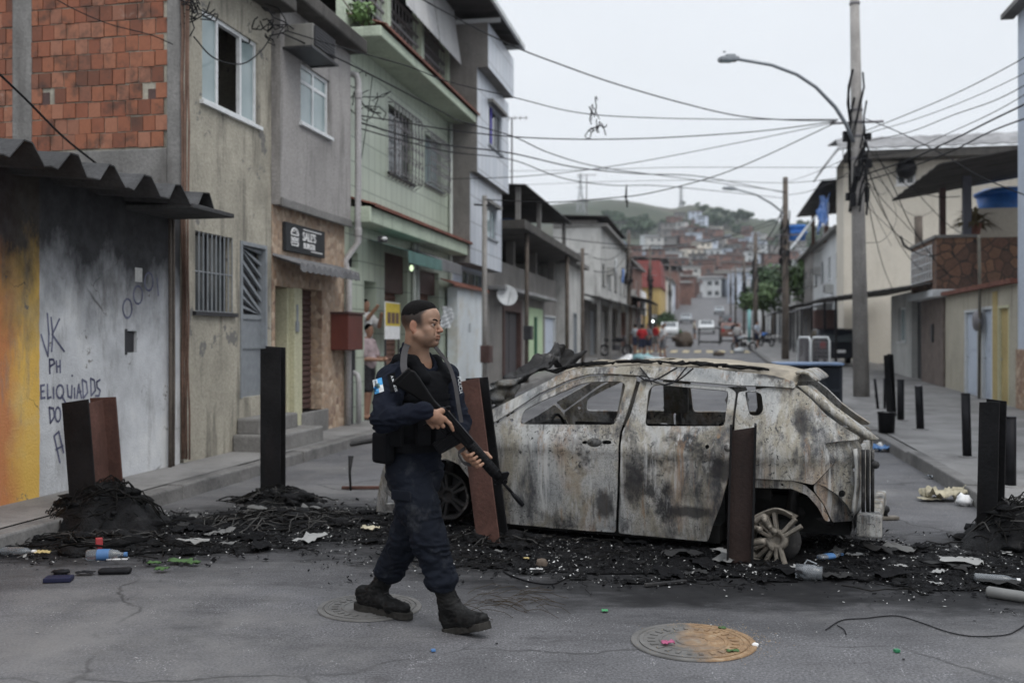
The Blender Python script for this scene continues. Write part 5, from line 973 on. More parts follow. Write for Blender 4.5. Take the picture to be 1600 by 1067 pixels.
def fill2d(P, holes, h):        # triangulated region with an inner grid
    loops = [resample(P, h)]+[resample(q, h*.7) for q in holes]; V = []; E = []
    for lp in loops: n = len(V); V += lp; E += [(n+i, n+(i+1) % len(lp)) for i in range(len(lp))]
    B = np.array(V); lo, hi = B.min(0), B.max(0); gx, gy = np.meshgrid(np.arange(lo[0], hi[0], h), np.arange(lo[1], hi[1], h)); G = np.stack([gx.ravel(), gy.ravel()], 1)
    ok = inpoly(G, loops[0])
    for q in loops[1:]: ok &= ~inpoly(G, q)
    G = G[ok]; d = np.array([np.min(np.hypot(B[:, 0]-g[0], B[:, 1]-g[1])) for g in G]) if len(G) else np.zeros(0); G = G[d > h*.5] if len(G) else G
    r = geometry.delaunay_2d_cdt([Vector(p) for p in V]+[Vector(g) for g in G.tolist()], E, [], 0, 1e-6); vs = np.array([tuple(v) for v in r[0]]); T = np.array([f for f in r[2]]); C = vs[T].mean(1); ok = inpoly(C, loops[0])
    for q in loops[1:]: ok &= ~inpoly(C, q)
    return vs, T[ok]
def _burnt(name, tint=1.):
    n = NT(name)
    c = n.ramp(n.noise(1.9, 7, .62, dist=.6, vec=n.map((1, 1, .55))), [(.26, (.11, .125, .145)), (.38, (.30, .31, .31)), (.48, (.40, .40, .385)), (.56, (.29, .265, .21)), (.64, (.44, .435, .41)), (.74, (.26, .215, .155))])
    c = n.mix(n.rng(n.noise(1.1, 6, .65, vec=n.map((1.6, 1.6, .5)), off=4.), .54, .70, 0, .7), c, (.33, .215, .14))
    sw = n.noise(17, 4, .6, dist=3.2, off=2.); band = n.math('ABSOLUTE', n.math('SUBTRACT', sw, .5)); msk = n.rng(n.noise(2.2, 5, off=8.), .42, .55)
    c = n.mix(n.math('MULTIPLY', n.rng(band, .0, .035, .85, 0), msk), c, (.10, .095, .09))
    c = n.mix(n.math('MULTIPLY', n.rng(n.noise(34, 5, .7, dist=1., off=5.), .56, .62), n.rng(n.noise(2.6, 5, off=12.), .40, .56)), c, (.032, .032, .034))
    c = n.mix(n.rng(n.noise(3.4, 8, .7, vec=n.map((1.3, 1.3, .45)), off=14.), .50, .64, 0, .92), c, (.055, .057, .063))
    c = n.mix(n.rng(n.noise(1.5, 6, .7, off=31.), .575, .65, 0, .88), c, (.020, .020, .022))
    c = n.mix(n.rng(n.noise(6, 6, .7, vec=n.map((1, 1, .5)), off=22.), .60, .70, 0, .7), c, (.55, .55, .54))
    st = n.noise(2.6, 6, .7, vec=n.map((5, 5, .28)), off=40.); c = n.mix(n.rng(st, .55, .66, 0, .8), c, (.05, .05, .055)); c = n.mix(n.rng(n.noise(2.2, 6, .7, vec=n.map((6, 6, .3)), off=51.), .57, .68, 0, .75), c, (.27, .17, .10)); c = n.mix(n.rng(n.noise(2.4, 6, .7, vec=n.map((5, 5, .3)), off=63.), .56, .66, 0, .8), c, (.50, .50, .49))
    p = n.sep()
    for bx, by, rx, rz in ((944, 786, .075, .13), (990, 748, .10, .24), (1130, 735, .12, .1), (1258, 660, .06, .12), (1215, 588, .12, .035), (1080, 800, .2, .05)):
        k = (bx-HX)/FPX; u = (CP0.x-k*CP0.y)/(-CD.x+k*CD.y); Yq = CP0.y+CD.y*u; q = CP(u, 0, CAMZ-(by-HY)/FPX*Yq); dx = n.math('DIVIDE', n.math('SUBTRACT', p[0], q.x), rx); dz = n.math('DIVIDE', n.math('SUBTRACT', p[2], q.z), rz)
        d = n.math('ADD', n.math('SQRT', n.math('ADD', n.math('MULTIPLY', dx, dx), n.math('MULTIPLY', dz, dz))), n.math('MULTIPLY', n.math('SUBTRACT', n.noise(9, 7, .7, off=bx*.1), .5), 1.6)); c = n.mix(n.rng(d, .6, 1.1, .85, 0), c, (.028, .027, .029))
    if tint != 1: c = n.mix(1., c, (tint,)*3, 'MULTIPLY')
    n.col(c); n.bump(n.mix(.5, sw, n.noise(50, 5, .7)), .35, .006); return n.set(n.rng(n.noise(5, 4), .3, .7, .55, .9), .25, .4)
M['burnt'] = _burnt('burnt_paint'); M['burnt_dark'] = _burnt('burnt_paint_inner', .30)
def _char():
    n = NT('charred_metal'); c = n.ramp(n.noise(4, 8, .7), [(.35, (.008, .008, .009)), (.55, (.022, .021, .021)), (.60, (.09, .085, .08)), (.68, (.40, .39, .38))]); n.col(c); n.bump(n.noise(14, 7, .7), .6, .02); return n.set(.7, .2)
M['char'] = _char(); M['soot_in'] = plain('soot', (.012, .012, .012), .9, 0, .5, 8, .4)
M['alloy'] = wear('burnt_alloy', (.25, .225, .19), .3, 9., (.04, .036, .03), .95, False, .55, .4, 40, .3)
def car():
    t = thing('burnt_car', 'burnt out pale grey car shell with empty windows and torn up hood across the street', 'car', CP(.95, .9, 0)); bm, dk = M['burnt'], M['burnt_dark']; Dp = {}
    def panel(name, P, holes=(), off=0., mat=None, par=None, res=.032, th=.014, ch=1, mirror=True, z=True):
        A = [cpx(x, y, off) for x, y in chaikin(P, ch)]; H = [[cpx(x, y, off) for x, y in chaikin(h, 2)] for h in holes]; vs, T = fill2d(A, H, res); out = None
        for side in ((0, 1) if mirror else (0,)):
            mb = MB(); mb.mesh([CP(u, (cv(u, q)+off) if side == 0 else CW-cv(u, q)-off, q) for u, q in vs], T.tolist())
            o = mb.build(name, mat or bm, par or t, True, solid=th); e = o.modifiers.new('edges', 'EDGE_SPLIT'); e.split_angle = math.radians(38); out = out or o
        return out
    circ = lambda x, y, r: [(x+r*math.cos(a), y+r*math.sin(a)) for a in np.linspace(0, 2*math.pi, 9)[:-1]]
    W1 = [(812, 663), (819, 641), (850, 625), (907, 600.5), (921, 597), (971, 596), (978, 602), (961, 664)]; W2 = [(1008, 666), (1013, 610), (1023, 601), (1139, 611), (1132, 666)]
    fd = panel('front_door', [(769, 667), (772, 700), (783, 790), (791, 817), (880, 825), (962, 831), (965, 760), (966, 700), (969, 674), (978, 650), (996, 590), (985, 588.5), (960, 587), (920, 588), (890, 597), (845, 619), (800, 647)], [W1, circ(800, 657, 3), [(909, 690), (917, 688), (919, 693), (910, 694)], [(941, 688), (955, 688), (956, 694), (941, 694)]])
    rd = panel('rear_door', [(973, 674), (970, 700), (969, 760), (967, 832), (1040, 839), (1106, 845), (1113, 822), (1127, 786), (1138, 745), (1142, 690), (1145, 650), (1150, 613), (1140, 606), (1024, 596), (1002, 592), (985, 650)], [W2, circ(1105, 698, 3.5)])
    mb = MB(); u, z = cpx(929, 691); mb.lathe(CP(u, cv(u, z)-.004, z), [(.055, .012), (.06, .002), (.045, -.006), (.01, -.002)], 14, (CD, Vector((0, 0, .6)), -CN)); mb.build('handle_recess', dk, fd, True)
    u, z = cpx(1137, 699); mb = MB(); mb.lathe(CP(u, cv(u, z)-.01, z), [(.02, -.02), (.026, .01), (.02, .03)], 10, (CD, Vector((0, 0, 1)), -CN)); mb.build('lock', M['char'], rd, True)
    qp = panel('quarter_panel', [(1154, 613), (1149, 650), (1146, 690), (1142, 746), (1174, 747), (1237, 750), (1256, 754), (1271, 757), (1306, 719), (1287, 693), (1310, 689.5), (1341, 687), (1343, 683), (1316, 667), (1290, 648), (1264, 621), (1245, 606), (1200, 606)], [[(1163, 611), (1190, 614), (1193, 642), (1185, 650), (1171, 649)]])
    panel('arch_flange', [(1143, 748), (1174, 748), (1237, 751), (1257, 757), (1272, 770), (1286, 788), (1297, 814), (1289, 813), (1277, 791), (1261, 773), (1237, 763), (1174, 761), (1143, 763)], [circ(1222, 757, 2)], .025, bm)
    panel('rear_corner', [(1288, 694), (1340, 689), (1347, 700), (1349, 722), (1336, 760), (1333, 813), (1300, 815), (1288, 789), (1272, 767), (1271, 759), (1306, 720)], [circ(1315, 771, 6), circ(1334, 734, 3)], .06, bm, res=.028)
    panel('roof_side', [(758, 646), (845, 602), (882, 582), (909, 575), (1000, 572), (1100, 576), (1200, 586), (1242, 597), (1243, 607), (1200, 604), (1152, 602.5), (1024, 592), (998, 587), (960, 584.5), (920, 585), (890, 593.5), (845, 614), (768, 663)], (), -.022, bm, th=.02)
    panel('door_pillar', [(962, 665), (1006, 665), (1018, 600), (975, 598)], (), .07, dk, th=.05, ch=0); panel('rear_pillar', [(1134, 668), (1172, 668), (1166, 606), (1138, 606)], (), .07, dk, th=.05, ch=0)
    panel('front_fender', [(767, 667), (757, 650), (722, 671), (690, 688), (640, 700), (607, 714), (597, 738), (600, 766), (628, 792), (632, 760), (650, 735), (672, 722), (697, 716), (718, 725), (734, 747), (741, 784), (746, 814), (787, 816), (781, 790), (771, 700)], ())
    panel('front_bracket', [(590, 798), (594, 760), (602, 726), (612, 720), (606, 760), (604, 786), (640, 786), (640, 800)], [], .22, bm, ch=0, th=.03)
    # underbody, floor, firewall, far inner trim
    mb = MB(); B = lambda u0, u1, v0, v1, z0, z1: mb.hexa([CP(u0, v0, z0), CP(u1, v0, z0), CP(u1, v1, z0), CP(u0, v1, z0), CP(u0, v0, z1), CP(u1, v0, z1), CP(u1, v1, z1), CP(u0, v1, z1)])
    B(-.05, 1.75, .09, CW-.09, .07, .2); B(-.95, -.05, .3, CW-.3, .16, .42); B(1.7, 1.85, .1, CW-.1, .1, .72); B(-.42, -.1, .10, .16, .42, .56); B(-.42, -.1, CW-.16, CW-.10, .42, .56); B(1.85, 2.9, .45, CW-.45, .14, .5); mb.build('floor_pan', M['soot_in'], t)
    mb = MB(); B(.0, 1.62, .06, .12, .2, .72); B(.0, 1.62, CW-.13, CW-.07, .2, .80); mb.build('door_inner', M['soot_in'], t)
    mb = MB(); mb.tube([CP(1.72, .2, .78), CP(1.66, .9, .82), CP(1.72, 1.58, .78)], .05, 7); mb.tube([CP(1.55, .45, .86), CP(1.35, .45, .80)], .03, 6); mb.tube([CP(1.34+.03*math.sin(a), .45+.17*math.cos(a), .8+.16*math.sin(a)) for a in np.linspace(0, 6.3, 16)], .012, 5); mb.build('dashboard_frame', M['soot_in'], t)
    for v, u in ((.48, .95), (1.28, .95), (.42, .12), (1.32, .12)):
        mb = MB(); mb.tube([CP(u+.1, v-.2, .3), CP(u-.05, v-.2, .72), CP(u-.1, v-.1, .80), CP(u-.1, v+.1, .80), CP(u-.05, v+.2, .72), CP(u+.1, v+.2, .3)], .018, 5)
        for k in range(5): z = .38+k*.08; mb.tube([CP(u+.09-.02*k, v-.19, z), CP(u+.12-.02*k, v, z+.02), CP(u+.09-.02*k, v+.19, z)], .006, 4)
        mb.tube([CP(u-.1, v-.05, .79), CP(u-.12, v-.05, .93), CP(u-.12, v+.05, .93), CP(u-.1, v+.05, .79)], .009, 4); mb.build('seat_frame', M['soot_in'], t)
    # roof
    rt = sorted([cpx(x, y, -.022) for x, y in ((870, 588), (882, 583), (909, 576), (1000, 573), (1100, 577), (1200, 587), (1244, 598))]); ru = [p[0] for p in rt]; rz = [p[1] for p in rt]; us = np.linspace(ru[0], ru[-1], 46); V = []; nv = 26
    for u in us:
        z = float(np.interp(u, ru, rz)); v0 = cv(u, z)+.0
        for j in range(nv+1):
            q = j/nv; v = v0+(CW-2*v0)*q; dz = .055*(1-(2*q-1)**4)+.014*noise.noise(Vector((u*5, v*5, 3)))-.02*max(0, noise.noise(Vector((u*2, v*2.4, 7))))
            V.append(CP(u, v, z+dz-.004))
    F = [(i*(nv+1)+j, i*(nv+1)+j+1, (i+1)*(nv+1)+j+1, (i+1)*(nv+1)+j) for i in range(45) for j in range(nv) if not (24 < i < 38 and 5 < j < 21 and noise.noise(Vector((i*.3, j*.3, 2))) > -.25)]
    mb = MB(); mb.mesh(V, F); mb.build('roof', wear('burnt_roof', (.29, .255, .2), .3, 2.5, (.05, .045, .04), .8, False, .8, .5, 40), t, True, solid=.012)
    mb = MB(); rnd = random.Random(4)
    for s in range(26):         # molten strips lying along the roof edge
        u = rnd.uniform(ru[0]+.1, ru[-1]-.1); pts = []
        for k in range(5): uu = u+k*rnd.uniform(.03, .09); z = float(np.interp(uu, ru, rz)); pts.append(CP(uu, cv(uu, z)+rnd.uniform(.0, .10), z+.03+rnd.uniform(0, .02)))
        mb.tube(pts, [rnd.uniform(.004, .014) for _ in pts], 5)
    mb.build('melted_seal', M['soot_in'], t, True)
    mb = MB()
    for (a, b, c) in (((1075, 573), (1048, 600), (1010, 592)), ((1060, 574), (1020, 595), (1000, 588)), ((1002, 574), (1015, 590), (1020, 600)), ((1085, 575), (1062, 593), (1040, 601))):
        P = [CP(u, cv(u, z)-.035, z) for u, z in (cpx(*a), cpx(*b), cpx(*c))]; mb.tube(smooth_path(P), .006, 4)
    mb.build('loose_wire', M['cable'], t)
    # tail: hatch frame, hatch skin, bumper bar
    def strip(name, L, mat, w=.1, ww=None):      # bent sheet strip along (u, v, z) points
        mb = MB(); V = []; n = len(L)
        for i, p in enumerate(L): q = CP(*p); V += [q, q+CN*(ww or w)+Vector((0, 0, .02*math.sin(i*2.1)))]
        mb.mesh(V, [(2*i, 2*i+1, 2*i+3, 2*i+2) for i in range(n-1)]); return mb.build(name, mat, t, True, solid=.02)
    u0, z0 = cpx(1243, 590); u1, z1 = cpx(1276, 603, .05); mb = MB(); V = []
    for i in range(9):
        for j in range(15): k = i/8; v = .22+.95*j/14; V.append(CP(u0+(u1-u0)*k, v, z0+.03+(z1-z0)*k+.035*math.sin(k*3.0)+.012*noise.noise(Vector((i*.7, j*.7, 0)))))
    mb.mesh(V, [(i*15+j, i*15+j+1, (i+1)*15+j+1, (i+1)*15+j) for i in range(8) for j in range(14)]); mb.build('hatch_spoiler', bm, t, True, solid=.02)
    for sd in (0,):
        P = [cpx(x, y, .05) for x, y in ((1247, 606), (1262, 619), (1285, 640), (1312, 660), (1336, 677), (1352, 690))]; mb = MB(); V = []
        for i, (u, z) in enumerate(P):
            for du, dv in ((.0, .03), (-.05, .035), (-.085, .09), (-.06, .16)): v = cv(u, z)+dv; V.append(CP(u+du, v if sd == 0 else CW-v, z+.015))
        mb.mesh(V, [(i*4+j, i*4+j+1, (i+1)*4+j+1, (i+1)*4+j) for i in range(5) for j in range(3)]); mb.build('hatch_pillar', bm, t, True, solid=.02)
    ue = cpx(1345, 690)[0]; mb = MB(); V = []; zs = np.linspace(.33, .80, 9)
    for z in zs:
        for j in range(19): v = .16+(CW-.32)*j/18; q = (2*j/18-1); V.append(CP(ue+.06-.035*(1-q*q)-.035*math.sin((z-.3)*5)+.018*noise.noise(Vector((v*6, z*6, 4))), v, z))
    mb.mesh(V, [(i*19+j, i*19+j+1, (i+1)*19+j+1, (i+1)*19+j) for i in range(8) for j in range(18)]); mb.build('hatch', bm, t, True, solid=.025)
    mb = MB()
    for k in range(3):
        P = [CP(ue-.02-.03*k, .15+.02*k, z) for z in (.36, .5, .62, .74, .8)]; mb.tube(P, .014, 5)
    mb.lathe(CP(ue-.10, .13, .70), [(.01, -.02), (.03, 0), (.02, .03)], 8, (CD, Vector((0, 0, 1)), -CN)); mb.build('tail_trim', M['char'], t, True)
    mb = MB(); B(ue-.12, ue-.04, .22, CW-.22, .20, .32); B(ue-.14, ue+.03, .2, .34, .17, .33); mb.build('bumper_beam', bm, t, bevel=.015)
    # torn hood, folded up over the far side of the windscreen
    def crumple(name, quad, nu, nv_, amp, mat, th=.01, curl=0.):
        a, b, c, d = [Vector(q) for q in quad]; mb = MB(); V = []; nn = (b-a).cross(d-a).normalized()
        for i in range(nu+1):
            for j in range(nv_+1):
                s, r = i/nu, j/nv_; p = (a*(1-s)+b*s)*(1-r)+(d*(1-s)+c*s)*r
                ed = amp*.6*noise.noise(Vector((i*.9, j*.9, 5))) if (j in (0, nv_) or i in (0, nu)) else 0
                V.append(p+nn*(amp*noise.noise(Vector((s*4.3, r*3.1, amp*40)))*1.6+curl*math.sin(math.pi*r)*(.4+s))+(c-b).normalized()*ed)
        mb.mesh(V, [(i*(nv_+1)+j, i*(nv_+1)+j+1, (i+1)*(nv_+1)+j+1, (i+1)*(nv_+1)+j) for i in range(nu) for j in range(nv_)]); return mb.build(name, mat, t, True, solid=th)
    hd = crumple('hood', [at(786, 592, 8.9), at(872, 536, 9.2), at(868, 560, 8.9), at(800, 603, 8.7)], 22, 8, .05, M['char'], .012, .06)
    crumple('hood_tip', [at(868, 533, 9.2), at(913, 553, 9.35), at(888, 574, 9.1), at(862, 563, 8.95)], 12, 8, .06, M['char'], .012, .10).parent = t
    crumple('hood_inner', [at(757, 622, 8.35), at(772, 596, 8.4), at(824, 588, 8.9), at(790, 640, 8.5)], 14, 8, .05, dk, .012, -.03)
    crumple('cowl', [at(757, 652, 8.3), at(770, 634, 8.6), at(830, 612, 9.5), at(800, 640, 8.8)], 12, 6, .03, M['char'])
    mb = MB(); rnd = random.Random(8)
    for i in range(14): p = at(rnd.uniform(760, 810), rnd.uniform(610, 645), rnd.uniform(8.5, 9.1)); mb.tube([p, p+Vector((rnd.uniform(-.1, .1), .1, rnd.uniform(-.12, .1))), p+Vector((rnd.uniform(-.2, .2), .2, rnd.uniform(-.2, .05)))], rnd.uniform(.008, .02), 5)
    mb.build('engine_remains', M['char'], t)
    # wheels
    def wheel(c, ax, R, spokes, arc, par, mat):
        ax = Vector(ax).normalized(); ux = ax.cross(Vector((0, 0, 1))).normalized(); uy = ux.cross(ax).normalized()*-1; uy = ax.cross(ux)
        w = MB(); prof = [(R*1.0, .015), (R*.97, 0.), (R*.90, -.01), (R*.86, -.06), (R*.88, -.16), (R*.98, -.18)]; n = 40; V = []; A = np.linspace(arc[0], arc[1], n)
        for a in A:
            for r, h in prof: V.append(c+(ux*math.cos(a)+uy*math.sin(a))*r*(1+.02*math.sin(7*a))+ax*h)
        m = len(prof); w.mesh(V, [(i*m+j, i*m+j+1, (i+1)*m+j+1, (i+1)*m+j) for i in range(n-1) for j in range(m-1)]); wo = w.build('rim', mat, par, True, solid=.012)
        h = MB(); h.lathe(c, [(.02, -.02), (.035, -.02), (.036, .0), (.06, .004), (.075, -.01), (.078, -.05)], 18, (ux, uy, ax)); h.build('hub', mat, par, True)
        sp = MB()
        for a in spokes:
            for q in (-.16, .16):
                d0 = ux*math.cos(a+q*1.5)+uy*math.sin(a+q*1.5); d1 = ux*math.cos(a+q)+uy*math.sin(a+q); tn = ax.cross(d1).normalized(); p0 = c+d0*.05; p1 = c+d1*R*.93
                sp.hexa([p0-tn*.019-ax*.03, p0+tn*.019-ax*.03, p1+tn*.019-ax*.05, p1-tn*.019-ax*.05, p0-tn*.012+ax*.004, p0+tn*.012+ax*.004, p1+tn*.013-ax*.006, p1-tn*.013-ax*.006])
        sp.build('spokes', mat, par, bevel=.005)
        dsk = MB(); dsk.lathe(c-ax*.12, [(.05, .0), (.15, .0), (.15, .02), (.05, .02)], 22, (ux, uy, ax)); dsk.build('brake_disc', M['char'], par, True)
    cw = at(1213, 843, 7.05); ro = bpy.data.objects.new('rear_wheel', None); COL.objects.link(ro); WM['rear_wheel'] = WM[t.name]; ro.parent = t
    wheel(cw, (-CN+Vector((0, 0, .18))+CD*.10), .215, (.30, .95, -.55, -1.25, 1.75, 3.9), (-2.1, 1.0), ro, M['alloy'])
    mb = MB(); rnd = random.Random(3)
    for i in range(9): p = at(1185+rnd.uniform(-14, 22), rnd.uniform(815, 855), 7.0); mb.tube(smooth_path([p+Vector((rnd.uniform(-.07, .07), rnd.uniform(-.05, .05), rnd.uniform(-.05, .05))) for _ in range(3)], 4), rnd.uniform(.012, .024), 6)
    mb.build('melted_alloy', M['alloy'], ro, True)
    cf = CP(2.25, .2, .27); rf = bpy.data.objects.new('front_wheel', None); COL.objects.link(rf); WM['front_wheel'] = WM[t.name]; rf.parent = t; wheel(cf, -CN, .2, (0, 1.25, 2.5, 3.75, 5.0), (0, 6.283), rf, M['char'])
    for u in (-.59, 2.25):
        rr = bpy.data.objects.new('far_wheel', None); COL.objects.link(rr); WM[rr.name] = WM[t.name]; rr.parent = t; wheel(CP(u, CW-.15, .22), CN, .2, (0, 1.25, 2.5, 3.75, 5.0), (0, 6.283), rr, M['char'])
    mb = MB()
    for u in (-.59, 2.25): mb.tube([CP(u, .3, .3), CP(u, CW-.3, .3)], .05, 7); mb.tube([CP(u+.05, .28, .3), CP(u+.02, .34, .62)], .04, 7); mb.tube([CP(u-.25, .3, .25), CP(u+.25, .42, .32)], .03, 6)
    mb.build('axle', M['char'], t, True)
    mb = MB(); V = []
    for u0 in (-.59, 2.25):     # wheel houses
        V = []
        for i in range(13): a = math.pi*i/12; V += [CP(u0+.40*math.cos(a), .10, .22+.36*math.sin(a)), CP(u0+.40*math.cos(a), .46, .22+.36*math.sin(a))]
        mb.mesh(V, [(2*i, 2*i+1, 2*i+3, 2*i+2) for i in range(12)]+[tuple(range(1, 26, 2))])
    mb.build('wheel_house', M['soot_in'], t, True)
car()
# loose car parts lying round the wreck
def hitch():
    p = onground(1380, 812); t = thing('tow_hitch', 'pale tow hitch plate with ball lying right of the burnt car', 'tow hitch', p); mb = MB(); mb.box(p+Vector((0, 0, .02)), (.26, .08, .03), (Vector((1, .1, 0)).normalized(), Vector((-.1, 1, 0)).normalized(), Vector((0, 0, 1)))); mb.build('plate', M['alloy'], t, bevel=.006)
    mb = MB(); mb.lathe(p+Vector((.02, 0, .03)), [(.02, 0), (.018, .03), (.03, .045), (.036, .065), (.03, .085), (.01, .098)], 12); mb.build('ball', M['char'], t, True)
    p = onground(548, 766); t = thing('bent_bracket', 'bent black car bracket standing on the road left of the officer', 'bracket', p); mb = MB(); q = [p, p+Vector((-.01, 0, .2)), p+Vector((.0, .02, .36))]; mb.tube(q, [.012, .015, .03], 6); mb.build('rod', M['char'], t, True)
    mb = MB(); a, b = at(547, 694, q[0].y), at(606, 684, q[0].y+.2); mb.box((a+b)/2, ((b-a).length, .09, .05), ((b-a).normalized(), Vector((0, 1, 0)), Vector((0, 0, 1)))); mb.build('arm', M['char'], t, bevel=.02)
hitch()
# ================================================================== PEOPLE
class SDF:
    def __init__(s, lo, hi, h):
        s.lo = np.array(lo, float); s.h = h; s.n = np.ceil((np.array(hi)-s.lo)/h).astype(int)+1; s.D = np.full(s.n, 1., np.float32)
    def sub(s, lo, hi, m):
        a = np.clip(np.floor((np.array(lo)-m-s.lo)/s.h).astype(int), 0, s.n); b = np.clip(np.ceil((np.array(hi)+m-s.lo)/s.h).astype(int)+1, 0, s.n); sl = tuple(slice(i, j) for i, j in zip(a, b))
        g = np.meshgrid(*[s.lo[k]+s.h*np.arange(a[k], b[k]) for k in range(3)], indexing='ij'); return sl, g
    def put(s, sl, d, k, op):
        if d.size == 0: return s
        o = s.D[sl]; d = d.astype(np.float32)
        if op == 'u': h = np.maximum(k-np.abs(o-d), 0)/k; s.D[sl] = np.minimum(o, d)-h*h*k*.25
        else: d = -d; h = np.maximum(k-np.abs(o-d), 0)/k; s.D[sl] = np.maximum(o, d)+h*h*k*.25
        return s
    def cone(s, a, b, ra, rb, k=.02, op='u'):
        a = np.array(a, float); b = np.array(b, float); r = max(ra, rb); sl, g = s.sub(np.minimum(a, b)-r, np.maximum(a, b)+r, k+3*s.h); ab = b-a; L = max(1e-9, ab@ab)
        t = np.clip(sum((g[i]-a[i])*ab[i] for i in range(3))/L, 0, 1); d = np.sqrt(sum((g[i]-a[i]-t*ab[i])**2 for i in range(3)))-(ra+(rb-ra)*t); return s.put(sl, d, k, op)
    def chain(s, P, R, k=.02, op='u'):
        for i in range(len(P)-1): s.cone(P[i], P[i+1], R[i], R[i+1], k, op)
        return s
    def ell(s, c, r, ax=None, k=.02, op='u'):
        c = np.array(c, float); r = np.array(r, float); m = r.max(); sl, g = s.sub(c-m, c+m, k+3*s.h); ax = np.array(ax if ax is not None else np.eye(3), float)
        q = [sum((g[i]-c[i])*ax[j][i] for i in range(3)) for j in range(3)]; k0 = np.sqrt(sum((q[j]/r[j])**2 for j in range(3))); k1 = np.sqrt(sum((q[j]/r[j]**2)**2 for j in range(3)))+1e-9
        return s.put(sl, np.where(k0 < .05, -r.min(), k0*(k0-1)/k1), k, op)
    def plane(s, p, n, k=.008, op='s'):       # removes the side n points to
        g = np.meshgrid(*[s.lo[i]+s.h*np.arange(s.n[i]) for i in range(3)], indexing='ij'); p = np.array(p, float); n = np.array(n, float); d = -sum((g[i]-p[i])*n[i] for i in range(3)); return s.put((slice(None),)*3, d, k, op)
    def mesh(s):
        D = s.D; I = D < 0; C = np.zeros(tuple(s.n-1), np.int8)
        for dx in (0, 1):
            for dy in (0, 1):
                for dz in (0, 1): C += I[dx:D.shape[0]-1+dx, dy:D.shape[1]-1+dy, dz:D.shape[2]-1+dz]
        act = np.argwhere((C > 0) & (C < 8)); idx = np.full(C.shape, -1, np.int64); idx[tuple(act.T)] = np.arange(len(act)); acc = np.zeros((len(act), 3)); cnt = np.zeros(len(act))
        for ax in range(3):
            o = [k for k in range(3) if k != ax]
            for p in (0, 1):
                for q in (0, 1):
                    A = act.copy(); A[:, o[0]] += p; A[:, o[1]] += q; B = A.copy(); B[:, ax] += 1; da = D[tuple(A.T)]; db = D[tuple(B.T)]; m = (da < 0) != (db < 0); t = np.where(m, da/np.where(m, da-db, 1), 0); P = A.astype(float); P[:, ax] += t; acc[m] += P[m]; cnt[m] += 1
        V = s.lo+s.h*acc/cnt[:, None]; F = []
        for ax in range(3):
            o = [(ax+1) % 3, (ax+2) % 3]; sl0 = [slice(1, -1)]*3; sl0[ax] = slice(0, -1); sl1 = list(sl0); sl1[ax] = slice(1, None); a = I[tuple(sl0)]; b = I[tuple(sl1)]; E = np.argwhere(a != b); s0 = a[tuple(E.T)]; G = E.copy()
            for k in o: G[:, k] += 1
            def cell(p, q): K = G.copy(); K[:, o[0]] -= p; K[:, o[1]] -= q; return idx[tuple(K.T)]
            Q = np.stack([cell(1, 1), cell(0, 1), cell(0, 0), cell(1, 0)], 1); Q[~s0] = Q[~s0][:, ::-1]; F.append(Q)
        F = np.concatenate(F); return V, F[(F >= 0).all(1)]
    def build(s, name, mat, par, disp=None, color=None):
        V, F = s.mesh(); me = bpy.data.meshes.new(name); Mi = np.array(WM[par.name].inverted()); V2 = V@Mi[:3, :3].T+Mi[:3, 3]
        me.from_pydata(V2.tolist(), [], F.tolist()); me.materials.append(mat); me.polygons.foreach_set('use_smooth', [True]*len(F))
        if disp:
            N = np.zeros(len(V)*3); me.vertex_normals.foreach_get('vector', N); N = N.reshape(-1, 3); d = np.array([disp(Vector(p)) for p in V]); V2 = V2+N*d[:, None]; me.vertices.foreach_set('co', V2.ravel()); me.update()
        if color:
            a = me.attributes.new('tone', 'FLOAT_COLOR', 'POINT'); a.data.foreach_set('color', np.array([(*color(Vector(p)), 1) for p in V]).ravel())
        o = bpy.data.objects.new(name, me); COL.objects.link(o); o.parent = par; WM[o.name] = WM[par.name]; return o
def folds(amp, f=9., seed=0, stretch=(1, 1, 2.2), region=None):
    def fn(p):
        q = Vector((p.x*f*stretch[0], p.y*f*stretch[1], p.z*f*stretch[2]))+Vector((seed*3.1, seed, 0)); w = noise.noise(q*.5); q = q+Vector((w, w, w))*1.2; a = 1-2*abs(noise.noise(q)); b = 1-2*abs(noise.noise(q*2.1+Vector((5, 1, 2))))
        return amp*(.65*(a-.55)+.3*(b-.55))*(region(p) if region else 1)
    return fn
def _skin(name, c):
    n = NT(name); a = n.n('ShaderNodeAttribute'); a.attribute_name = 'tone'; n.col(n.mix(.35, n.mix(1., c, a.outputs['Color'], 'MULTIPLY'), n.ramp(n.noise(40, 5), [(.3, .38), (.7, .62)]), 'OVERLAY')); n.b.inputs['Subsurface Weight'].default_value = .08; n.b.inputs['Subsurface Radius'].default_value = (.01, .005, .003); n.bump(n.noise(160, 3), .12, .002); return n.set(.5, 0, .4)
M['skin'] = _skin('skin', (.30, .18, .122)); M['skin_brown'] = _skin('brown_skin', (.27, .15, .10))
def _cloth(name, c, dust=0., var=.25, rough=.9):
    n = NT(name); k = n.ramp(n.noise(4, 6, .6), [(.3, tuple(x*(1-var) for x in c)), (.7, tuple(x*(1+var) for x in c))])
    if dust: k = n.mix(n.rng(n.noise(7, 8, .75, vec=n.map((1.2, 1.2, .9)), off=3.), .55, .72, 0, dust), k, (.16, .165, .17))
    n.col(k); n.bump(n.noise(230, 2), .18, .002); return n.set(rough, 0, .12)
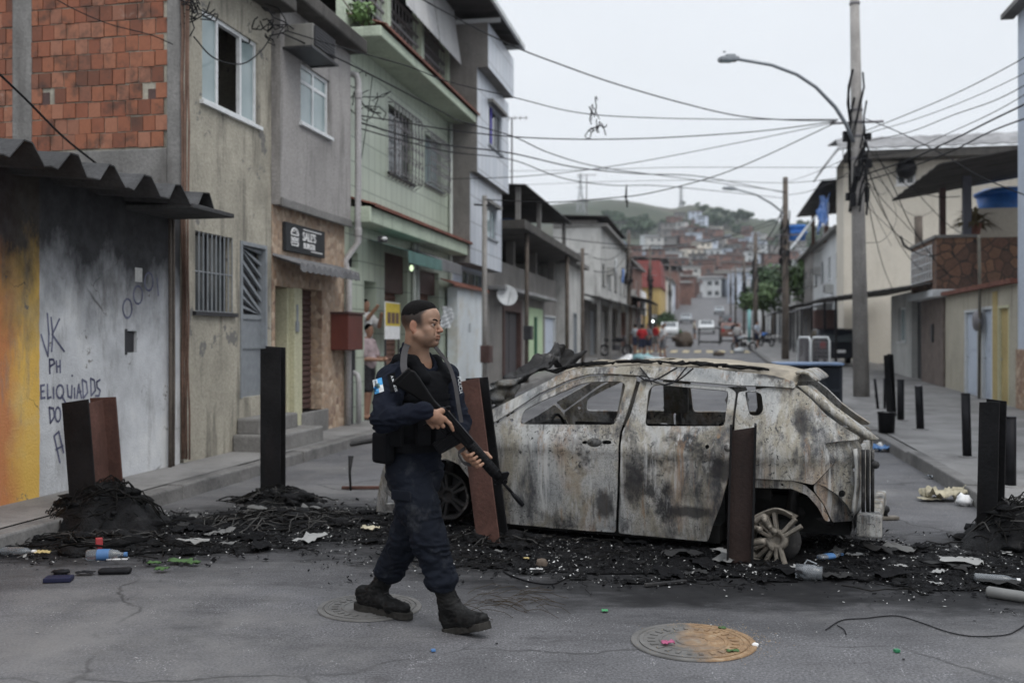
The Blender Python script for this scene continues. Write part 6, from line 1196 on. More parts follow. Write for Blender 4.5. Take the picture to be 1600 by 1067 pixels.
M['navy'] = _cloth('navy_shirt_cloth', (.0062, .008, .0145), .03); M['navy_trouser'] = _cloth('navy_trouser_cloth', (.0075, .0095, .0150), .22); M['vest'] = _cloth('black_vest_cloth', (.0045, .0048, .006), .02); M['web'] = _cloth('grey_webbing', (.05, .048, .05), .0); M['boot'] = _cloth('worn_black_leather', (.010, .010, .010), .25, .4, .6); M['sole'] = plain('dusty_rubber_sole', (.035, .033, .03), .9, 0, .4, 20, .4)
M['gun'] = plain('black_gunmetal', (.006, .006, .007), .42, .2, .3, 20); M['polymer'] = plain('black_polymer', (.004, .004, .0045), .5, 0, .3, 20); M['hair'] = plain('black_hair', (.004, .0035, .0035), .8, 0, .4, 60, .5)
def ribbon(pts, wdirs, w, th=.004):
    mb = MB(); P = [Vector(p) for p in pts]; n = len(P); V = []
    for i, p in enumerate(P): d = Vector(wdirs[i] if isinstance(wdirs, list) else wdirs).normalized(); V += [p-d*w/2, p+d*w/2]
    mb.mesh(V, [(2*i, 2*i+1, 2*i+3, 2*i+2) for i in range(n-1)]); return mb
def officer():
    J = at; A = lambda v: np.array(v); F = Vector((.83, -.558, 0)); L = Vector((.558, .83, 0)); U = Vector((0, 0, 1)); ax = [F, L, U]
    t = thing('person', 'walking man in navy uniform and black vest holding a black rifle', 'person', onground(660, 972))
    nb = J(652, 566, 5.55); C1 = J(651, 617, 5.55); C2 = J(648, 680, 5.55); C3 = J(648, 722, 5.55); shR = J(612, 595, 5.41); shL = J(696, 590, 5.69); elR = J(600, 655, 5.21); elL = J(717, 660, 5.60)
    Bt = J(637, 583, 5.19); Mz = J(809, 779, 5.36); ra = (Mz-Bt).normalized(); rn = Vector((0, -1, 0)).cross(ra).normalized(); rc = rn.cross(ra); rc = rc if rc.y < 0 else -rc
    R = lambda a, n, c=0.: Bt+ra*a+rn*n+rc*c
    wrR = J(665, 642, 5.13); wrL = R(.485, -.045, -.075)
    hipR = J(634, 728, 5.47); hipL = J(662, 728, 5.63); knR = J(671, 845, 5.37); knL = J(634, 843, 5.63); anR = J(701, 942, 5.39); anL = J(590, 926, 5.75); cuR = knR.lerp(anR, .60); cuL = knL.lerp(anL, .55)
    # ---- head frame
    O = J(658.5, 508, 5.5); S = 1.03; hf = Vector((.935, -.355, 0)); hl = Vector((.355, .935, 0)); hx = [hf, hl, U]; H = lambda f, l, u: O+(hf*f+hl*l+U*u)*S
    lo = A(J(560, 1000, 5.4)); P = [nb, shR, shL, elR, elL, wrR, wrL, hipR, anR, anL, O, R(.7, 0)]
    mn = np.min([A(p) for p in P], 0)-.17; mx = np.max([A(p) for p in P], 0)+.17; b = SDF(mn, mx, .0042)
    # trunk and limbs (under the clothes)
    b.ell(C1, (.10, .15, .19), ax, .05).ell(C2, (.10, .13, .17), ax, .05).ell(C3, (.10, .13, .12), ax, .05)
    b.cone(nb, shR, .055, .05, .04).cone(nb, shL, .055, .05, .04).chain([shR, elR, wrR], [.052, .042, .030], .02).chain([shL, elL, wrL], [.052, .042, .030], .02).chain([hipR, knR, anR], [.08, .048, .030], .03).chain([hipL, knL, anL], [.08, .048, .030], .03)
    b.cone(nb-U*.02, H(-.018, 0, -.055), .064, .062, .03).cone(H(-.035, 0, -.03), nb-F*.03, .05, .06, .03)
    # skull and face
    b.ell(H(-.014, 0, .036), A((.101, .077, .086))*S, hx, .02).ell(H(.032, 0, -.03), A((.064, .062, .082))*S, hx, .03).ell(H(.045, 0, .045), A((.056, .062, .055))*S, hx, .03)
    for q in (-1, 1):
        b.cone(H(.0, .058*q, -.052), H(.062, .022*q, -.098), .02*S, .017*S, .03); b.ell(H(.062, .043*q, -.026), A((.022, .020, .018))*S, hx, .02); b.cone(H(.089, .012*q, .020), H(.078, .048*q, .022), .0105*S, .010*S, .012); b.ell(H(.070, .03*q, -.062), A((.024, .024, .026))*S, hx, .025)
    b.ell(H(.078, 0, -.097), A((.020, .024, .017))*S, hx, .018)
    b.cone(H(.088, 0, .012), H(.115, 0, -.027), .0085*S, .0115*S, .010); b.ell(H(.116, 0, -.031), A((.0125, .0115, .010))*S, hx, .006)
    for q in (-1, 1): b.ell(H(.102, .0135*q, -.034), A((.012, .0075, .0075))*S, hx, .005); b.ell(H(.094, .032*q, .0), A((.014, .016, .0105))*S, hx, .010, 's'); b.ell(H(.109, .008*q, -.042), A((.006, .004, .003))*S, hx, .003, 's')
    b.ell(H(.086, 0, -.06), A((.017, .030, .024))*S, hx, .012); b.chain([H(.090, -.024, -.064), H(.102, -.009, -.057), H(.103, 0, -.0585), H(.102, .009, -.057), H(.090, .024, -.064)], [.003*S, .0055*S, .0055*S, .0055*S, .003*S], .005); b.chain([H(.088, -.021, -.068), H(.099, 0, -.071), H(.088, .021, -.068)], [.003*S, .0075*S, .003*S], .005)
    b.chain([H(.094, -.026, -.0655), H(.107, 0, -.0635), H(.094, .026, -.0655)], [.002*S]*3, .003, 's'); b.cone(H(.094, -.014, -.081), H(.094, .014, -.081), .005*S, .005*S, .008, 's')
    for q in (-1, 1):           # lids, nasolabial fold, ear
        b.chain([H(.083, .047*q, -.001), H(.0945, .035*q, .0100), H(.0935, .020*q, .002)], [.0027*S]*3, .005); b.chain([H(.083, .047*q, -.003), H(.0925, .034*q, -.0115), H(.0915, .020*q, -.003)], [.0020*S]*3, .006); b.chain([H(.100, .020*q, -.032), H(.090, .033*q, -.055), H(.082, .034*q, -.072)], [.0016*S]*3, .010, 's')
        ex = [hf*.85-hl*q*.5, hl*q*.85+hf*.5, U]; b.ell(H(-.014, .077*q, -.008), A((.018, .0075, .029))*S, ex, .008); b.ell(H(-.009, .087*q, -.006), A((.010, .006, .017))*S, ex, .005, 's'); b.ell(H(-.010, .076*q, -.031), A((.008, .006, .009))*S, ex, .006)
    # right hand round the pistol grip, index finger along the receiver
    K = [R(.303, -.010, .036), R(.294, -.036, .042), R(.280, -.060, .041), R(.264, -.080, .036)]; b.chain([wrR, wrR.lerp(K[1], .5), K[1]], [.029, .029, .019], .02)
    for k, r_ in zip(K, (.015, .016, .015, .0135)): b.cone(wrR.lerp(k, .35), k, .019, r_, .014)
    b.chain([K[0], R(.343, -.004, .034), R(.366, -.010, .031), R(.384, -.016, .028)], [.0125, .0105, .0098, .0078], .005)
    for k, o in ((1, 0), (2, 1), (3, 2)): p = K[k]; b.chain([p, p+ra*.036+rn*-.004-rc*.006, p+ra*.042-rn*.004-rc*.036, p+ra*.022-rn*.004-rc*.052], [.0132-.001*o, .0112-.001*o, .0102-.001*o, .0085], .004)
    b.chain([wrR.lerp(K[0], .35), R(.265, .004, .022), R(.285, .024, -.010), R(.315, .020, -.026)], [.018, .016, .0125, .010], .008)
    # left hand cradling the handguard from below
    pl = R(.56, -.048, -.040); b.chain([wrL, pl, R(.585, -.048, -.028)], [.029, .03, .026], .015); 
    for i, a in enumerate((.535, .561, .587, .611)): b.cone(pl, R(a, -.052, -.012), .022, .0135, .012); b.chain([R(a, -.052, -.012), R(a+.006, -.047, .022), R(a+.010, -.030, .0395), R(a+.012, -.012, .0385)], [.0128, .0112-.0006*abs(i-1), .0102, .008], .004)
    b.chain([R(.555, -.03, -.05), R(.585, .005, -.044), R(.615, .030, -.030), R(.64, .036, -.012)], [.019, .015, .012, .009], .008)
    Oi = O
    def tone(p):
        q = p-O; f, l, u = q.dot(hf)/S, q.dot(hl)/S, q.z/S
        if abs(f) > .2 or abs(l) > .14 or not (-.2 < u < .16): return (1, 1, 1) if u > -.2 else (.95, .9, .88)
        c = np.array((1., 1., 1.)); nz = .5+.5*noise.noise(p*60)
        fade = np.clip((u+.030+.012*nz)/.055, 0, 1)**.8*np.clip((.050-f+.9*max(0, u-.055))/.022, 0, 1); ear = np.clip(1-math.hypot((f+.012)/.026, (u+.012)/.040), 0, 1) if abs(l) > .070 else 0
        fade *= (0 if ear > .08 else 1); c = c*(1-fade*.95)+np.array((.045, .05, .06))*fade*.95 if fade > 0 else c
        st = np.clip((-.035-u)/.03, 0, 1)*np.clip((f-.0)/.05, 0, 1)*np.clip((u+.125)/.02, 0, 1)*(.55+.45*nz); lip = f > .088 and -.080 < u < -.051 and abs(l) < .026
        c = c*(1-st*(.0 if lip else .5))+np.array((.25, .27, .3))*st*(.0 if lip else .5)
        if lip and -.076 < u < -.053: c = c*np.array((.90, .74, .70))
        if abs(abs(l)-.033) < .014 and .003 < u < .012 and f > .06: c = c*np.array((.72, .66, .66))
        c = c*(.86+.28*noise.noise(p*22))
        if f > .085 and abs(l) < .02 and -.045 < u < -.015: c = c*np.array((1.06, .92, .90))
        if ear > .08: c = np.array((.88, .70, .65))
        return tuple(c)
    body = b.build('body', M['skin'], t, None, tone)
    wr = MB()
    for k, (z, f0) in enumerate(((.048, .099), (.060, .097), (.072, .092))): wr.tube([H(f0-.9*q*q*6, q, z-.05*abs(q)) for q in np.linspace(-.036, .036, 7)], .0011, 4)
    wr.build('forehead_crease', plain('crease', (.22, .12, .085), .6), body)
    for q in (-1, 1):
        e = MB(); e.lathe(H(.0805, .0325*q, .0), [(.0001, -.0125)]+[(.0125*math.cos(a), .0125*math.sin(a)) for a in np.linspace(-1.3, 1.3, 8)]+[(.0001, .0125)], 12, (hl, U, hf)); eo = e.build('eye', plain('eye_white', (.30, .27, .255), .4), body, True)
        e = MB(); gz_ = (hf*.95-hl*.12).normalized(); e.lathe(H(.0805, .0325*q, .001)+gz_*.0118, [(.0066, -.0006), (.0054, .0012), (.001, .0018)], 10, (hl, U, gz_)); e.build('iris', plain('dark_iris', (.012, .008, .006), .2), eo, True)
        e = MB(); e.tube(smooth_path([H(.1005, .012*q, .0195), H(.0985, .026*q, .0265), H(.091, .042*q, .0275), H(.080, .055*q, .0195)], 4), [.0030, .0040, .0046, .0048, .0048, .0046, .0044, .0042, .0038, .0034, .0028, .0022, .0014], 7); e.build('eyebrow', M['hair'], body, True)
    h = SDF(A(O)-.16, A(O)+.17, .0042); h.ell(H(-.013, 0, .049), A((.1015, .0755, .087))*S, hx, .01); h.ell(H(.030, 0, .088), A((.0485, .056, .036))*S, hx, .02); h.plane(H(.0, 0, .045), -U, .004); h.plane(H(.086, 0, .06), (hf*.95-U*.25).normalized()); h.build('hair', M['hair'], body, folds(.0022, 70, 2, (1, 1, .6)))
    # ---- clothes
    s = SDF(A(mn), A(mx), .0062); s.ell(C1, (.128, .178, .205), ax, .05).ell(C2, (.142, .170, .17), ax, .05).ell(C3-U*.01, (.135, .165, .15), ax, .05).cone(nb-U*.015, shR, .075, .074, .05).cone(nb-U*.015, shL, .075, .074, .05)
    s.chain([shR, elR], [.082, .070], .03).cone(elR, wrR.lerp(elR, .05), .068, .047, .02).cone(wrR.lerp(elR, .12), wrR.lerp(elR, .02), .046, .047, .01).chain([shL, elL], [.078, .066], .03).cone(elL, wrL.lerp(elL, .22), .062, .046, .02)
    s.cone(nb-F*.012-U*.02, nb-F*.024+U*.058, .086, .078, .03); s.plane((0, 0, J(648, 736, 5.5).z), (0, 0, -1), .006)
    s.cone(nb+F*.055+U*.0, nb+F*.03+U*.12, .052, .080, .008, 's')
    jr = lambda p: 1+1.1*math.exp(-((p-elR).length/.10)**2)+.9*math.exp(-((p-elL).length/.10)**2)
    shirt = s.build('uniform_shirt', M['navy'], t, folds(.013, 10, 1, (1, 1, 1.8), jr))
    p = SDF(A(mn), A(mx), .0062); p.ell(J(648, 745, 5.55), (.128, .165, .12), ax, .04)
    p.cone(hipR-U*.02, hipR.lerp(knR, .55), .115, .112, .04).cone(hipR.lerp(knR, .55), knR, .112, .092, .03).cone(knR, cuR, .091, .084, .03).ell(cuR-U*.012, (.084, .082, .040), ax, .03)
    p.cone(hipL-U*.02, hipL.lerp(knL, .55), .115, .105, .03).cone(hipL.lerp(knL, .55), knL, .105, .090, .03).cone(knL, cuL, .089, .080, .03).ell(cuL-U*.01, (.082, .080, .045), ax, .03)
    lp = hipR.lerp(knR, .50)-L*.085; p.ell(lp, (.075, .050, .10), ax, .015)     # cargo pocket
    p.cone(cuR-U*.03, cuR-U*.12, .052, .05, .004, 's'); p.cone(cuL-(cuL-anL).normalized()*-.03, anL, .052, .05, .004, 's')
    jr2 = lambda q: .8+1.2*math.exp(-((q-knR).length/.11)**2)+1.2*math.exp(-((q-knL).length/.11)**2)+1.0*math.exp(-((q-cuR).length/.10)**2)+1.0*math.exp(-((q-cuL).length/.10)**2)
    tr = p.build('uniform_trousers', M['navy_trouser'], t, folds(.017, 9, 4, (1, 1, 1.9), jr2))
    fl = MB(); c = lp+(-L)*.052+U*.06; fl.box(c, (.135, .012, .055), (F, L, U)); fl.build('pocket_flap', M['navy_trouser'], tr, bevel=.008)
    v = SDF(A(mn), A(mx), .0062); v.ell(C1+F*.012, (.158, .195, .20), ax, .04).ell(C2+F*.01+U*.03, (.168, .188, .15), ax, .04); v.plane((0, 0, C1.z+.135), (0, 0, 1), .02); v.plane((0, 0, J(648, 700, 5.5).z), (0, 0, -1), .01)
    v.chain([shR+U*.03-L*.02, shR.lerp(elR, .55)], [.106, .092], .01, 's').chain([shL+U*.03+L*.02, shL.lerp(elL, .55)], [.104, .090], .01, 's')
    for q in (-1, 1): c = nb+L*.098*q; v.chain([C1+L*.095*q+F*.135+U*.10, c+F*.05+U*.005, c-F*.05+U*.01, C1+L*.10*q-F*.12+U*.11], [.036, .034, .034, .036], .02)
    vest = v.build('ballistic_vest', M['vest'], t, folds(.006, 9, 7))
    sl = lambda th, z, e=.0: (lambda k: C1.lerp(C2, k)+F*((.165+.006+e)*math.cos(th))+L*((.196+e)*math.sin(th)))(max(0, min(1, (C1.z-z)/(C1.z-C2.z))))*1
    def ring(z, th0, th1, h_, name, e=.002, n=14, mat='vest'):
        mb = MB(); V = []
        for i in range(n+1): th = th0+(th1-th0)*i/n; q = sl(th, z, e); V += [Vector((q.x, q.y, z-h_/2)), Vector((q.x, q.y, z+h_/2))]
        mb.mesh(V, [(2*i, 2*i+2, 2*i+3, 2*i+1) for i in range(n)]); return mb.build(name, M[mat], vest, solid=.006)
    for z in (C1.z-.005, C1.z-.045, C1.z-.085): ring(z, -1.25, 1.2, .024, 'webbing_row', .004)
    ring(C2.z-.055, -3.1, 3.1, .05, 'waist_belt', -.012, 40)
    for i, th in enumerate((-1.35, -.62, -.15, .32)):
        z = C2.z+.045; q = sl(th, z, .022); n_ = (F*math.cos(th)/.165+L*math.sin(th)/.19).normalized(); sd = n_.cross(U); mb = MB(); q.z = z; mb.box(q, (.078, .045, .16 if i else .17), (sd, n_, U)); mb.box(q+n_*.026+U*.035, (.082, .008, .06), (sd, n_, U)); mb.build('magazine_pouch', M['vest'], vest, bevel=.012)
    th = -1.75; q = sl(th, C2.z-.06, .03); n_ = (F*math.cos(th)+L*math.sin(th)).normalized(); mb = MB(); q.z = C2.z-.05; mb.box(q, (.13, .07, .17), (n_.cross(U), n_, U)); mb.build('side_pouch', M['vest'], vest, bevel=.02)
    # boots
    for (an, cu, heel, toe, nm) in ((anR, cuR, J(703, 976, 5.40), J(754, 968, 5.28), 'boot'), (anL, cuL, J(569, 939, 5.79), J(632, 952, 5.62), 'boot')):
        d = (toe-heel).normalized(); sd = d.cross(U).normalized(); up = sd.cross(d); b2 = SDF(np.minimum(A(heel), A(toe))-.14, np.maximum(np.maximum(A(heel), A(toe)), A(cu))+.12, .005)
        b2.chain([cu+(an-cu).normalized()*-.04, an+up*.02], [.058, .053], .02).chain([heel+up*.012, heel.lerp(toe, .45)+up*.016, toe+up*.004], [.043, .043, .036], .02).cone(an, heel.lerp(toe, .5)+up*.03, .052, .042, .03).cone(heel.lerp(toe, .72)-sd*.012, heel.lerp(toe, .72)+sd*.012, .042, .042, .02).cone(heel-d*.012+up*.05, an-d*.01, .043, .046, .02)
        b2.plane(heel-up*.030, -up, .003); bo = b2.build(nm, M['boot'], t, folds(.006, 22, 9))
        mb = MB(); out = []
        for f_, w in ((-.21, .018), (-.17, .032), (-.05, .041), (.25, .038), (.5, .038), (.75, .045), (1., .042), (1.12, .028), (1.17, .014)): out.append((f_, w))
        P = [heel+(toe-heel)*f_+sd*w-up*.050 for f_, w in out]+[heel+(toe-heel)*f_-sd*w-up*.050 for f_, w in out[::-1]]; mb.prism(P, up*.040); mb.build('sole', M['sole'], bo, bevel=.004)
        mb = MB()
        for k in range(6): c = heel.lerp(toe, .62-.07*k)+up*(.052+.020*k+.012*max(0, k-2)); mb.tube([c-sd*.022, c+d*.006+up*.004, c+sd*.022], .0028, 5)
        mb.build('laces', M['web'], bo)
    # sling
    mb = ribbon(smooth_path([J(648, 534, 5.60), J(638, 537, 5.50), J(632, 552, 5.37), J(631, 575, 5.27), J(637, 592, 5.21)]), Vector((1, .25, 0)), .036); mb.build('rifle_sling', M['web'], t, solid=.005)
    mb = ribbon(smooth_path([J(677, 538, 5.60), J(688, 552, 5.54), J(702, 572, 5.48), J(711, 600, 5.41), J(716, 632, 5.36), J(721, 660, 5.35)]), Vector((1, .35, .1)), .022); mb.build('rifle_sling', M['web'], t, solid=.005)
    # badges lying on the sleeve
    from mathutils.bvhtree import BVHTree
    def conform(quad, obj, name, mats, cells, n=8, off=.004):
        Vw = [WM[t.name]@v_.co for v_ in obj.data.vertices]; bv = BVHTree.FromPolygons(Vw, [tuple(p_.vertices) for p_ in obj.data.polygons]); cam_ = Vector((0, 0, CAMZ)); mb = MB(); V = []
        for i in range(n+1):
            for j in range(n+1):
                a = (1-i/n)*np.array(quad[0])+i/n*np.array(quad[1]); c_ = (1-i/n)*np.array(quad[3])+i/n*np.array(quad[2]); x, y = a*(1-j/n)+c_*j/n; dr = (at(x, y, 5.)-cam_).normalized(); hit = bv.ray_cast(cam_, dr); V.append((hit[0] if hit[0] else at(x, y, 5.3))-dr*off)
        for i in range(n):
            for j in range(n): mb.m = cells(i/(n-1), j/(n-1)); mb.mesh([V[i*(n+1)+j], V[(i+1)*(n+1)+j], V[(i+1)*(n+1)+j+1], V[i*(n+1)+j+1]], [(0, 1, 2, 3)])
        return mb.build(name, mats, t)
    wm = plain('patch_white', (.55, .57, .58), .8); bl = plain('patch_blue', (.06, .28, .55), .8); em = plain('patch_emblem', (.10, .16, .14), .8)
    flag = conform([(582, 594), (596.5, 589.5), (600, 611), (585.5, 616)], shirt, 'flag_patch', [wm, bl, em], lambda i, j: 2 if math.hypot(i-.5, j-.5) < .22 else (1 if (i > .5) != (j > .5) else 0), 12)
    tg = conform([(605, 585), (617, 581.5), (623, 609.5), (610.5, 613)], shirt, 'name_patch', [M['vest'], wm], lambda i, j: 0, 6, .005)
    def drape(o, obj, off):
        Vw = [WM[t.name]@v_.co for v_ in obj.data.vertices]; bv = BVHTree.FromPolygons(Vw, [tuple(p_.vertices) for p_ in obj.data.polygons]); cam_ = Vector((0, 0, CAMZ)); Mi = WM[t.name].inverted()
        for v_ in o.data.vertices:
            dr = (WM[t.name]@v_.co-cam_).normalized(); hit = bv.ray_cast(cam_, dr)
            if hit[0]: v_.co = Mi@(hit[0]-dr*off)
    ud = (at(620, 609, 5.27)-at(612, 583, 5.27)).normalized(); vd = (at(617, 582, 5.27)-at(605, 586, 5.27)).normalized()
    drape(text('A MENDES', wm, 'lettering', tg, at(610.3, 587.5, 5.27), ud, vd, .0185, .0), shirt, .015)
    text('POLICIA', wm, 'lettering', vest, at(715.2, 588, 5.44), (at(718.5, 618, 5.43)-at(715.2, 588, 5.44)), Vector((1, -.2, .1)), .026, .001)
    # rifle
    g = thing('rifle', 'black rifle held slanting across the chest of the walking officer', 'rifle', R(.3, -.05))
    def plate(poly, th, name, mat, bev=.006, par=None): mb = MB(); mb.prism([R(a, n, -th/2) for a, n in poly], rc*th); return mb.build(name, M[mat], par or g, bevel=bev)
    plate([(0, -.092), (-.006, .022), (.02, .034), (.07, .030), (.20, .012), (.262, .016), (.262, -.030), (.19, -.034), (.12, -.052)], .042, 'stock', 'polymer', .012); plate([(-.014, -.094), (-.018, .024), (-.004, .024), (.002, -.094)], .040, 'butt_plate', 'polymer', .006)
    rec = plate([(.255, -.034), (.255, .020), (.275, .032), (.50, .030), (.51, .018), (.51, -.026), (.40, -.036)], .044, 'receiver', 'gun', .005); plate([(.265, .031), (.275, .052), (.287, .052), (.292, .031)], .022, 'rear_sight', 'gun', .003)
    mb = MB(); mb.fbox(Fr(R(0, 0, 0), ra, rc), .30, .47, 0, 0.001, 0, .001) if False else mb.box(R(.39, .008, .024), (.19, .022, .006), (ra, rn, rc)); mb.box(R(.36, -.015, .025), (.05, .008, .008), (ra, rn, rc))
    for k in range(5): mb.lathe(R(.31+.045*k, -.018, .0225), [(.005, 0), (.005, .004), (.003, .005)], 8, (ra, rn, rc))
    mb.build('bolt_cover', M['gun'], rec, bevel=.002)
    plate([(.285, -.03), (.322, -.03), (.300, -.125), (.262, -.120)], .030, 'pistol_grip', 'polymer', .008); mb = MB(); mb.tube([R(.325, -.034), R(.335, -.064), (R(.375, -.066)), R(.385, -.036)], .004, 6); mb.tube([R(.352, -.034), R(.350, -.055)], .004, 5); mb.build('trigger_guard', M['gun'], g)
    mag = plate([(.395, -.03), (.468, -.03), (.442, -.155), (.372, -.148)], .026, 'magazine', 'gun', .004); mb = MB()
    for k in range(3): mb.box(R(.395+.022*k+.0, -.09, .0145), (.004, .10, .003), (ra, rn, rc))
    mb.build('rib', M['gun'], mag)
    mb = MB(); mb.lathe(R(.505, -.002), [(.024, 0), (.029, .01), (.029, .20), (.025, .245), (.018, .25)], 12, (rn, rc, ra)); mb.build('handguard', M['polymer'], g, True); mb = MB()
    for k in range(7): mb.lathe(R(.54+.028*k, -.002), [(.0292, 0), (.0305, .004), (.0292, .008)], 12, (rn, rc, ra))
    for k in range(2): mb.lathe(R(.512+.012*k, -.002), [(.030, 0), (.032, .003), (.030, .006)], 12, (rn, rc, ra))
    mb.build('handguard_band', M['gun'], g)
    mb = MB(); mb.tube([R(.50, .022), R(.79, .020)], .009, 8); mb.build('gas_tube', M['gun'], g, True); mb = MB(); mb.tube([R(.74, -.002), R(.90, -.002)], .0085, 10); mb.tube([R(.86, -.002), R(.875, -.002), R(.878, -.002), R(.95, -.002), R(.955, -.002)], [.009, .010, .0135, .0135, .011], 10); mb.build('barrel', M['gun'], g, True)
    plate([(.735, -.022), (.735, .022), (.755, .058), (.768, .058), (.785, .022), (.785, -.022)], .020, 'front_sight', 'gun', .003); mb = MB(); mb.tube([R(.755, -.02), R(.77, -.035), R(.76, -.045)], .004, 5); mb.lathe(R(.785, .012, -.02), [(.012, 0), (.012, .04)], 8, (ra, rn, rc)); mb.build('sling_swivel', M['gun'], g)
    mb = ribbon(smooth_path([R(.505, -.03), R(.50, -.075, .01), R(.52, -.085, .01), R(.56, -.09, .0), R(.60, -.07, -.01)]), Vector((0, -.3, 1)), .02); mb.build('sling_end', M['web'], g, solid=.004)
officer()
def figure(label, pos, yaw, pose, shirt, short, skin, hair=True, h=.014, hgt=1.72, longp=False, bag=None, group=None):
    p0 = Vector(pos); c, s_ = math.cos(yaw), math.sin(yaw); F = Vector((c, s_, 0)); L = Vector((-s_, c, 0)); U = Vector((0, 0, 1)); k = hgt/1.72; Q = lambda f, l, u: p0+(F*f+L*l+U*u)*k; t = thing('person', label, 'person', p0, group); A = lambda v: np.array(v); ax = [F, L, U]
    d = dict(elR=(.05, -.26, 1.12), haR=(.18, -.2, .92), elL=(.05, .26, 1.12), haL=(.18, .2, .92), knR=(.04, -.1, .48), knL=(-.02, .1, .48), anR=(0, -.11, .07), anL=(-.06, .11, .07)); d.update(pose); G = {a: Q(*b) for a, b in d.items()}
    shR, shL, hd, nb, ch, be, hp = Q(0, -.17, 1.40), Q(0, .17, 1.40), Q(.02, 0, 1.60), Q(-.01, 0, 1.46), Q(0, 0, 1.25), Q(.02, 0, 1.05), Q(0, 0, .92); hr, hl_ = Q(0, -.09, .9), Q(0, .09, .9)
    P = list(G.values())+[hd, hp, shR, shL]; mn = np.min([A(q) for q in P], 0)-.24; mx = np.max([A(q) for q in P], 0)+.24; b = SDF(mn, mx, h)
    b.ell(ch, (.10*k, .15*k, .2*k), ax, .05).ell(be, (.10*k, .13*k, .16*k), ax, .05).cone(nb, shR, .05, .05, .04).cone(nb, shL, .05, .05, .04).chain([shR, G['elR'], G['haR']], [.055, .042, .03], .02).chain([shL, G['elL'], G['haL']], [.055, .042, .03], .02).chain([hr, G['knR'], G['anR']], [.085, .06, .042], .03).chain([hl_, G['knL'], G['anL']], [.085, .06, .042], .03)
    for q, e in (('R', -1), ('L', 1)):
        hn = (G['ha'+q]-G['el'+q]).normalized(); b.cone(G['ha'+q], G['ha'+q]+hn*.07, .034, .028, .01)
        for i in range(4): sd = hn.cross(U).normalized()*(i-1.5)*.017; b.chain([G['ha'+q]+hn*.07+sd, G['ha'+q]+hn*(.12-.008*abs(i-1.5))+sd-U*.012], [.0105, .009], .006)
        b.chain([G['ha'+q]+hn*.02, G['ha'+q]+hn*.06+U*.045], [.014, .010], .01); an = G['an'+q]; b.cone(an-F*.03-U*.03, an+F*.16-U*.04, .04, .032, .03)
    b.cone(nb, hd, .055, .055, .02).ell(hd+U*.03*k, (.10*k, .077*k, .10*k), ax, .02).ell(hd+F*.03*k-U*.05*k, (.062*k, .06*k, .075*k), ax, .03).cone(hd+F*.088*k+U*.01, hd+F*.11*k-U*.022*k, .01, .013, .008)
    for e in (-1, 1): b.ell(hd+L*.08*e*k, (.018, .01, .03), ax, .008)
    bo = b.build('body', skin, t, None, lambda p: (1, 1, 1))
    if hair: q = SDF(A(hd)-.2, A(hd)+.22, h*.8); q.ell(hd+U*.04*k-F*.01, (.107*k, .083*k, .10*k), ax); q.plane(hd+U*.04*k+F*.03, (F*.75-U*.7).normalized(), .01); q.build('hair', M['hair'], bo)
    s = SDF(mn, mx, h); s.ell(ch, (.135*k, .175*k, .22*k), ax, .05).ell(be, (.15*k, .17*k, .19*k), ax, .05).cone(nb-U*.03, shR, .06, .07, .04).cone(nb-U*.03, shL, .06, .07, .04).cone(shR, shR.lerp(G['elR'], .75), .075, .08, .02).cone(shL, shL.lerp(G['elL'], .75), .075, .08, .02); s.plane(be-U*.16*k, -U, .01); s.build('shirt', shirt, t, folds(.012, 9, 2))
    s = SDF(mn, mx, h); s.ell(hp, (.13*k, .165*k, .13*k), ax, .04); e = 1.6 if longp else .8
    for a, b_, c_ in ((hr, 'knR', 'anR'), (hl_, 'knL', 'anL')):
        s.cone(a, a.lerp(G[b_], min(1, e)), .11, .10, .03)
        if longp: s.cone(G[b_], G[c_], .085, .07, .03)
    s.build('trousers' if longp else 'shorts', short, t, folds(.010, 9, 5))
    for q in 'RL': mb = MB(); an = G['an'+q]; mb.box(an+F*.055-U*.062, (.27, .09, .028), (F, L, U)); mb.build('sandal', M['boot'], t, bevel=.012)
    return t
pk = _cloth('faded_pink_shirt', (.36, .29, .30)); dk = _cloth('dark_shorts', (.03, .03, .034)); rd_ = _cloth('red_shirt', (.38, .03, .035)); wt = _cloth('white_shirt', (.5, .5, .5)); gy = _cloth('grey_shorts', (.15, .15, .16)); bw = _cloth('dark_blue_shorts', (.03, .035, .06))
q = onground(577, 655, .146); figure('man in faded pink shirt and dark shorts leaning by the green wall', (q.x-.04, q.y, .146), -.35, dict(elR=(.06, -.24, 1.10), haR=(.28, -.02, 1.08), elL=(.08, .24, 1.10), haL=(.32, .05, 1.10)), pk, dk, M['skin_brown'], h=.011, hgt=1.70)
q = L6(L6.px(579, 500)[0], .5, .12); figure('person in the narrow green doorway reaching a bare arm out', (q.x, q.y, .74), -.5, dict(elR=(.25, -.22, 1.34), haR=(.42, -.20, 1.52), elL=(.22, .2, 1.20), haL=(.38, .05, 1.38)), wt, dk, M['skin_brown'], h=.014, hgt=1.55)
for x, y, tt, yw, sh, so, lb in ((1003, 566, 53, 1.5, rd_, bw, 'person in red shirt among the far people by the canopies'), (1012, 565, 56, 4., gy, bw, 'person in grey standing beside the red shirted one far down'), (1024, 558, 62, .5, rd_, gy, 'person with pink red top half hidden in the far group'), (1036, 566, 52, 3.4, wt, gy, 'person in white shirt standing rightmost in the far group'), (1152, 548, 64, 2., wt, bw, 'person in white and dark shorts near the far motorbikes')):
    X = (x-HX)/FPX*tt; s_ = X*.196+tt*.9806; figure(lb, (X, tt, gz(s_)), yw, dict(knR=(.1, -.1, .48), anR=(.1, -.11, .07)), sh, so, M['skin_brown'], h=.024, hgt=1.7)
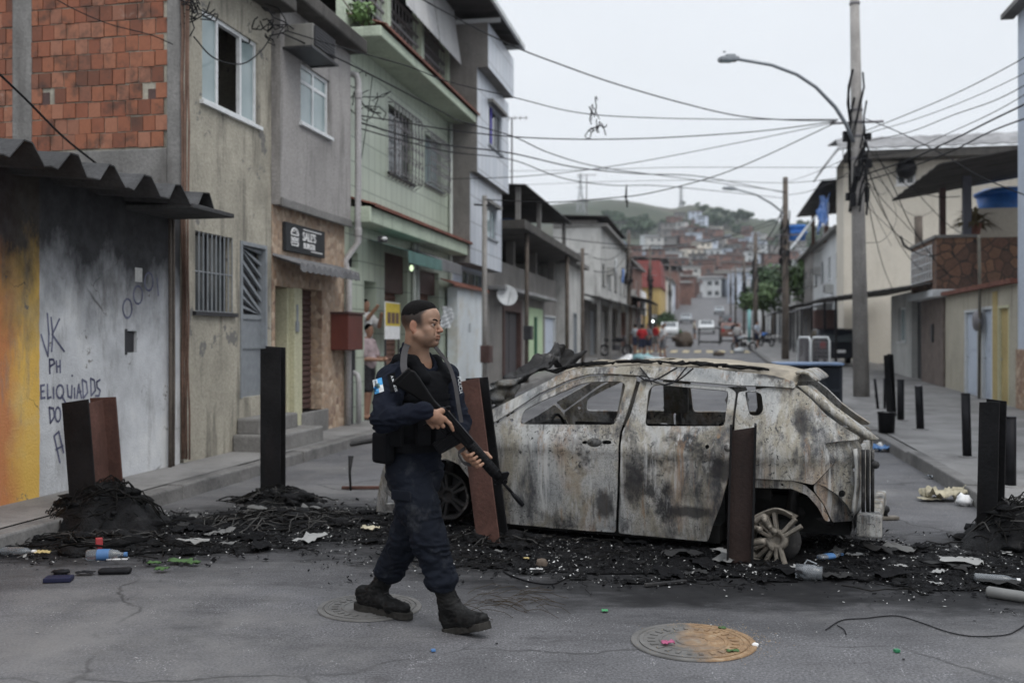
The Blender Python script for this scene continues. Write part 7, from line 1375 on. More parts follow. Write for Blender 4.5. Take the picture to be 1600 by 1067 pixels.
# ================================================================== STREET OBJECTS
def lump(mb, c, R, seed=0, n=10, m=7, amp=.3, f=1.5, flat=False):
    c = Vector(c); V = []; F = []
    for i in range(m+1):
        for j in range(n):
            a = math.pi*i/m; b = 2*math.pi*j/n; d = Vector((math.sin(a)*math.cos(b), math.sin(a)*math.sin(b), math.cos(a))); k = 1+amp*noise.noise(d*f+Vector((seed*3.7, seed, seed*.3))); p = c+Vector((d.x*R[0], d.y*R[1], d.z*R[2]))*k
            if flat: p.z = max(p.z, c.z-R[2]*.5)
            V.append(p)
    for i in range(m):
        for j in range(n): F.append((i*n+j, i*n+(j+1) % n, (i+1)*n+(j+1) % n, (i+1)*n+j))
    mb.mesh(V, F); return mb
M['rust'] = wear('rusty_steel', (.098, .050, .040), .3, 3., (.035, .022, .02), .6, True, .8, .3, 40, .2); M['rust_dark'] = wear('dark_rusty_steel', (.034, .021, .018), .4, 3., (.010, .009, .009), .6, True, .7, .3, 40, .2); M['charred_steel'] = wear('blackened_steel', (.013, .013, .014), .4, 3., (.03, .02, .018), .4, True, .6, .25, 40, .2)
def beam(label, base, top, rot, depth, fw, mats, th=.016):
    base, top = Vector(base), Vector(top); ax = (top-base).normalized(); u = Vector((math.cos(rot), math.sin(rot), 0)); v = ax.cross(u).normalized(); u = v.cross(ax).normalized(); t = thing('steel_beam', label, 'beam', base); h = top-base; b0 = base-ax*.12; h = h+ax*.12
    for s in (-1, 1): c = u*(depth/2)*s; mb = MB(); mb.hexa([b0+c-v*fw/2-u*th/2, b0+c+v*fw/2-u*th/2, b0+c+v*fw/2+u*th/2, b0+c-v*fw/2+u*th/2]+[p+h+ax*e for p, e in ((b0+c-v*fw/2-u*th/2, .0), (b0+c+v*fw/2-u*th/2, .012*s), (b0+c+v*fw/2+u*th/2, .012*s), (b0+c-v*fw/2+u*th/2, 0.))]); mb.build('flange', M[mats[0 if s < 0 else 1]], t, bevel=.003)
    a, b = -depth/2+th/2, depth/2-th/2; mb = MB(); q = [b0+u*a-v*.006, b0+u*b-v*.006, b0+u*b+v*.006, b0+u*a+v*.006]; mb.hexa(q+[p+h-ax*(.045 if i in (0, 3) else .015) for i, p in enumerate(q)]); mb.build('web', M[mats[2]], t); return t
beam('wide leaning steel beam half rusty rising from the burnt heap by the left kerb', (-3.50, 8.45, 0), (-3.60, 8.48, 1.07), math.radians(78), .38, .25, ('charred_steel', 'rust', 'rust'))
beam('straight black steel beam standing before the pale shop doorway', (-2.34, 9.75, 0), (-2.34, 9.75, 1.50), math.radians(86), .16, .2, ('charred_steel', 'charred_steel', 'charred_steel'))
beam('leaning rusty brown steel beam with black side behind the officer', (-.145, 7.72, 0), (-.31, 7.78, 1.27), math.radians(62), .14, .20, ('rust', 'charred_steel', 'charred_steel'))
beam('short dark rusty steel beam in front of the burnt car rear door', (1.585, 6.93, 0), (1.615, 6.95, .985), math.radians(-13), .165, .12, ('charred_steel', 'charred_steel', 'rust_dark'))
beam('black steel beam standing in the burnt heap at the right edge', (3.72, 7.75, 0), (3.745, 7.75, 1.10), math.radians(45), .15, .15, ('charred_steel', 'charred_steel', 'charred_steel'))
def bollard(label, x, yb, yt, lean=0., r=.055, cap=False):
    p = onground(x, yb, .146); q = at(x, yt, p.y); q.x += lean; t = thing('bollard', label, 'bollard', p, 'black bollards on the right pavement'); mb = MB(); mb.tube([p-Vector((0, 0, .03)), q], r, 12); mb.build('post', M['black_metal'], t, True); mb = MB(); mb.lathe(q, [(r*1.02, -.004), (r*1.02, .012), (r*.8, .016)], 12); mb.build('cap', M['rail'] if cap else M['black_metal'], t); mb = MB(); mb.lathe(p, [(r*2.1, .0), (r*2., .012), (r*1.05, .016)], 12); mb.build('base_ring', M['pavement'], t)
for a in (('thick bollard closest to the right edge beside the black steel beam', 1578, 760, 653, 0., .055), ('tall bollard left of the black steel beam at the right edge', 1511, 714, 616, -.02, .052), ('bollard with a pale cap in front of the dark doorway', 1438, 671, 603, -.03, .06, True), ('bollard right of the black bucket with scuffed top', 1407, 657, 594, 0., .06), ('thin leaning rod bollard nearest to the tall lamp pole', 1372, 640, 593, -.07, .028), ('thin upright rod bollard between lamp pole and bucket', 1382, 640, 592, 0., .025)): bollard(*a)
p = onground(1393, 650, .146); beam('tall thin black steel post behind the black bucket', p, p+Vector((-.06, 0, 1.15)), .6, .12, .12, ('charred_steel',)*3)
p = onground(1385, 676, .146); t = thing('bucket', 'squat black bucket of cement on the right kerb', 'bucket', p); mb = MB(); mb.lathe(p, [(.115, 0), (.13, .3), (.14, .305), (.14, .32), (.12, .322), (.118, .30)], 18); mb.build('pail', M['black_metal'], t, True); mb = MB(); mb.lathe(p+Vector((0, 0, .27)), [(.119, 0), (.10, .03), (.02, .05)], 14); mb.build('filling', M['concrete'], t)
def dumpster():
    c = Vector((6.05, 20.3, 0)); ux = Vector((.985, -.17, 0)); uy = Vector((.17, .985, 0)); f = Fr(c, ux, uy); t = thing('waste_container', 'dark slate waste container with bluish lid behind the burnt car', 'waste container', c); m = plain('slate_plastic', (.016, .019, .025), .5, 0, .25, 3); mb = MB(); mb.fbox(f, -.58, .62, .16, 1.02, .0, .85); mb.build('bin', m, t, bevel=.02); mb = MB()
    mb.fbox(f, -.58, .62, .50, .56, -.03, 0)
    for a, b in (((-.1, .56), (.1, .56)),): pass
    mb.prism([f(-.36, .57, -.025), f(.40, .57, -.025), f(.2, .97, -.025), f(-.16, .97, -.025)], uy*.02); mb.fbox(f, -.5, .54, .2, .46, -.02, 0); mb.fbox(f, .60, .66, .16, 1.04, -.02, .1); mb.fbox(f, -.62, -.57, .16, 1.04, -.02, .1); mb.build('rib', plain('dark_slate_plastic', (.03, .034, .042), .5, 0, .2, 3), t, bevel=.012); mb = MB(); mb.fbox(f, -.66, .69, 1.045, 1.10, -.08, .92); mb.build('lid', plain('bluish_lid', (.17, .25, .40), .35, 0, .3, 3), t, bevel=.02)
    for a in (-.45, .48):
        for d in (.12, .72): mb = MB(); mb.lathe(f(a-.03, .085, d), [(.02, 0), (.085, .0), (.085, .06), (.02, .06)], 14, (uy, Vector((0, 0, 1)), ux)); mb.build('wheel', M['black_metal'], t, True)
dumpster()
for i, (x0, x1) in enumerate(((1247, 1266), (1268, 1296))):
    a, b = at(x0, 565, 27.5), at(x1, 565, 27.); a.z = b.z = .03; u = (b-a).normalized(); f = Fr(a, u, Vector((-u.y, u.x, 0))); w = (b-a).length; t = thing('barrier', 'grey mesh crowd barrier %s behind the waste container' % ('left one' if i == 0 else 'right one'), 'barrier', a); mb = MB(); mb.tube([f(0, .0), f(0, 1.5), f(.06, 1.6), f(w-.06, 1.6), f(w, 1.5), f(w, .0)], .03, 6); mb.build('frame', M['white_frame'], t, True); mb = MB()
    for k in range(16): mb.tube([f(w*(k+1)/17, .2), f(w*(k+1)/17, 1.58)], .007, 4)
    for k in range(12): mb.tube([f(.03, .2+.115*k), f(w-.03, .2+.115*k)], .007, 4)
    mb.build('mesh', M['rail'], t)
def motorcar(label, c, yaw, paint, lit=False):
    c = Vector(c); F = Vector((math.cos(yaw), math.sin(yaw), 0)); S = Vector((-F.y, F.x, 0)); U = Vector((0, 0, 1)); P = lambda f, s, z: c+F*f+S*s+U*z; t = thing('parked_car', label, 'car', c); pr = [(-2., .35), (-2.02, .62), (-1.92, .95), (-1.5, 1.40), (-.9, 1.47), (.1, 1.45), (.85, .98), (1.75, .84), (2., .62), (2., .35)]; V = []; n = len(pr)
    for s, k in ((-.84, .0), (-.80, .03), (0, .05), (.80, .03), (.84, .0)): V += [P(f*(1 if abs(s) < .82 else .985), s*(1-.16*max(0, z-.9)), z+(k if z > .5 else 0)-.0) for f, z in pr]
    mb = MB(); mb.mesh(V, [(j*n+i, j*n+(i+1) % n, (j+1)*n+(i+1) % n, (j+1)*n+i) for j in range(4) for i in range(n)]+[tuple(range(n)), tuple(range(4*n, 5*n))]); mb.build('body', paint, t, True, bevel=.03)
    for s in (-1, 1):
        mb = MB(); mb.prism([P(f, s*(.845-.13*max(0, z-.9)), z) for f, z in ((-1.5, 1.0), (-1.3, 1.32), (-.5, 1.38), (-.5, 1.0))], S*.01*s); mb.prism([P(f, s*(.845-.13*max(0, z-.9)), z) for f, z in ((-.4, 1.0), (-.4, 1.38), (.1, 1.36), (.6, 1.0))], S*.01*s); mb.build('side_window', M['glass_dark'], t)
        for f in (-1.25, 1.3): mb = MB(); mb.lathe(P(f, s*.70, .31), [(.05, -.0), (.31, .0), (.31, .18*1), (.05, .18)], 16, (F, U, S*s)); mb.build('wheel', M['black_metal'], t, True)
        mb = MB(); mb.box(P(-1.99, s*.62, .86), (.06, .22, .26), (F, S, U)); mb.build('tail_light', plain('red_lens', (.35, .012, .012), .3), t, bevel=.02); mb = MB(); mb.box(P(1.95, s*.6, .68), (.1, .3, .16), (F, S, U)); mb.build('headlight', glow('lit_headlight', (1, 1, .95), 7.) if lit else M['white'], t, bevel=.03)
    mb = MB(); mb.prism([P(-1.95, -.62, .98), P(-1.95, .62, .98), P(-1.53, .58, 1.36), P(-1.53, -.58, 1.36)], F*-.03); mb.build('rear_window', M['glass_dark'], t); mb = MB(); mb.prism([P(.92, -.66, .99), P(.92, .66, .99), P(.16, .6, 1.44), P(.16, -.6, 1.44)], F*.03+U*.02); mb.build('windscreen', M['glass_dark'], t); mb = MB(); mb.box(P(-2.03, 0, .62), (.02, .4, .11), (F, S, U)); mb.build('number_plate', M['white'], t)
motorcar('dark parked car with red tail light under the sheet canopy', SW(41.5, 4.75, .5), math.radians(80), plain('dark_car_paint', (.02, .022, .028), .25, .2))
motorcar('pale car coming down the middle of the far climbing road', SW(112, -.5, gz(112)), math.radians(-101), plain('white_car_paint', (.5, .52, .53), .3), False)
def motorbike(label, c, yaw, col):
    c = Vector(c); F = Vector((math.cos(yaw), math.sin(yaw), 0)); S = Vector((-F.y, F.x, 0)); U = Vector((0, 0, 1)); P = lambda f, s, z: c+F*f+S*s+U*z; t = thing('motorbike', label, 'motorbike', c)
    for f in (-.62, .66): mb = MB(); mb.tube([P(f+.25*math.cos(a), 0, .3+.25*math.sin(a)) for a in np.linspace(0, 6.28, 15)], .055, 7, False); mb.build('wheel', M['black_metal'], t, True); mb = MB(); [mb.tube([P(f, 0, .3), P(f+.24*math.cos(a), 0, .3+.24*math.sin(a))], .008, 4) for a in np.linspace(0, 5.6, 10)]; mb.build('spokes', M['rail'], t)
    mb = MB(); mb.tube([P(.66, .07, .3), P(.5, .07, .85), P(.46, 0, 1.0)], .025, 6); mb.tube([P(.66, -.07, .3), P(.5, -.07, .85), P(.46, 0, 1.0)], .025, 6); mb.tube([P(-.62, 0, .3), P(-.1, 0, .38), P(.3, 0, .45), P(.46, 0, .9), P(0, 0, .75), P(-.6, 0, .72)], .03, 6); mb.box(P(.05, 0, .42), (.35, .22, .28), (F, S, U)); mb.build('frame', M['dark_frame'], t, bevel=.02); mb = MB(); lump(mb, P(.2, 0, .82), (.24, .13, .12), 1); mb.build('tank', col, t, True); mb = MB(); mb.box(P(-.3, 0, .82), (.62, .22, .1), (F, S, U)); mb.build('seat', M['black_metal'], t, bevel=.04); mb = MB(); mb.tube([P(.38, .36, 1.06), P(.45, .12, 1.0), P(.45, -.12, 1.0), P(.38, -.36, 1.06)], .016, 6); mb.lathe(P(.52, 0, .92), [(.02, 0), (.08, .02), (.08, .06)], 10, (S, U, F)); mb.build('handlebar', M['rail'], t)
motorbike('blue motorbike parked at the right kerb by the third pole', SW(68, 3.6, gz(68)+.12), 1.9, M['blue_tarp']); motorbike('dark motorbike beside the person in white at the right kerb', SW(63, 2.0, gz(63)), 2.3, M['grey_frame']); motorbike('dark motorbike parked under the left shop canopy', SW(50, -4.7, gz(50)+.14), .4, M['black_metal'])
def bag(label, c, R, mat, seed, cat='rubbish', name='rubbish_bag', grp=None): mb = MB(); lump(mb, c, R, seed, 14, 9, .55, 2.2); return tag(mb.build(name, mat, smooth=True), label, cat, grp)
teal = plain('teal_plastic', (.16, .30, .32), .4); c = Vector((0, 0, 0))
for i, (x, m, r, lb) in enumerate(((986, M['white'], .45, 'white rubbish bag at the left end of the far pile'), (1003, teal, .5, 'large teal rubbish bag in the middle of the far pile'), (1018, M['glass'], .42, 'pale blue rubbish bag right of the teal one'), (1031, M['white_wall'], .36, 'small white rubbish bag at the right end of the far pile'), (995, M['black_metal'], .35, 'black rubbish bag in front of the teal one'))):
    Yy = 42-i*.3; X = (x-HX)/FPX*Yy; bag(lb, (X, Yy, gz(42)+r*.45), (r*1.2, r, r*.6), m, i)
bag('dark blue rubbish bag on the road before the third pole', (1190-HX and (1190-HX)/FPX*34, 34, .35), (.35, .3, .25), plain('navy_plastic', (.03, .06, .13), .4), 9); bag('brown heap of burnt wood in the far road', ((1069-HX)/FPX*70, 70, gz(73)+.35), (.6, .5, .6), M['bark'], 11, name='wood_heap')
a = Vector(((1110-HX)/FPX*72, 72, gz(75))); t = thing('barricade', 'charred metal frame barricade standing in the far road', 'barricade', a); mb = MB(); P = lambda x, y, z: a+Vector((x, y, z))
for x in (-.75, .75): mb.tube([P(x-.1, 0, 0), P(x, .2, 1.25)], .05, 6); mb.tube([P(x, .5, 0), P(x, .4, 1.25)], .05, 6)
mb.tube([P(-.75, .2, 1.2), P(.75, .2, 1.25)], .06, 6); mb.build('frame', M['char'], t); mb = MB(); mb.tube([P(-.8, .1, .25), P(.85, .1, .2)], .08, 6); mb.build('rail', M['char'], t)
for x, y, Y_ in ((1113, 413, 400), (1121, 413, 402), (1147, 417, 395), (1155, 415, 398), (1020, 502, 98), (1150, 452, 300)):
    p = at(x, y, Y_); g = hillz(p.x, p.y) if Y_ > 240 else gz(100); t = thing('street_lamp', 'lit white lamp %s' % {1113: 'leftmost of the four on the hillside', 1121: 'second of the four on the hillside', 1147: 'third of the four on the hillside', 1155: 'rightmost of the four on the hillside', 1020: 'before the yellow house arch', 1150: 'lower on the hillside above the road'}[x], 'lamp', (p.x, p.y, min(g, p.z-2))); k = Y_/400; mb = MB(); mb.tube([Vector((p.x, p.y, min(g, p.z-2))), p], .08*max(.5, k), 6); mb.build('pole', M['rail'], t); mb = MB(); lump(mb, p, (.26*k+.04,)*3, 0, 10, 7, 0); mb.build('bulb', glow('lit_lamp', (.95, 1, 1), 6.), t, True)
# ================================================================== MANHOLES
def manhole(label, c, R, rusty):
    c = Vector(c); n = NT('manhole_iron'); p = n.sep(); dx = n.math('SUBTRACT', p[0], c.x); dy = n.math('SUBTRACT', p[1], c.y); r = n.math('SQRT', n.math('ADD', n.math('MULTIPLY', dx, dx), n.math('MULTIPLY', dy, dy))); base = n.ramp(n.noise(8, 6, .7), [(.3, (.085, .082, .078)), (.7, (.16, .155, .148))])
    if rusty: base = n.mix(n.rng(n.math('ADD', n.math('MULTIPLY', dx, 1.6), n.math('MULTIPLY', n.math('SUBTRACT', n.noise(7, 7, .7, off=2.), .5), .9)), -.12, .15, 0, .9), base, n.ramp(n.noise(16, 6, .7), [(.3, (.16, .095, .05)), (.55, (.29, .18, .09)), (.75, (.40, .32, .22))]))
    n.col(base); n.bump(n.noise(50, 4), .4, .01); m = n.set(.8, .1); t = thing('manhole_cover', label, 'manhole', c); mb = MB()
    mb.lathe(c, [(R*.86, .004), (R*.86, .010), (R*.80, .011), (R*.79, .007), (R*.55, .007), (R*.54, .012), (R*.50, .012), (R*.49, .007), (R*.28, .007), (R*.27, .012), (R*.23, .012), (R*.22, .007), (.001, .007)], 56)
    for k in range(24): a = 2*math.pi*k/24; d = Vector((math.cos(a), math.sin(a), 0)); s = Vector((-d.y, d.x, 0)); mb.box(c+d*R*.67+Vector((0, 0, .009)), (R*.12, .02, .006), (d, s, Vector((0, 0, 1))))
    mb.build('cover', m, t)
    if rusty:
        mb = MB(); rnd = random.Random(4)
        for k in range(520): a = rnd.gauss(0, 1.2); q = R*abs(rnd.gauss(.85, .22)); s = rnd.choice((.001, .0014, .0022)); p = c+Vector((math.cos(a)*q, math.sin(a)*q*.98, .013)); p.x += .05; mb.c = rnd.random(); lump(mb, p, (s*1.4, s, s), k, 4, 3, .3)
        tag(mb.build('sandy_grit', plain('sandy_grit', (.30, .23, .15), .9, 0, .4, 60)), kind='stuff', label='sandy grit scattered round the rusty manhole cover', cat='grit')
    mb = MB(); mb.lathe(c, [(R*1.0, .003), (R*.99, .009), (R*.90, .010), (R*.885, .004)], 56); mb.build('ring', m, t)
manhole('grey manhole cover under the rear boot of the officer', onground(578, 949), .305, False); manhole('rust orange manhole cover in the right foreground', onground(1083, 1003), .325, True)
# ================================================================== FIRE REMAINS
M['ash'] = None
def _ash():
    n = NT('ash_flakes'); v = n.attr('var'); n.col(n.ramp(v, [(0, (.003, .003, .0035)), (.55, (.009, .009, .010)), (.75, (.04, .04, .04)), (.88, (.22, .22, .215)), (1, (.55, .55, .54))])); return n.set(.8, 0, .08)
M['ash'] = _ash()
def _tyre():
    n = NT('burnt_rubber'); c = n.ramp(n.noise(5, 8, .7), [(.35, (.003, .003, .0035)), (.6, (.009, .009, .010)), (.72, (.04, .039, .038)), (.82, (.15, .145, .14))]); n.col(c); n.bump(n.mix(.5, n.noise(9, 8, .75), n.noise(55, 5)), .9, .03); return n.set(n.rng(n.noise(8, 4), .3, .7, .45, .9), 0, .16)
M['tyre'] = _tyre(); M['wire_burnt'] = plain('burnt_wire', (.007, .0065, .006), .6, .2, .6, 9); M['wire_grey'] = plain('ashy_wire', (.055, .053, .05), .7, 0, .6, 9)
BURN = ((-3.2, 8.0, 1.5, .9), (-1.5, 8.4, 1.7, 1.0), (1.0, 7.35, 2.1, .85), (1.5, 6.75, .9, .4), (3.3, 6.9, 1.5, .8), (-.2, 8.1, 1.2, .9))
def burnz(x, y):
    m = max(1-math.hypot((x-a)/c, (y-b)/d) for a, b, c, d in BURN); return m+.5*noise.noise(Vector((x*1.3, y*2.4, 3)))+.34*noise.noise(Vector((x*3.7, y*5.5, 8)))
def mound(x, y):
    m = min(1, max(0, burnz(x, y)*1.6)); return .022*m*(.4+.9*abs(noise.noise(Vector((x*3, y*3, 9)))))+.03*m*max(0, noise.noise(Vector((x*9, y*9, 2))))
def fire_ground():
    xs = np.arange(-4.9, 5.0, .055); ys = np.arange(5.7, 9.7, .055); idx = {}; V = []; F = []
    for i, x in enumerate(xs):
        for j, y in enumerate(ys):
            if burnz(x, y) > .13: idx[i, j] = len(V); V.append((x, y, mound(x, y)+.004))
    for (i, j) in idx:
        if all(k in idx for k in ((i+1, j), (i+1, j+1), (i, j+1))): F.append((idx[i, j], idx[i+1, j], idx[i+1, j+1], idx[i, j+1]))
    n = NT('wet_ash'); c = n.ramp(n.noise(7, 9, .75), [(.38, (.003, .003, .0035)), (.58, (.008, .008, .009)), (.64, (.05, .05, .05)), (.72, (.30, .30, .295))]); n.col(c); n.bump(n.mix(.5, n.noise(16, 8, .75), n.noise(70, 5)), .9, .03); m = n.set(n.rng(n.noise(4, 6), .35, .65, .5, .95), 0, .14)
    tag(MB().mesh(V, F).build('ash_layer', m, smooth=True), kind='stuff', label='wet black ash spread under and around the burnt car', cat='ash')
    rnd = random.Random(2); mb = MB(); cnt = 0
    while cnt < 22000:
        x, y = rnd.uniform(-4.9, 4.9), rnd.uniform(5.6, 9.8); b = burnz(x, y)
        if b < rnd.uniform(-.35, .28): continue
        s = rnd.choice((.004, .005, .006, .008, .011, .017, .026))*rnd.uniform(.6, 1.3); a = rnd.uniform(0, 6.28); e = rnd.uniform(-.9, .9); d = Vector((math.cos(a), math.sin(a), e*.8)).normalized(); q = Vector((-math.sin(a), math.cos(a), rnd.uniform(-.6, .6))).normalized(); r = rnd.random(); s = min(s, .011) if r > .74 else s; p = Vector((x, y, max(0, mound(x, y))+.006+s*.4)); lim = .74+.22*noise.noise(Vector((x*2, y*2, 5)))
        mb.c = rnd.random()*.6 if r < lim else rnd.choice((.78, .85, .9, .95, 1.)); mb.face([p-d*s, p-q*s*.6, p+d*s*.8, p+q*s*rnd.uniform(.3, .8)]); cnt += 1
    tag(mb.build('ash_flakes', M['ash']), kind='stuff', label='black and pale flakes of ash and melted plastic on the burnt ground', cat='ash')
    mb = MB(); rnd = random.Random(3); k = 0
    while k < 420:
        x, y = rnd.uniform(-4.4, 4.5), rnd.uniform(6.0, 9.4)
        if burnz(x, y) < .12: continue
        s = rnd.choice((.008, .010, .014, .02, .035)); lump(mb, (x, y, mound(x, y)+s*.2), (s*rnd.uniform(.8, 2.2), s, s*.6), k, 6, 4, .6, 2.); k += 1
    tag(mb.build('char_lumps', M['tyre'], smooth=True), kind='stuff', label='small black lumps of char on the burnt ground', cat='ash')
    mb = MB(); rnd = random.Random(5); k = 0
    while k < 300:
        x, y = rnd.uniform(-4.4, 4.5), rnd.uniform(6.0, 9.4)
        if burnz(x, y) < .06: continue
        p = Vector((x, y, mound(x, y)+.01)); a = rnd.uniform(0, 6.28); P = [p]
        for j in range(rnd.randint(3, 6)): a += rnd.uniform(-.7, .7); p = p+Vector((math.cos(a), math.sin(a), 0))*rnd.uniform(.03, .11); p.z = mound(p.x, p.y)+rnd.uniform(.004, .045); P.append(p.copy())
        mb.tube(P, rnd.uniform(.0018, .004), 4, False); k += 1
    tag(mb.build('tyre_wire', M['wire_burnt']), kind='stuff', label='loose steel tyre wire scattered over the burnt ground', cat='wire')
    mb = MB(); rnd = random.Random(6)
    for k in range(1500):
        x, y = rnd.uniform(-4.6, 4.8), rnd.uniform(4.2, 20)**1.0
        s_, t_ = x*.196+y*.98, x*.98-y*.196
        if not -5 < t_ < 2.3: continue
        s = rnd.choice((.004, .005, .007, .012))*rnd.uniform(.6, 1.3); a = rnd.uniform(0, 6.28); d = Vector((math.cos(a), math.sin(a), 0)); q = Vector((-d.y, d.x, rnd.uniform(-.3, .3))); p = Vector((x, y, .006+gz(s_))); mb.c = rnd.choice((.2, .5, .8, .95, 1.)); mb.face([p-d*s, p-q*s*.6, p+d*s, p+q*s*.5])
    tag(mb.build('road_grit', M['ash']), kind='stuff', label='sparse grit and paper specks on the asphalt', cat='grit')
fire_ground()
def scraps():
    rnd = random.Random(12); mb = MB(); k = 0
    while k < 130:
        x, y = rnd.uniform(-4.3, 4.5), rnd.uniform(6.1, 9.3)
        if burnz(x, y) < .12: continue
        r = rnd.choice((.04, .06, .09, .13)); n = 5; mb.c = rnd.choice((.1, .3, .5, .5, .7, .82, .9)); a = rnd.uniform(0, 3.1); ca, sa = math.cos(a), math.sin(a); V = []
        for i in range(n+1):
            for j in range(n+1):
                u, v = (i/n-.5)*2*r, (j/n-.5)*1.1*r; q = 1+.5*noise.noise(Vector((i*.9, j*.9, k))); V.append((x+(u*ca-v*sa)*q, y+(u*sa+v*ca)*q, mound(x, y)+.012+r*.35*(.4+noise.noise(Vector((i*.6, j*.6, k+7))))))
        mb.mesh(V, [(i*(n+1)+j, (i+1)*(n+1)+j, (i+1)*(n+1)+j+1, i*(n+1)+j+1) for i in range(n) for j in range(n)]); k += 1
    tag(mb.build('charred_scraps', M['ash'], smooth=True), kind='stuff', label='crumpled charred scraps of sheet and rubber on the burnt ground', cat='ash')
scraps()
def heap(label, c, R, h, nw, seed, wr=.35, ash=.0):
    c = Vector(c); rnd = random.Random(seed); t = thing('burnt_heap', label, 'burnt heap', c); V = []; n, m = 44, 14
    for j in range(m+1):
        r = j/m
        for i in range(n): a = 2*math.pi*i/n; d = Vector((math.cos(a), math.sin(a), 0)); w = 1+.28*noise.noise(d*1.6+Vector((seed, 0, 0))); z = h*(1-r**1.7)*(1+.5*noise.noise(Vector((d.x*r*2.2+seed, d.y*r*2.2, 1))))+.05*h*math.sin(a*2+r*16)*(1-r); V.append(c+Vector((d.x*R[0]*r*w, d.y*R[1]*r*w, max(-.02, z-.015))))
    mb = MB(); mb.mesh(V, [(j*n+i, j*n+(i+1) % n, (j+1)*n+(i+1) % n, (j+1)*n+i) for j in range(m) for i in range(n)]); mb.build('mound', M['tyre'], t, True)
    mb = MB()
    for k in range(60): a = rnd.uniform(0, 6.28); r = rnd.uniform(.1, 1.15); s = rnd.choice((.02, .03, .045, .07)); lump(mb, c+Vector((math.cos(a)*R[0]*r, math.sin(a)*R[1]*r, max(0, h*(1-r**1.7))*.95)), (s*rnd.uniform(.8, 2.), s, s*.6), k+seed*9, 8, 5, .8, 2.)
    tag(mb.build('rubber_lumps', M['tyre'], t, True), kind='stuff')
    for nm, cnt, mat, rad in (('wire_tangle', nw, 'wire_burnt', (.003, .007)), ('ashy_wire_tangle', int(nw*ash), 'wire_grey', (.0025, .005))):
        if not cnt: continue
        mb = MB()
        for k in range(cnt):
            a = rnd.uniform(0, 6.28); r = rnd.uniform(.1, .95); p = c+Vector((math.cos(a)*R[0]*r, math.sin(a)*R[1]*r, h*(1-r**1.7)+.01)); b = a+rnd.choice((1.57, -1.57))+rnd.uniform(-.9, .9); P = [p]; dz = rnd.uniform(.0, .5)*h*.35
            sg = rnd.choice((1, -1)); m_ = rnd.choice((2, 3, 4, 6))
            for j in range(m_): b += rnd.uniform(-.2, .6)*sg; p = p+Vector((math.cos(b), math.sin(b), 0))*rnd.uniform(.02, .10)*(R[0]/.5)**.5; rr = min(1.15, math.hypot((p.x-c.x)/R[0], (p.y-c.y)/R[1])); p.z = c.z+max(.0, h*(1-rr**1.7))+dz*math.sin(math.pi*(j+1)/m_)+rnd.uniform(.0, .04); P.append(p.copy())
            mb.tube(P, rnd.uniform(*rad), 4, False)
        tag(mb.build(nm, M[mat], t, True), kind='stuff')
    return t
heap('tall heap of burnt tyre and wire round the wide leaning beam by the left kerb', (-3.42, 8.35, 0), (.55, .50), .36, 110, 1)
heap('low spread of burnt tyre wire in front of the tall left heap', (-3.2, 7.65, 0), (.8, .42), .06, 50, 2, ash=.5)
heap('small burnt heap round the straight black beam', (-2.25, 9.6, 0), (.42, .32), .13, 70, 3, ash=.4)
heap('ashy grey brush of burnt wire between the straight beam and the officer', (-1.95, 8.5, 0), (.8, .5), .09, 80, 4, ash=.9)
heap('burnt heap of tyre wire round the black beam at the right edge', (3.95, 7.62, 0), (.50, .48), .33, 120, 5, ash=.25)
heap('low burnt wire heap at the foot of the rusty leaning beam', (-.15, 7.75, 0), (.7, .3), .05, 34, 6, ash=.5)
# ================================================================== LITTER
PL = plain('clear_plastic', (.42, .45, .48), .2); PL.node_tree.nodes['Principled BSDF'].inputs['Transmission Weight'].default_value = .75; DKB = plain('dark_blue_leather', (.018, .02, .045), .5); BLK = M['black_metal']; GRN = plain('green_leaf_litter', (.05, .105, .032), .7); BLU = plain('blue_label', (.07, .17, .36), .5); RED = plain('red_carton', (.33, .04, .045), .6); CRM = wear('dirty_cream_cloth', (.42, .38, .28), .25, 6, (.1, .09, .07), .6, False)
def lying_bottle(label, px, ang, L_, r, body, lab=None, crush=1., z=0.):
    p = onground(*px, z); p.z = z+mound(p.x, p.y)+r*.9; d = Vector((math.cos(ang), math.sin(ang), 0)); s = Vector((-d.y, d.x, 0)); ax = (s, Vector((0, 0, crush)), d); t = thing('plastic_bottle', label, 'bottle', p); mb = MB(); mb.lathe(p, [(r*.8, -L_*.5), (r, -L_*.46), (r*.97, -.1*L_), (r, .15*L_), (r*.75, .3*L_), (r*.35, .38*L_), (r*.34, .5*L_)], 14, ax); mb.build('body', body, t, True)
    if lab: mb = MB(); mb.lathe(p, [(r*1.02, -L_*.22), (r*1.03, -.2*L_), (r*1.03, .08*L_), (r*1.02, .1*L_)], 14, ax); mb.build('label', lab, t, True)
    mb = MB(); mb.lathe(p+d*L_*.5, [(r*.42, -.01), (r*.42, .012)], 10, ax); mb.build('cap', lab or M['white'], t); return t
lying_bottle('clear bottle with bright blue label lying by the left burnt heap', (166, 874), .1, .27, .04, PL, BLU); lying_bottle('crushed bottle with blue and white label near the fallen wheel', (1297, 876), .5, .22, .035, PL, BLU, .6); lying_bottle('cloudy crushed plastic bottle at the far left edge by the burnt heap', (28, 868), -.1, .25, .04, PL, None, .7); lying_bottle('long pale plastic bottle lying at the lower right edge', (1583, 938), -.7, .30, .035, plain('milky_plastic', (.15, .15, .145), .5)); lying_bottle('pale plastic bottle pointing at the right burnt heap', (1556, 914), -.3, .26, .035, PL, None, .8)
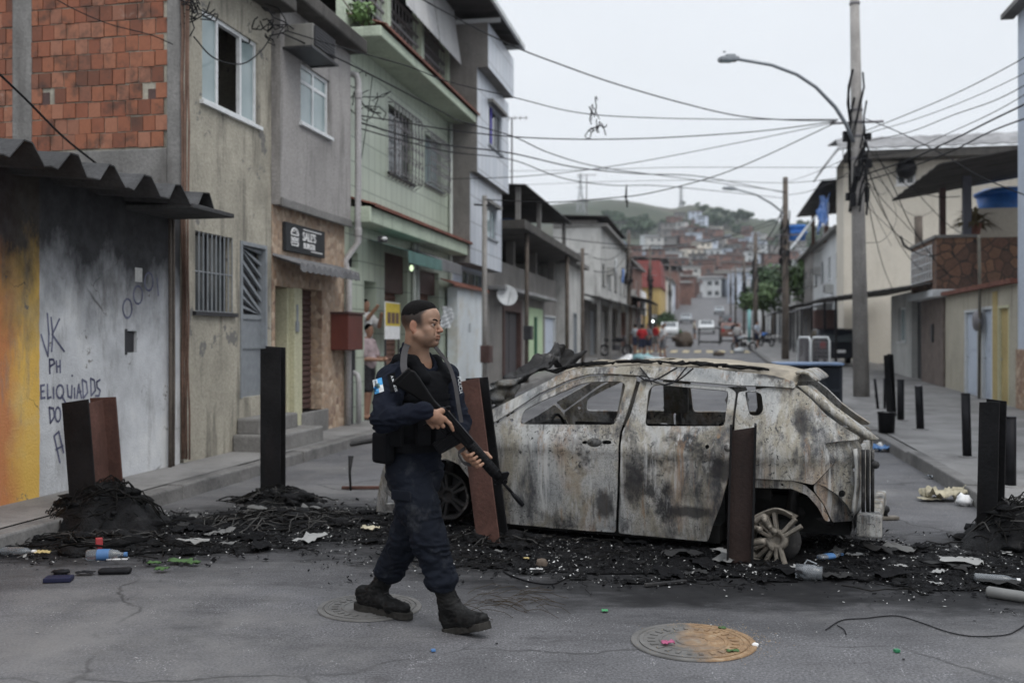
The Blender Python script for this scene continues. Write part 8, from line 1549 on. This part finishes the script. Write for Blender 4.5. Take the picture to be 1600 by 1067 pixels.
p = onground(1263, 905); t = thing('plastic_jar', 'clear tumbled plastic jar in front of the fallen alloy wheel', 'jar', p); d = Vector((.9, -.35, 0)).normalized(); ax = (Vector((-d.y, d.x, 0)), Vector((0, 0, 1)), d); mb = MB(); mb.lathe(p+Vector((0, 0, .048)), [(.052, -.08), (.052, .04), (.044, .055), (.046, .09), (.042, .09), (.04, .05)], 18, ax); mb.build('body', PL, t, True); mb = MB(); mb.tube([p+Vector((-.02, .02, .10)), p+Vector((.0, .02, .125)), p+Vector((.06, .01, .10))], .006, 5); mb.build('handle', PL, t)
p = onground(368, 694, .146); t = thing('glass_bottle', 'small green bottle standing by the wall below the barred window', 'bottle', p); mb = MB(); mb.lathe(p, [(.05, 0), (.052, .1), (.045, .13), (.02, .17), (.02, .22)], 12); mb.build('body', plain('green_glass', (.03, .16, .06), .15), t, True); mb = MB(); mb.lathe(p, [(.024, .215), (.024, .235)], 8); mb.build('cap', GRN, t)
def flat(name, label, cat, px, size, rot, mat, th=.02, bev=.006, z=0.): p = onground(*px, z); u = Vector((math.cos(rot), math.sin(rot), 0)); v = Vector((-u.y, u.x, 0)); mb = MB(); mb.box(p+Vector((0, 0, th/2+mound(p.x, p.y)+.003)), (*size, th), (u, v, Vector((0, 0, 1)))); return tag(mb.build(name, mat, bevel=bev), label, cat)
def scrap(name, label, cat, px, r, mat, seed, n=7, amp=.5, z=0.):        # crumpled sheet
    p = onground(*px, z); mb = MB(); V = [p+Vector(((i/n-.5)*2*r[0]*(1+.3*noise.noise(Vector((i*.8, j*.8, seed)))), (j/n-.5)*2*r[1]*(1+.3*noise.noise(Vector((i, j*.7, seed+4)))), .006+mound(p.x, p.y)+r[2]*(.5+amp*noise.noise(Vector((i*.55, j*.55, seed+9)))))) for i in range(n+1) for j in range(n+1)]; mb.mesh(V, [(i*(n+1)+j, (i+1)*(n+1)+j, (i+1)*(n+1)+j+1, i*(n+1)+j+1) for i in range(n) for j in range(n)]); return tag(mb.build(name, mat, smooth=True, solid=.002), label, cat)
flat('wallet', 'dark blue wallet lying flat in the left foreground', 'wallet', (92, 908), (.17, .10), .15, DKB, .03); bag('black cap lying behind the dark blue wallet', onground(95, 897)+Vector((0, 0, .015)), (.055, .04, .02), BLK, 3, 'cap', 'cap'); flat('folded_umbrella', 'long black folded pouch right of the blue wallet', 'pouch', (180, 896), (.21, .075), .12, BLK, .035, .014); scrap('cloth_scrap', 'small black cloth scrap with white end between wallet and pouch', 'scrap', (134, 898), (.06, .03, .03), BLK, 2)
flat('carton', 'small bright red carton behind the blue labelled bottle', 'carton', (155, 862), (.05, .04), .5, RED, .09); flat('straw', 'thin white and red stick beside the blue labelled bottle', 'stick', (183, 875), (.15, .012), .05, M['white'], .01, .002); scrap('wrapper', 'yellow wrapper at the left edge of the burnt ground', 'wrapper', (67, 868), (.055, .03, .05), M['yellow'], 5)
for i, (x, y, a, b, lb) in enumerate(((283, 881, .085, .05, 'largest pile of green leaves in the left foreground'), (303, 884, .04, .03, 'green leaf at the right end of the largest leaf pile'), (241, 884, .045, .025, 'pale green leaf left of the largest leaf pile'), (253, 894, .045, .03, 'fuzzy green sprig nearest the camera below the leaf pile'))): scrap('leaf_litter', lb, 'leaves', (x, y), (a, b, .045), GRN, 10+i)
scrap('rag', 'large crumpled cream rag in the right gutter', 'rag', (1478, 782), (.22, .12, .14), CRM, 21, 12, .8); scrap('rag', 'small cream rag left of the larger rag in the gutter', 'rag', (1452, 783), (.10, .06, .05), CRM, 22); bag('white plastic cup lump beside the large rag', onground(1506, 790)+Vector((0, 0, .05)), (.07, .06, .06), M['white'], 6, 'cup', 'plastic_cup')
scrap('plastic_bag', 'blue and white plastic bag in the right gutter beyond the car', 'bag', (1381, 705), (.16, .14, .10), BLU, 25, 9, .9); scrap('plastic_bag', 'white plastic bag behind the blue one beyond the car', 'bag', (1388, 700), (.14, .12, .10), M['white'], 26, 9, .9); scrap('plastic_bag', 'small clear bag against the right kerb', 'bag', (1455, 748), (.06, .05, .06), PL, 27)
scrap('wrapper', 'pink and silver sweet wrapper on the rusty manhole cover', 'wrapper', (1043, 1010), (.032, .02, .04), plain('pink_foil', (.33, .07, .15), .4), 31); scrap('wrapper', 'bright green wrapper on the road between officer and rusty manhole', 'wrapper', (945, 956), (.018, .02, .012), plain('bright_green', (.05, .26, .10), .5), 32); flat('plastic_piece', 'small emerald plastic piece in the right foreground', 'scrap', (1401, 1019), (.028, .024), .2, plain('emerald', (.02, .16, .07), .5), .016, .003); scrap('leaf_litter', 'small green weed at the edge of the rusty manhole', 'leaves', (1145, 1020), (.03, .015, .02), GRN, 34); scrap('leaf_litter', 'tiny green weed right behind the rusty manhole', 'leaves', (1128, 984), (.02, .015, .02), GRN, 35); bag('white pebble right of the rusty manhole', onground(1180, 1010)+Vector((0, 0, .01)), (.016, .014, .012), M['white'], 8, 'pebble', 'pebble'); flat('bottle_cap', 'tiny blue bottle cap in front of the officer', 'cap', (677, 1018), (.022, .022), .3, BLU, .012, .003)
bag('brown stone lying at the edge of the burnt ground', onground(846, 886)+Vector((0, 0, .025)), (.04, .035, .035), M['bark'], 13, 'stone', 'stone'); scrap('wrapper', 'small yellow wrapper by the burnt ground right of the officer', 'wrapper', (822, 877), (.02, .015, .02), M['yellow'], 36); flat('stick', 'thin white stick lying before the brown stone', 'stick', (838, 892), (.09, .010), -.05, M['white'], .008, .002); flat('plank', 'thin black charred strip lying on the asphalt before the car', 'strip', (1040, 914), (.30, .03), .35, M['char'], .02, .004)
scrap('paper', 'pale ash covered paper beside the officer knee on burnt ground', 'paper', (578, 832), (.07, .05, .05), CRM, 41); flat('plank', 'reddish charred plank lying left of the officer', 'plank', (575, 764), (.55, .05), .03, wear('orange_wood', (.09, .045, .035), .3, 5, (.03, .02, .02), .7, False), .03)
def groundwire(label, pts, r, mat='wire_burnt', name='loose_wire'): P = [onground(x, y)+Vector((0, 0, .006+mound(onground(x, y).x, onground(x, y).y))) for x, y in pts]; mb = MB(); mb.tube(smooth_path(P), r, 5); tag(mb.build(name, M[mat], smooth=True), label, 'wire')
groundwire('long thin black wire curving along the right foreground', [(1290, 985), (1315, 970), (1350, 967), (1400, 963), (1440, 974), (1480, 988), (1520, 995), (1570, 993), (1590, 985), (1600, 978)], .0035, 'cable'); groundwire('short frayed end of the long foreground wire', [(1308, 978), (1318, 984), (1322, 992)], .003, 'cable')
groundwire('curved black wire lying before the officer', [(786, 893), (800, 901), (830, 910), (862, 913), (882, 905), (884, 897)], .006, 'cable')
mb = MB(); rnd = random.Random(77)
for i in range(34):
    x, y = rnd.uniform(705, 840), rnd.uniform(925, 955); a = rnd.uniform(-.6, .6); P = [onground(x+k*14*math.cos(a), y+k*5*math.sin(a*2)+rnd.uniform(-2, 2))+Vector((0, 0, .006+.02*math.sin(k*.8))) for k in range(5)]; mb.tube(P, .0016, 4)
tag(mb.build('dry_twigs', plain('dark_twig', (.045, .035, .025), .8)), kind='stuff', label='thin brown twigs strewn on the asphalt right of the officer', cat='twigs')
# plant growing on the shop roof
rnd = random.Random(9); p = SW(15.2, -5.5, 6.60); t = thing('roof_plant', 'green plant growing on the roof edge above the drainpipe', 'plant', p); mb = MB(); leaves(mb, p+Vector((0, 0, .22)), (.26, .22, .2), 260, .05, rnd); mb.build('foliage', plain('bright_leaves', (.11, .19, .06), .5, 0, .5, 6), t); mb = MB(); [mb.tube([p, p+Vector((rnd.uniform(-.3, .3), rnd.uniform(-.2, .2), .4))], .01, 4) for _ in range(6)]; mb.build('stem', M['bark'], t)
p = front(28.6)(6.9, 5.0); p = SW(28.6, 6.9, right(6.9).px(1525, 365)[1]); t = thing('potted_plant', 'spiky dry palm like plant on the stone balcony under the canopy', 'plant', p); mb = MB()
for i in range(70):
    a = rnd.uniform(0, 6.28); e = rnd.uniform(.1, 1.3); d = Vector((math.cos(a)*math.cos(e), math.sin(a)*math.cos(e), math.sin(e))); s = Vector((-math.sin(a), math.cos(a), 0)); q = p+Vector((0, 0, .25)); L_ = rnd.uniform(.5, .9); mid = q+d*L_*.6; tip = q+d*L_+Vector((0, 0, -.25)); mb.face([q-s*.02, mid-s*.05, tip, mid+s*.05])
mb.build('foliage', M['leaf_dry'], t); mb = MB(); mb.lathe(p, [(.16, 0), (.22, .3), (.24, .31)], 12); mb.build('pot', M['roof_tile'], t)
# ================================================================== FAR STREET LIFE
def farlife():
    src = [o for o in COL.objects if o.name.startswith('parked_car') and 'pale car' in o.get('label', '')][0]; b0 = Vector(src.location)
    for s, t_, rz, lb in ((86, 1.6, 3.14, 'pale parked car at the right kerb before the bushy tree'), (97, -3.9, .0, 'pale parked car at the left kerb beyond the yellow crossing'), (138, 1.9, 3.14, 'pale parked car at the right kerb halfway up the climbing road'), (150, -3.6, 0., 'pale parked car at the left kerb halfway up the climbing road'), (190, 1.5, .0, 'pale parked car near the top of the climbing road')):
        c = dup(src, (0, 0, 0), lb, rz); c.location = SW(s, t_, gz(s))
        for ch in c.children:
            if ch.name.startswith('body'): ch.data = ch.data.copy(); ch.data.materials[0] = [M['grey_frame'], M['shutter_red'], M['white_wall'], M['dark_frame'], M['pale_blue']][int(s) % 5]
    ps = [o for o in COL.objects if o.name.startswith('person') and 'far' in o.get('label', '')]
    for i, (s, t_, rz, lb) in enumerate(((58, -4.3, .6, 'far person standing alone at the left kerb before the canopies'), (70, -3.2, 2., 'far person walking behind the far group on the left'), (78, 1.8, 1., 'far person walking up the right side of the road'), (92, -1.5, 2.6, 'far person in the middle of the road past the crossing'), (120, 1.2, .3, 'tiny far person beside the pale car on the climbing road'), (66, 2.9, 4., 'far person on the right pavement by the blue motorbike'))):
        c = dup(ps[i % len(ps)], (0, 0, 0), lb, rz)
        for ch in c.children:
            if ch.name.startswith('shirt'): ch.data = ch.data.copy(); ch.data.materials[0] = [M['grey_frame'], M['white_wall'], M['navy'], M['beige'], M['cement'], M['pale_blue']][i]
        c.location = SW(s, t_, gz(s)+(.14 if t_ < -5.1 or t_ > 2.5 else 0))
    for i, (s, t_, h_, lb) in enumerate(((62, -5.0, 7.5, 'wooden pole before the two storey block on the left'), (84, -5.0, 8., 'wooden pole by the orange plastered house'), (104, 3.3, 8.2, 'fourth wooden pole on the right past the round tree'), (130, -5.2, 8., 'wooden pole on the left of the climbing road'), (136, 3.2, 8.2, 'fifth wooden pole on the right of the climbing road'), (168, 3.2, 8.2, 'highest wooden pole on the right of the climbing road'))): b = SW(s, t_, gz(s)); upole(lb, b, b+Vector((0, 0, h_)), .15, .10, 'wood_pole', None, 'utility_pole', True, 10+i)
    def span(lb, a, b, sag, r=.02): P = [a.lerp(b, k/8)-Vector((0, 0, sag*math.sin(math.pi*k/8))) for k in range(9)]; mb = MB(); mb.tube(P, r, 4); tag(mb.build('overhead_wire', M['cable'], None, True), lb, 'wire', 'overhead wires')
    rp = [SW(46.6, 3.3, 7.6), SW(80, 3.4, gz(80)+7.6), SW(104, 3.3, gz(104)+7.4), SW(136, 3.2, gz(136)+7.4), SW(168, 3.2, gz(168)+7.4)]; lp_ = [SW(44, -5.1, 5.2), SW(62, -5., gz(62)+6.8), SW(84, -5., gz(84)+7.2), SW(130, -5.2, gz(130)+7.2)]
    nm = ['second and third', 'third and fourth', 'fourth and fifth', 'fifth and highest']
    for i in range(4):
        for k, w in enumerate(('upper', 'middle', 'lower')): d = Vector((0, 0, -.5*k)); span('%s wire between the %s right poles' % (w, nm[i]), rp[i]+d, rp[i+1]+d, .5+.15*k)
    for i in range(3):
        for k, w in enumerate(('upper', 'lower')): d = Vector((0, 0, -.6*k)); span('%s wire along the left poles, %s span' % (w, ['nearest', 'middle', 'farthest'][i]), lp_[i]+d, lp_[i+1]+d, .5)
    for i, (a, b, lb) in enumerate(((SW(46.6, 3.3, 7.2), SW(50, -5.4, 6.2), 'wire crossing the street from the second pole to the upper block'), (SW(80, 3.4, gz(80)+7), SW(84, -5, gz(84)+7), 'wire crossing the street between third pole and left wooden pole'), (SW(46.6, 3.3, 7.0), SW(33, -5.2, 5.), 'wire crossing from the second pole to the gate house veranda'), (SW(46.6, 3.3, 6.8), SW(56, 6, 6.5), 'short wire from the second pole to the white tarp house'), (SW(62, -5., gz(62)+6), SW(80, 3.4, gz(80)+6.8), 'slanting wire crossing above the far crossing'))): span(lb, a, b, .7, .014)
    top = Vector((8.12, 23.3, 0))
    for i, (z, b, sg) in enumerate(((6.3, SW(27, 6.2, 5.2), .5), (6.1, SW(31, 6.4, 3.4), .7), (5.9, SW(36, 6.1, 3.3), .5), (6.4, SW(46, 7.5, 8.0), .6), (6.2, SW(46, 9.5, 7.2), .9), (5.7, SW(28.2, 6.3, 4.0), 1.0), (6.6, SW(46, 6.2, 8.9), .3), (5.5, SW(46, 12, 5.5), 1.2))): span('%s thin cable from the tall lamp pole to the right houses' % ['uppermost', 'second', 'third', 'fourth', 'fifth', 'sixth', 'seventh', 'lowest'][i], top+Vector((0, 0, z)), b, sg, .011)
    for i, (s, t_, r, m, lb) in enumerate(((48, -3.2, .28, 'char', 'charred lump'), (55, .4, .22, 'bark', 'brown lump'), (60, 1.6, .25, 'white_wall', 'white bag'), (84, -2.6, .5, 'bark', 'brown heap'), (108, -3.8, .6, 'leaf_dark', 'green heap'), (35, 1.9, .12, 'char', 'small charred lump'))): c = SW(s, t_, gz(s)+r*.4); bag('%s lying on the far road, %s from the burnt car' % (lb, ['third', 'fourth', 'fifth', 'sixth', 'farthest', 'nearest'][i]), c, (r*1.4, r, r*.7), M[m], 40+i, name='rubbish_heap')
farlife()
# ================================================================== AIR
def haze():
    m = bpy.data.materials.new('haze_air'); m.use_nodes = True; nt = m.node_tree; nt.nodes.clear(); o = nt.nodes.new('ShaderNodeOutputMaterial'); v = nt.nodes.new('ShaderNodeVolumePrincipled'); v.inputs['Color'].default_value = (.86, .92, 1., 1); v.inputs['Density'].default_value = .00022; nt.links.new(v.outputs[0], o.inputs['Volume'])
    f = Fr(Vector((0, 0, 0)), Vector((1, 0, 0)), Vector((0, 1, 0))); tag(MB().fbox(f, -900, 900, -60, 260, -60, 1300).build('haze', m), kind='stuff')
haze()
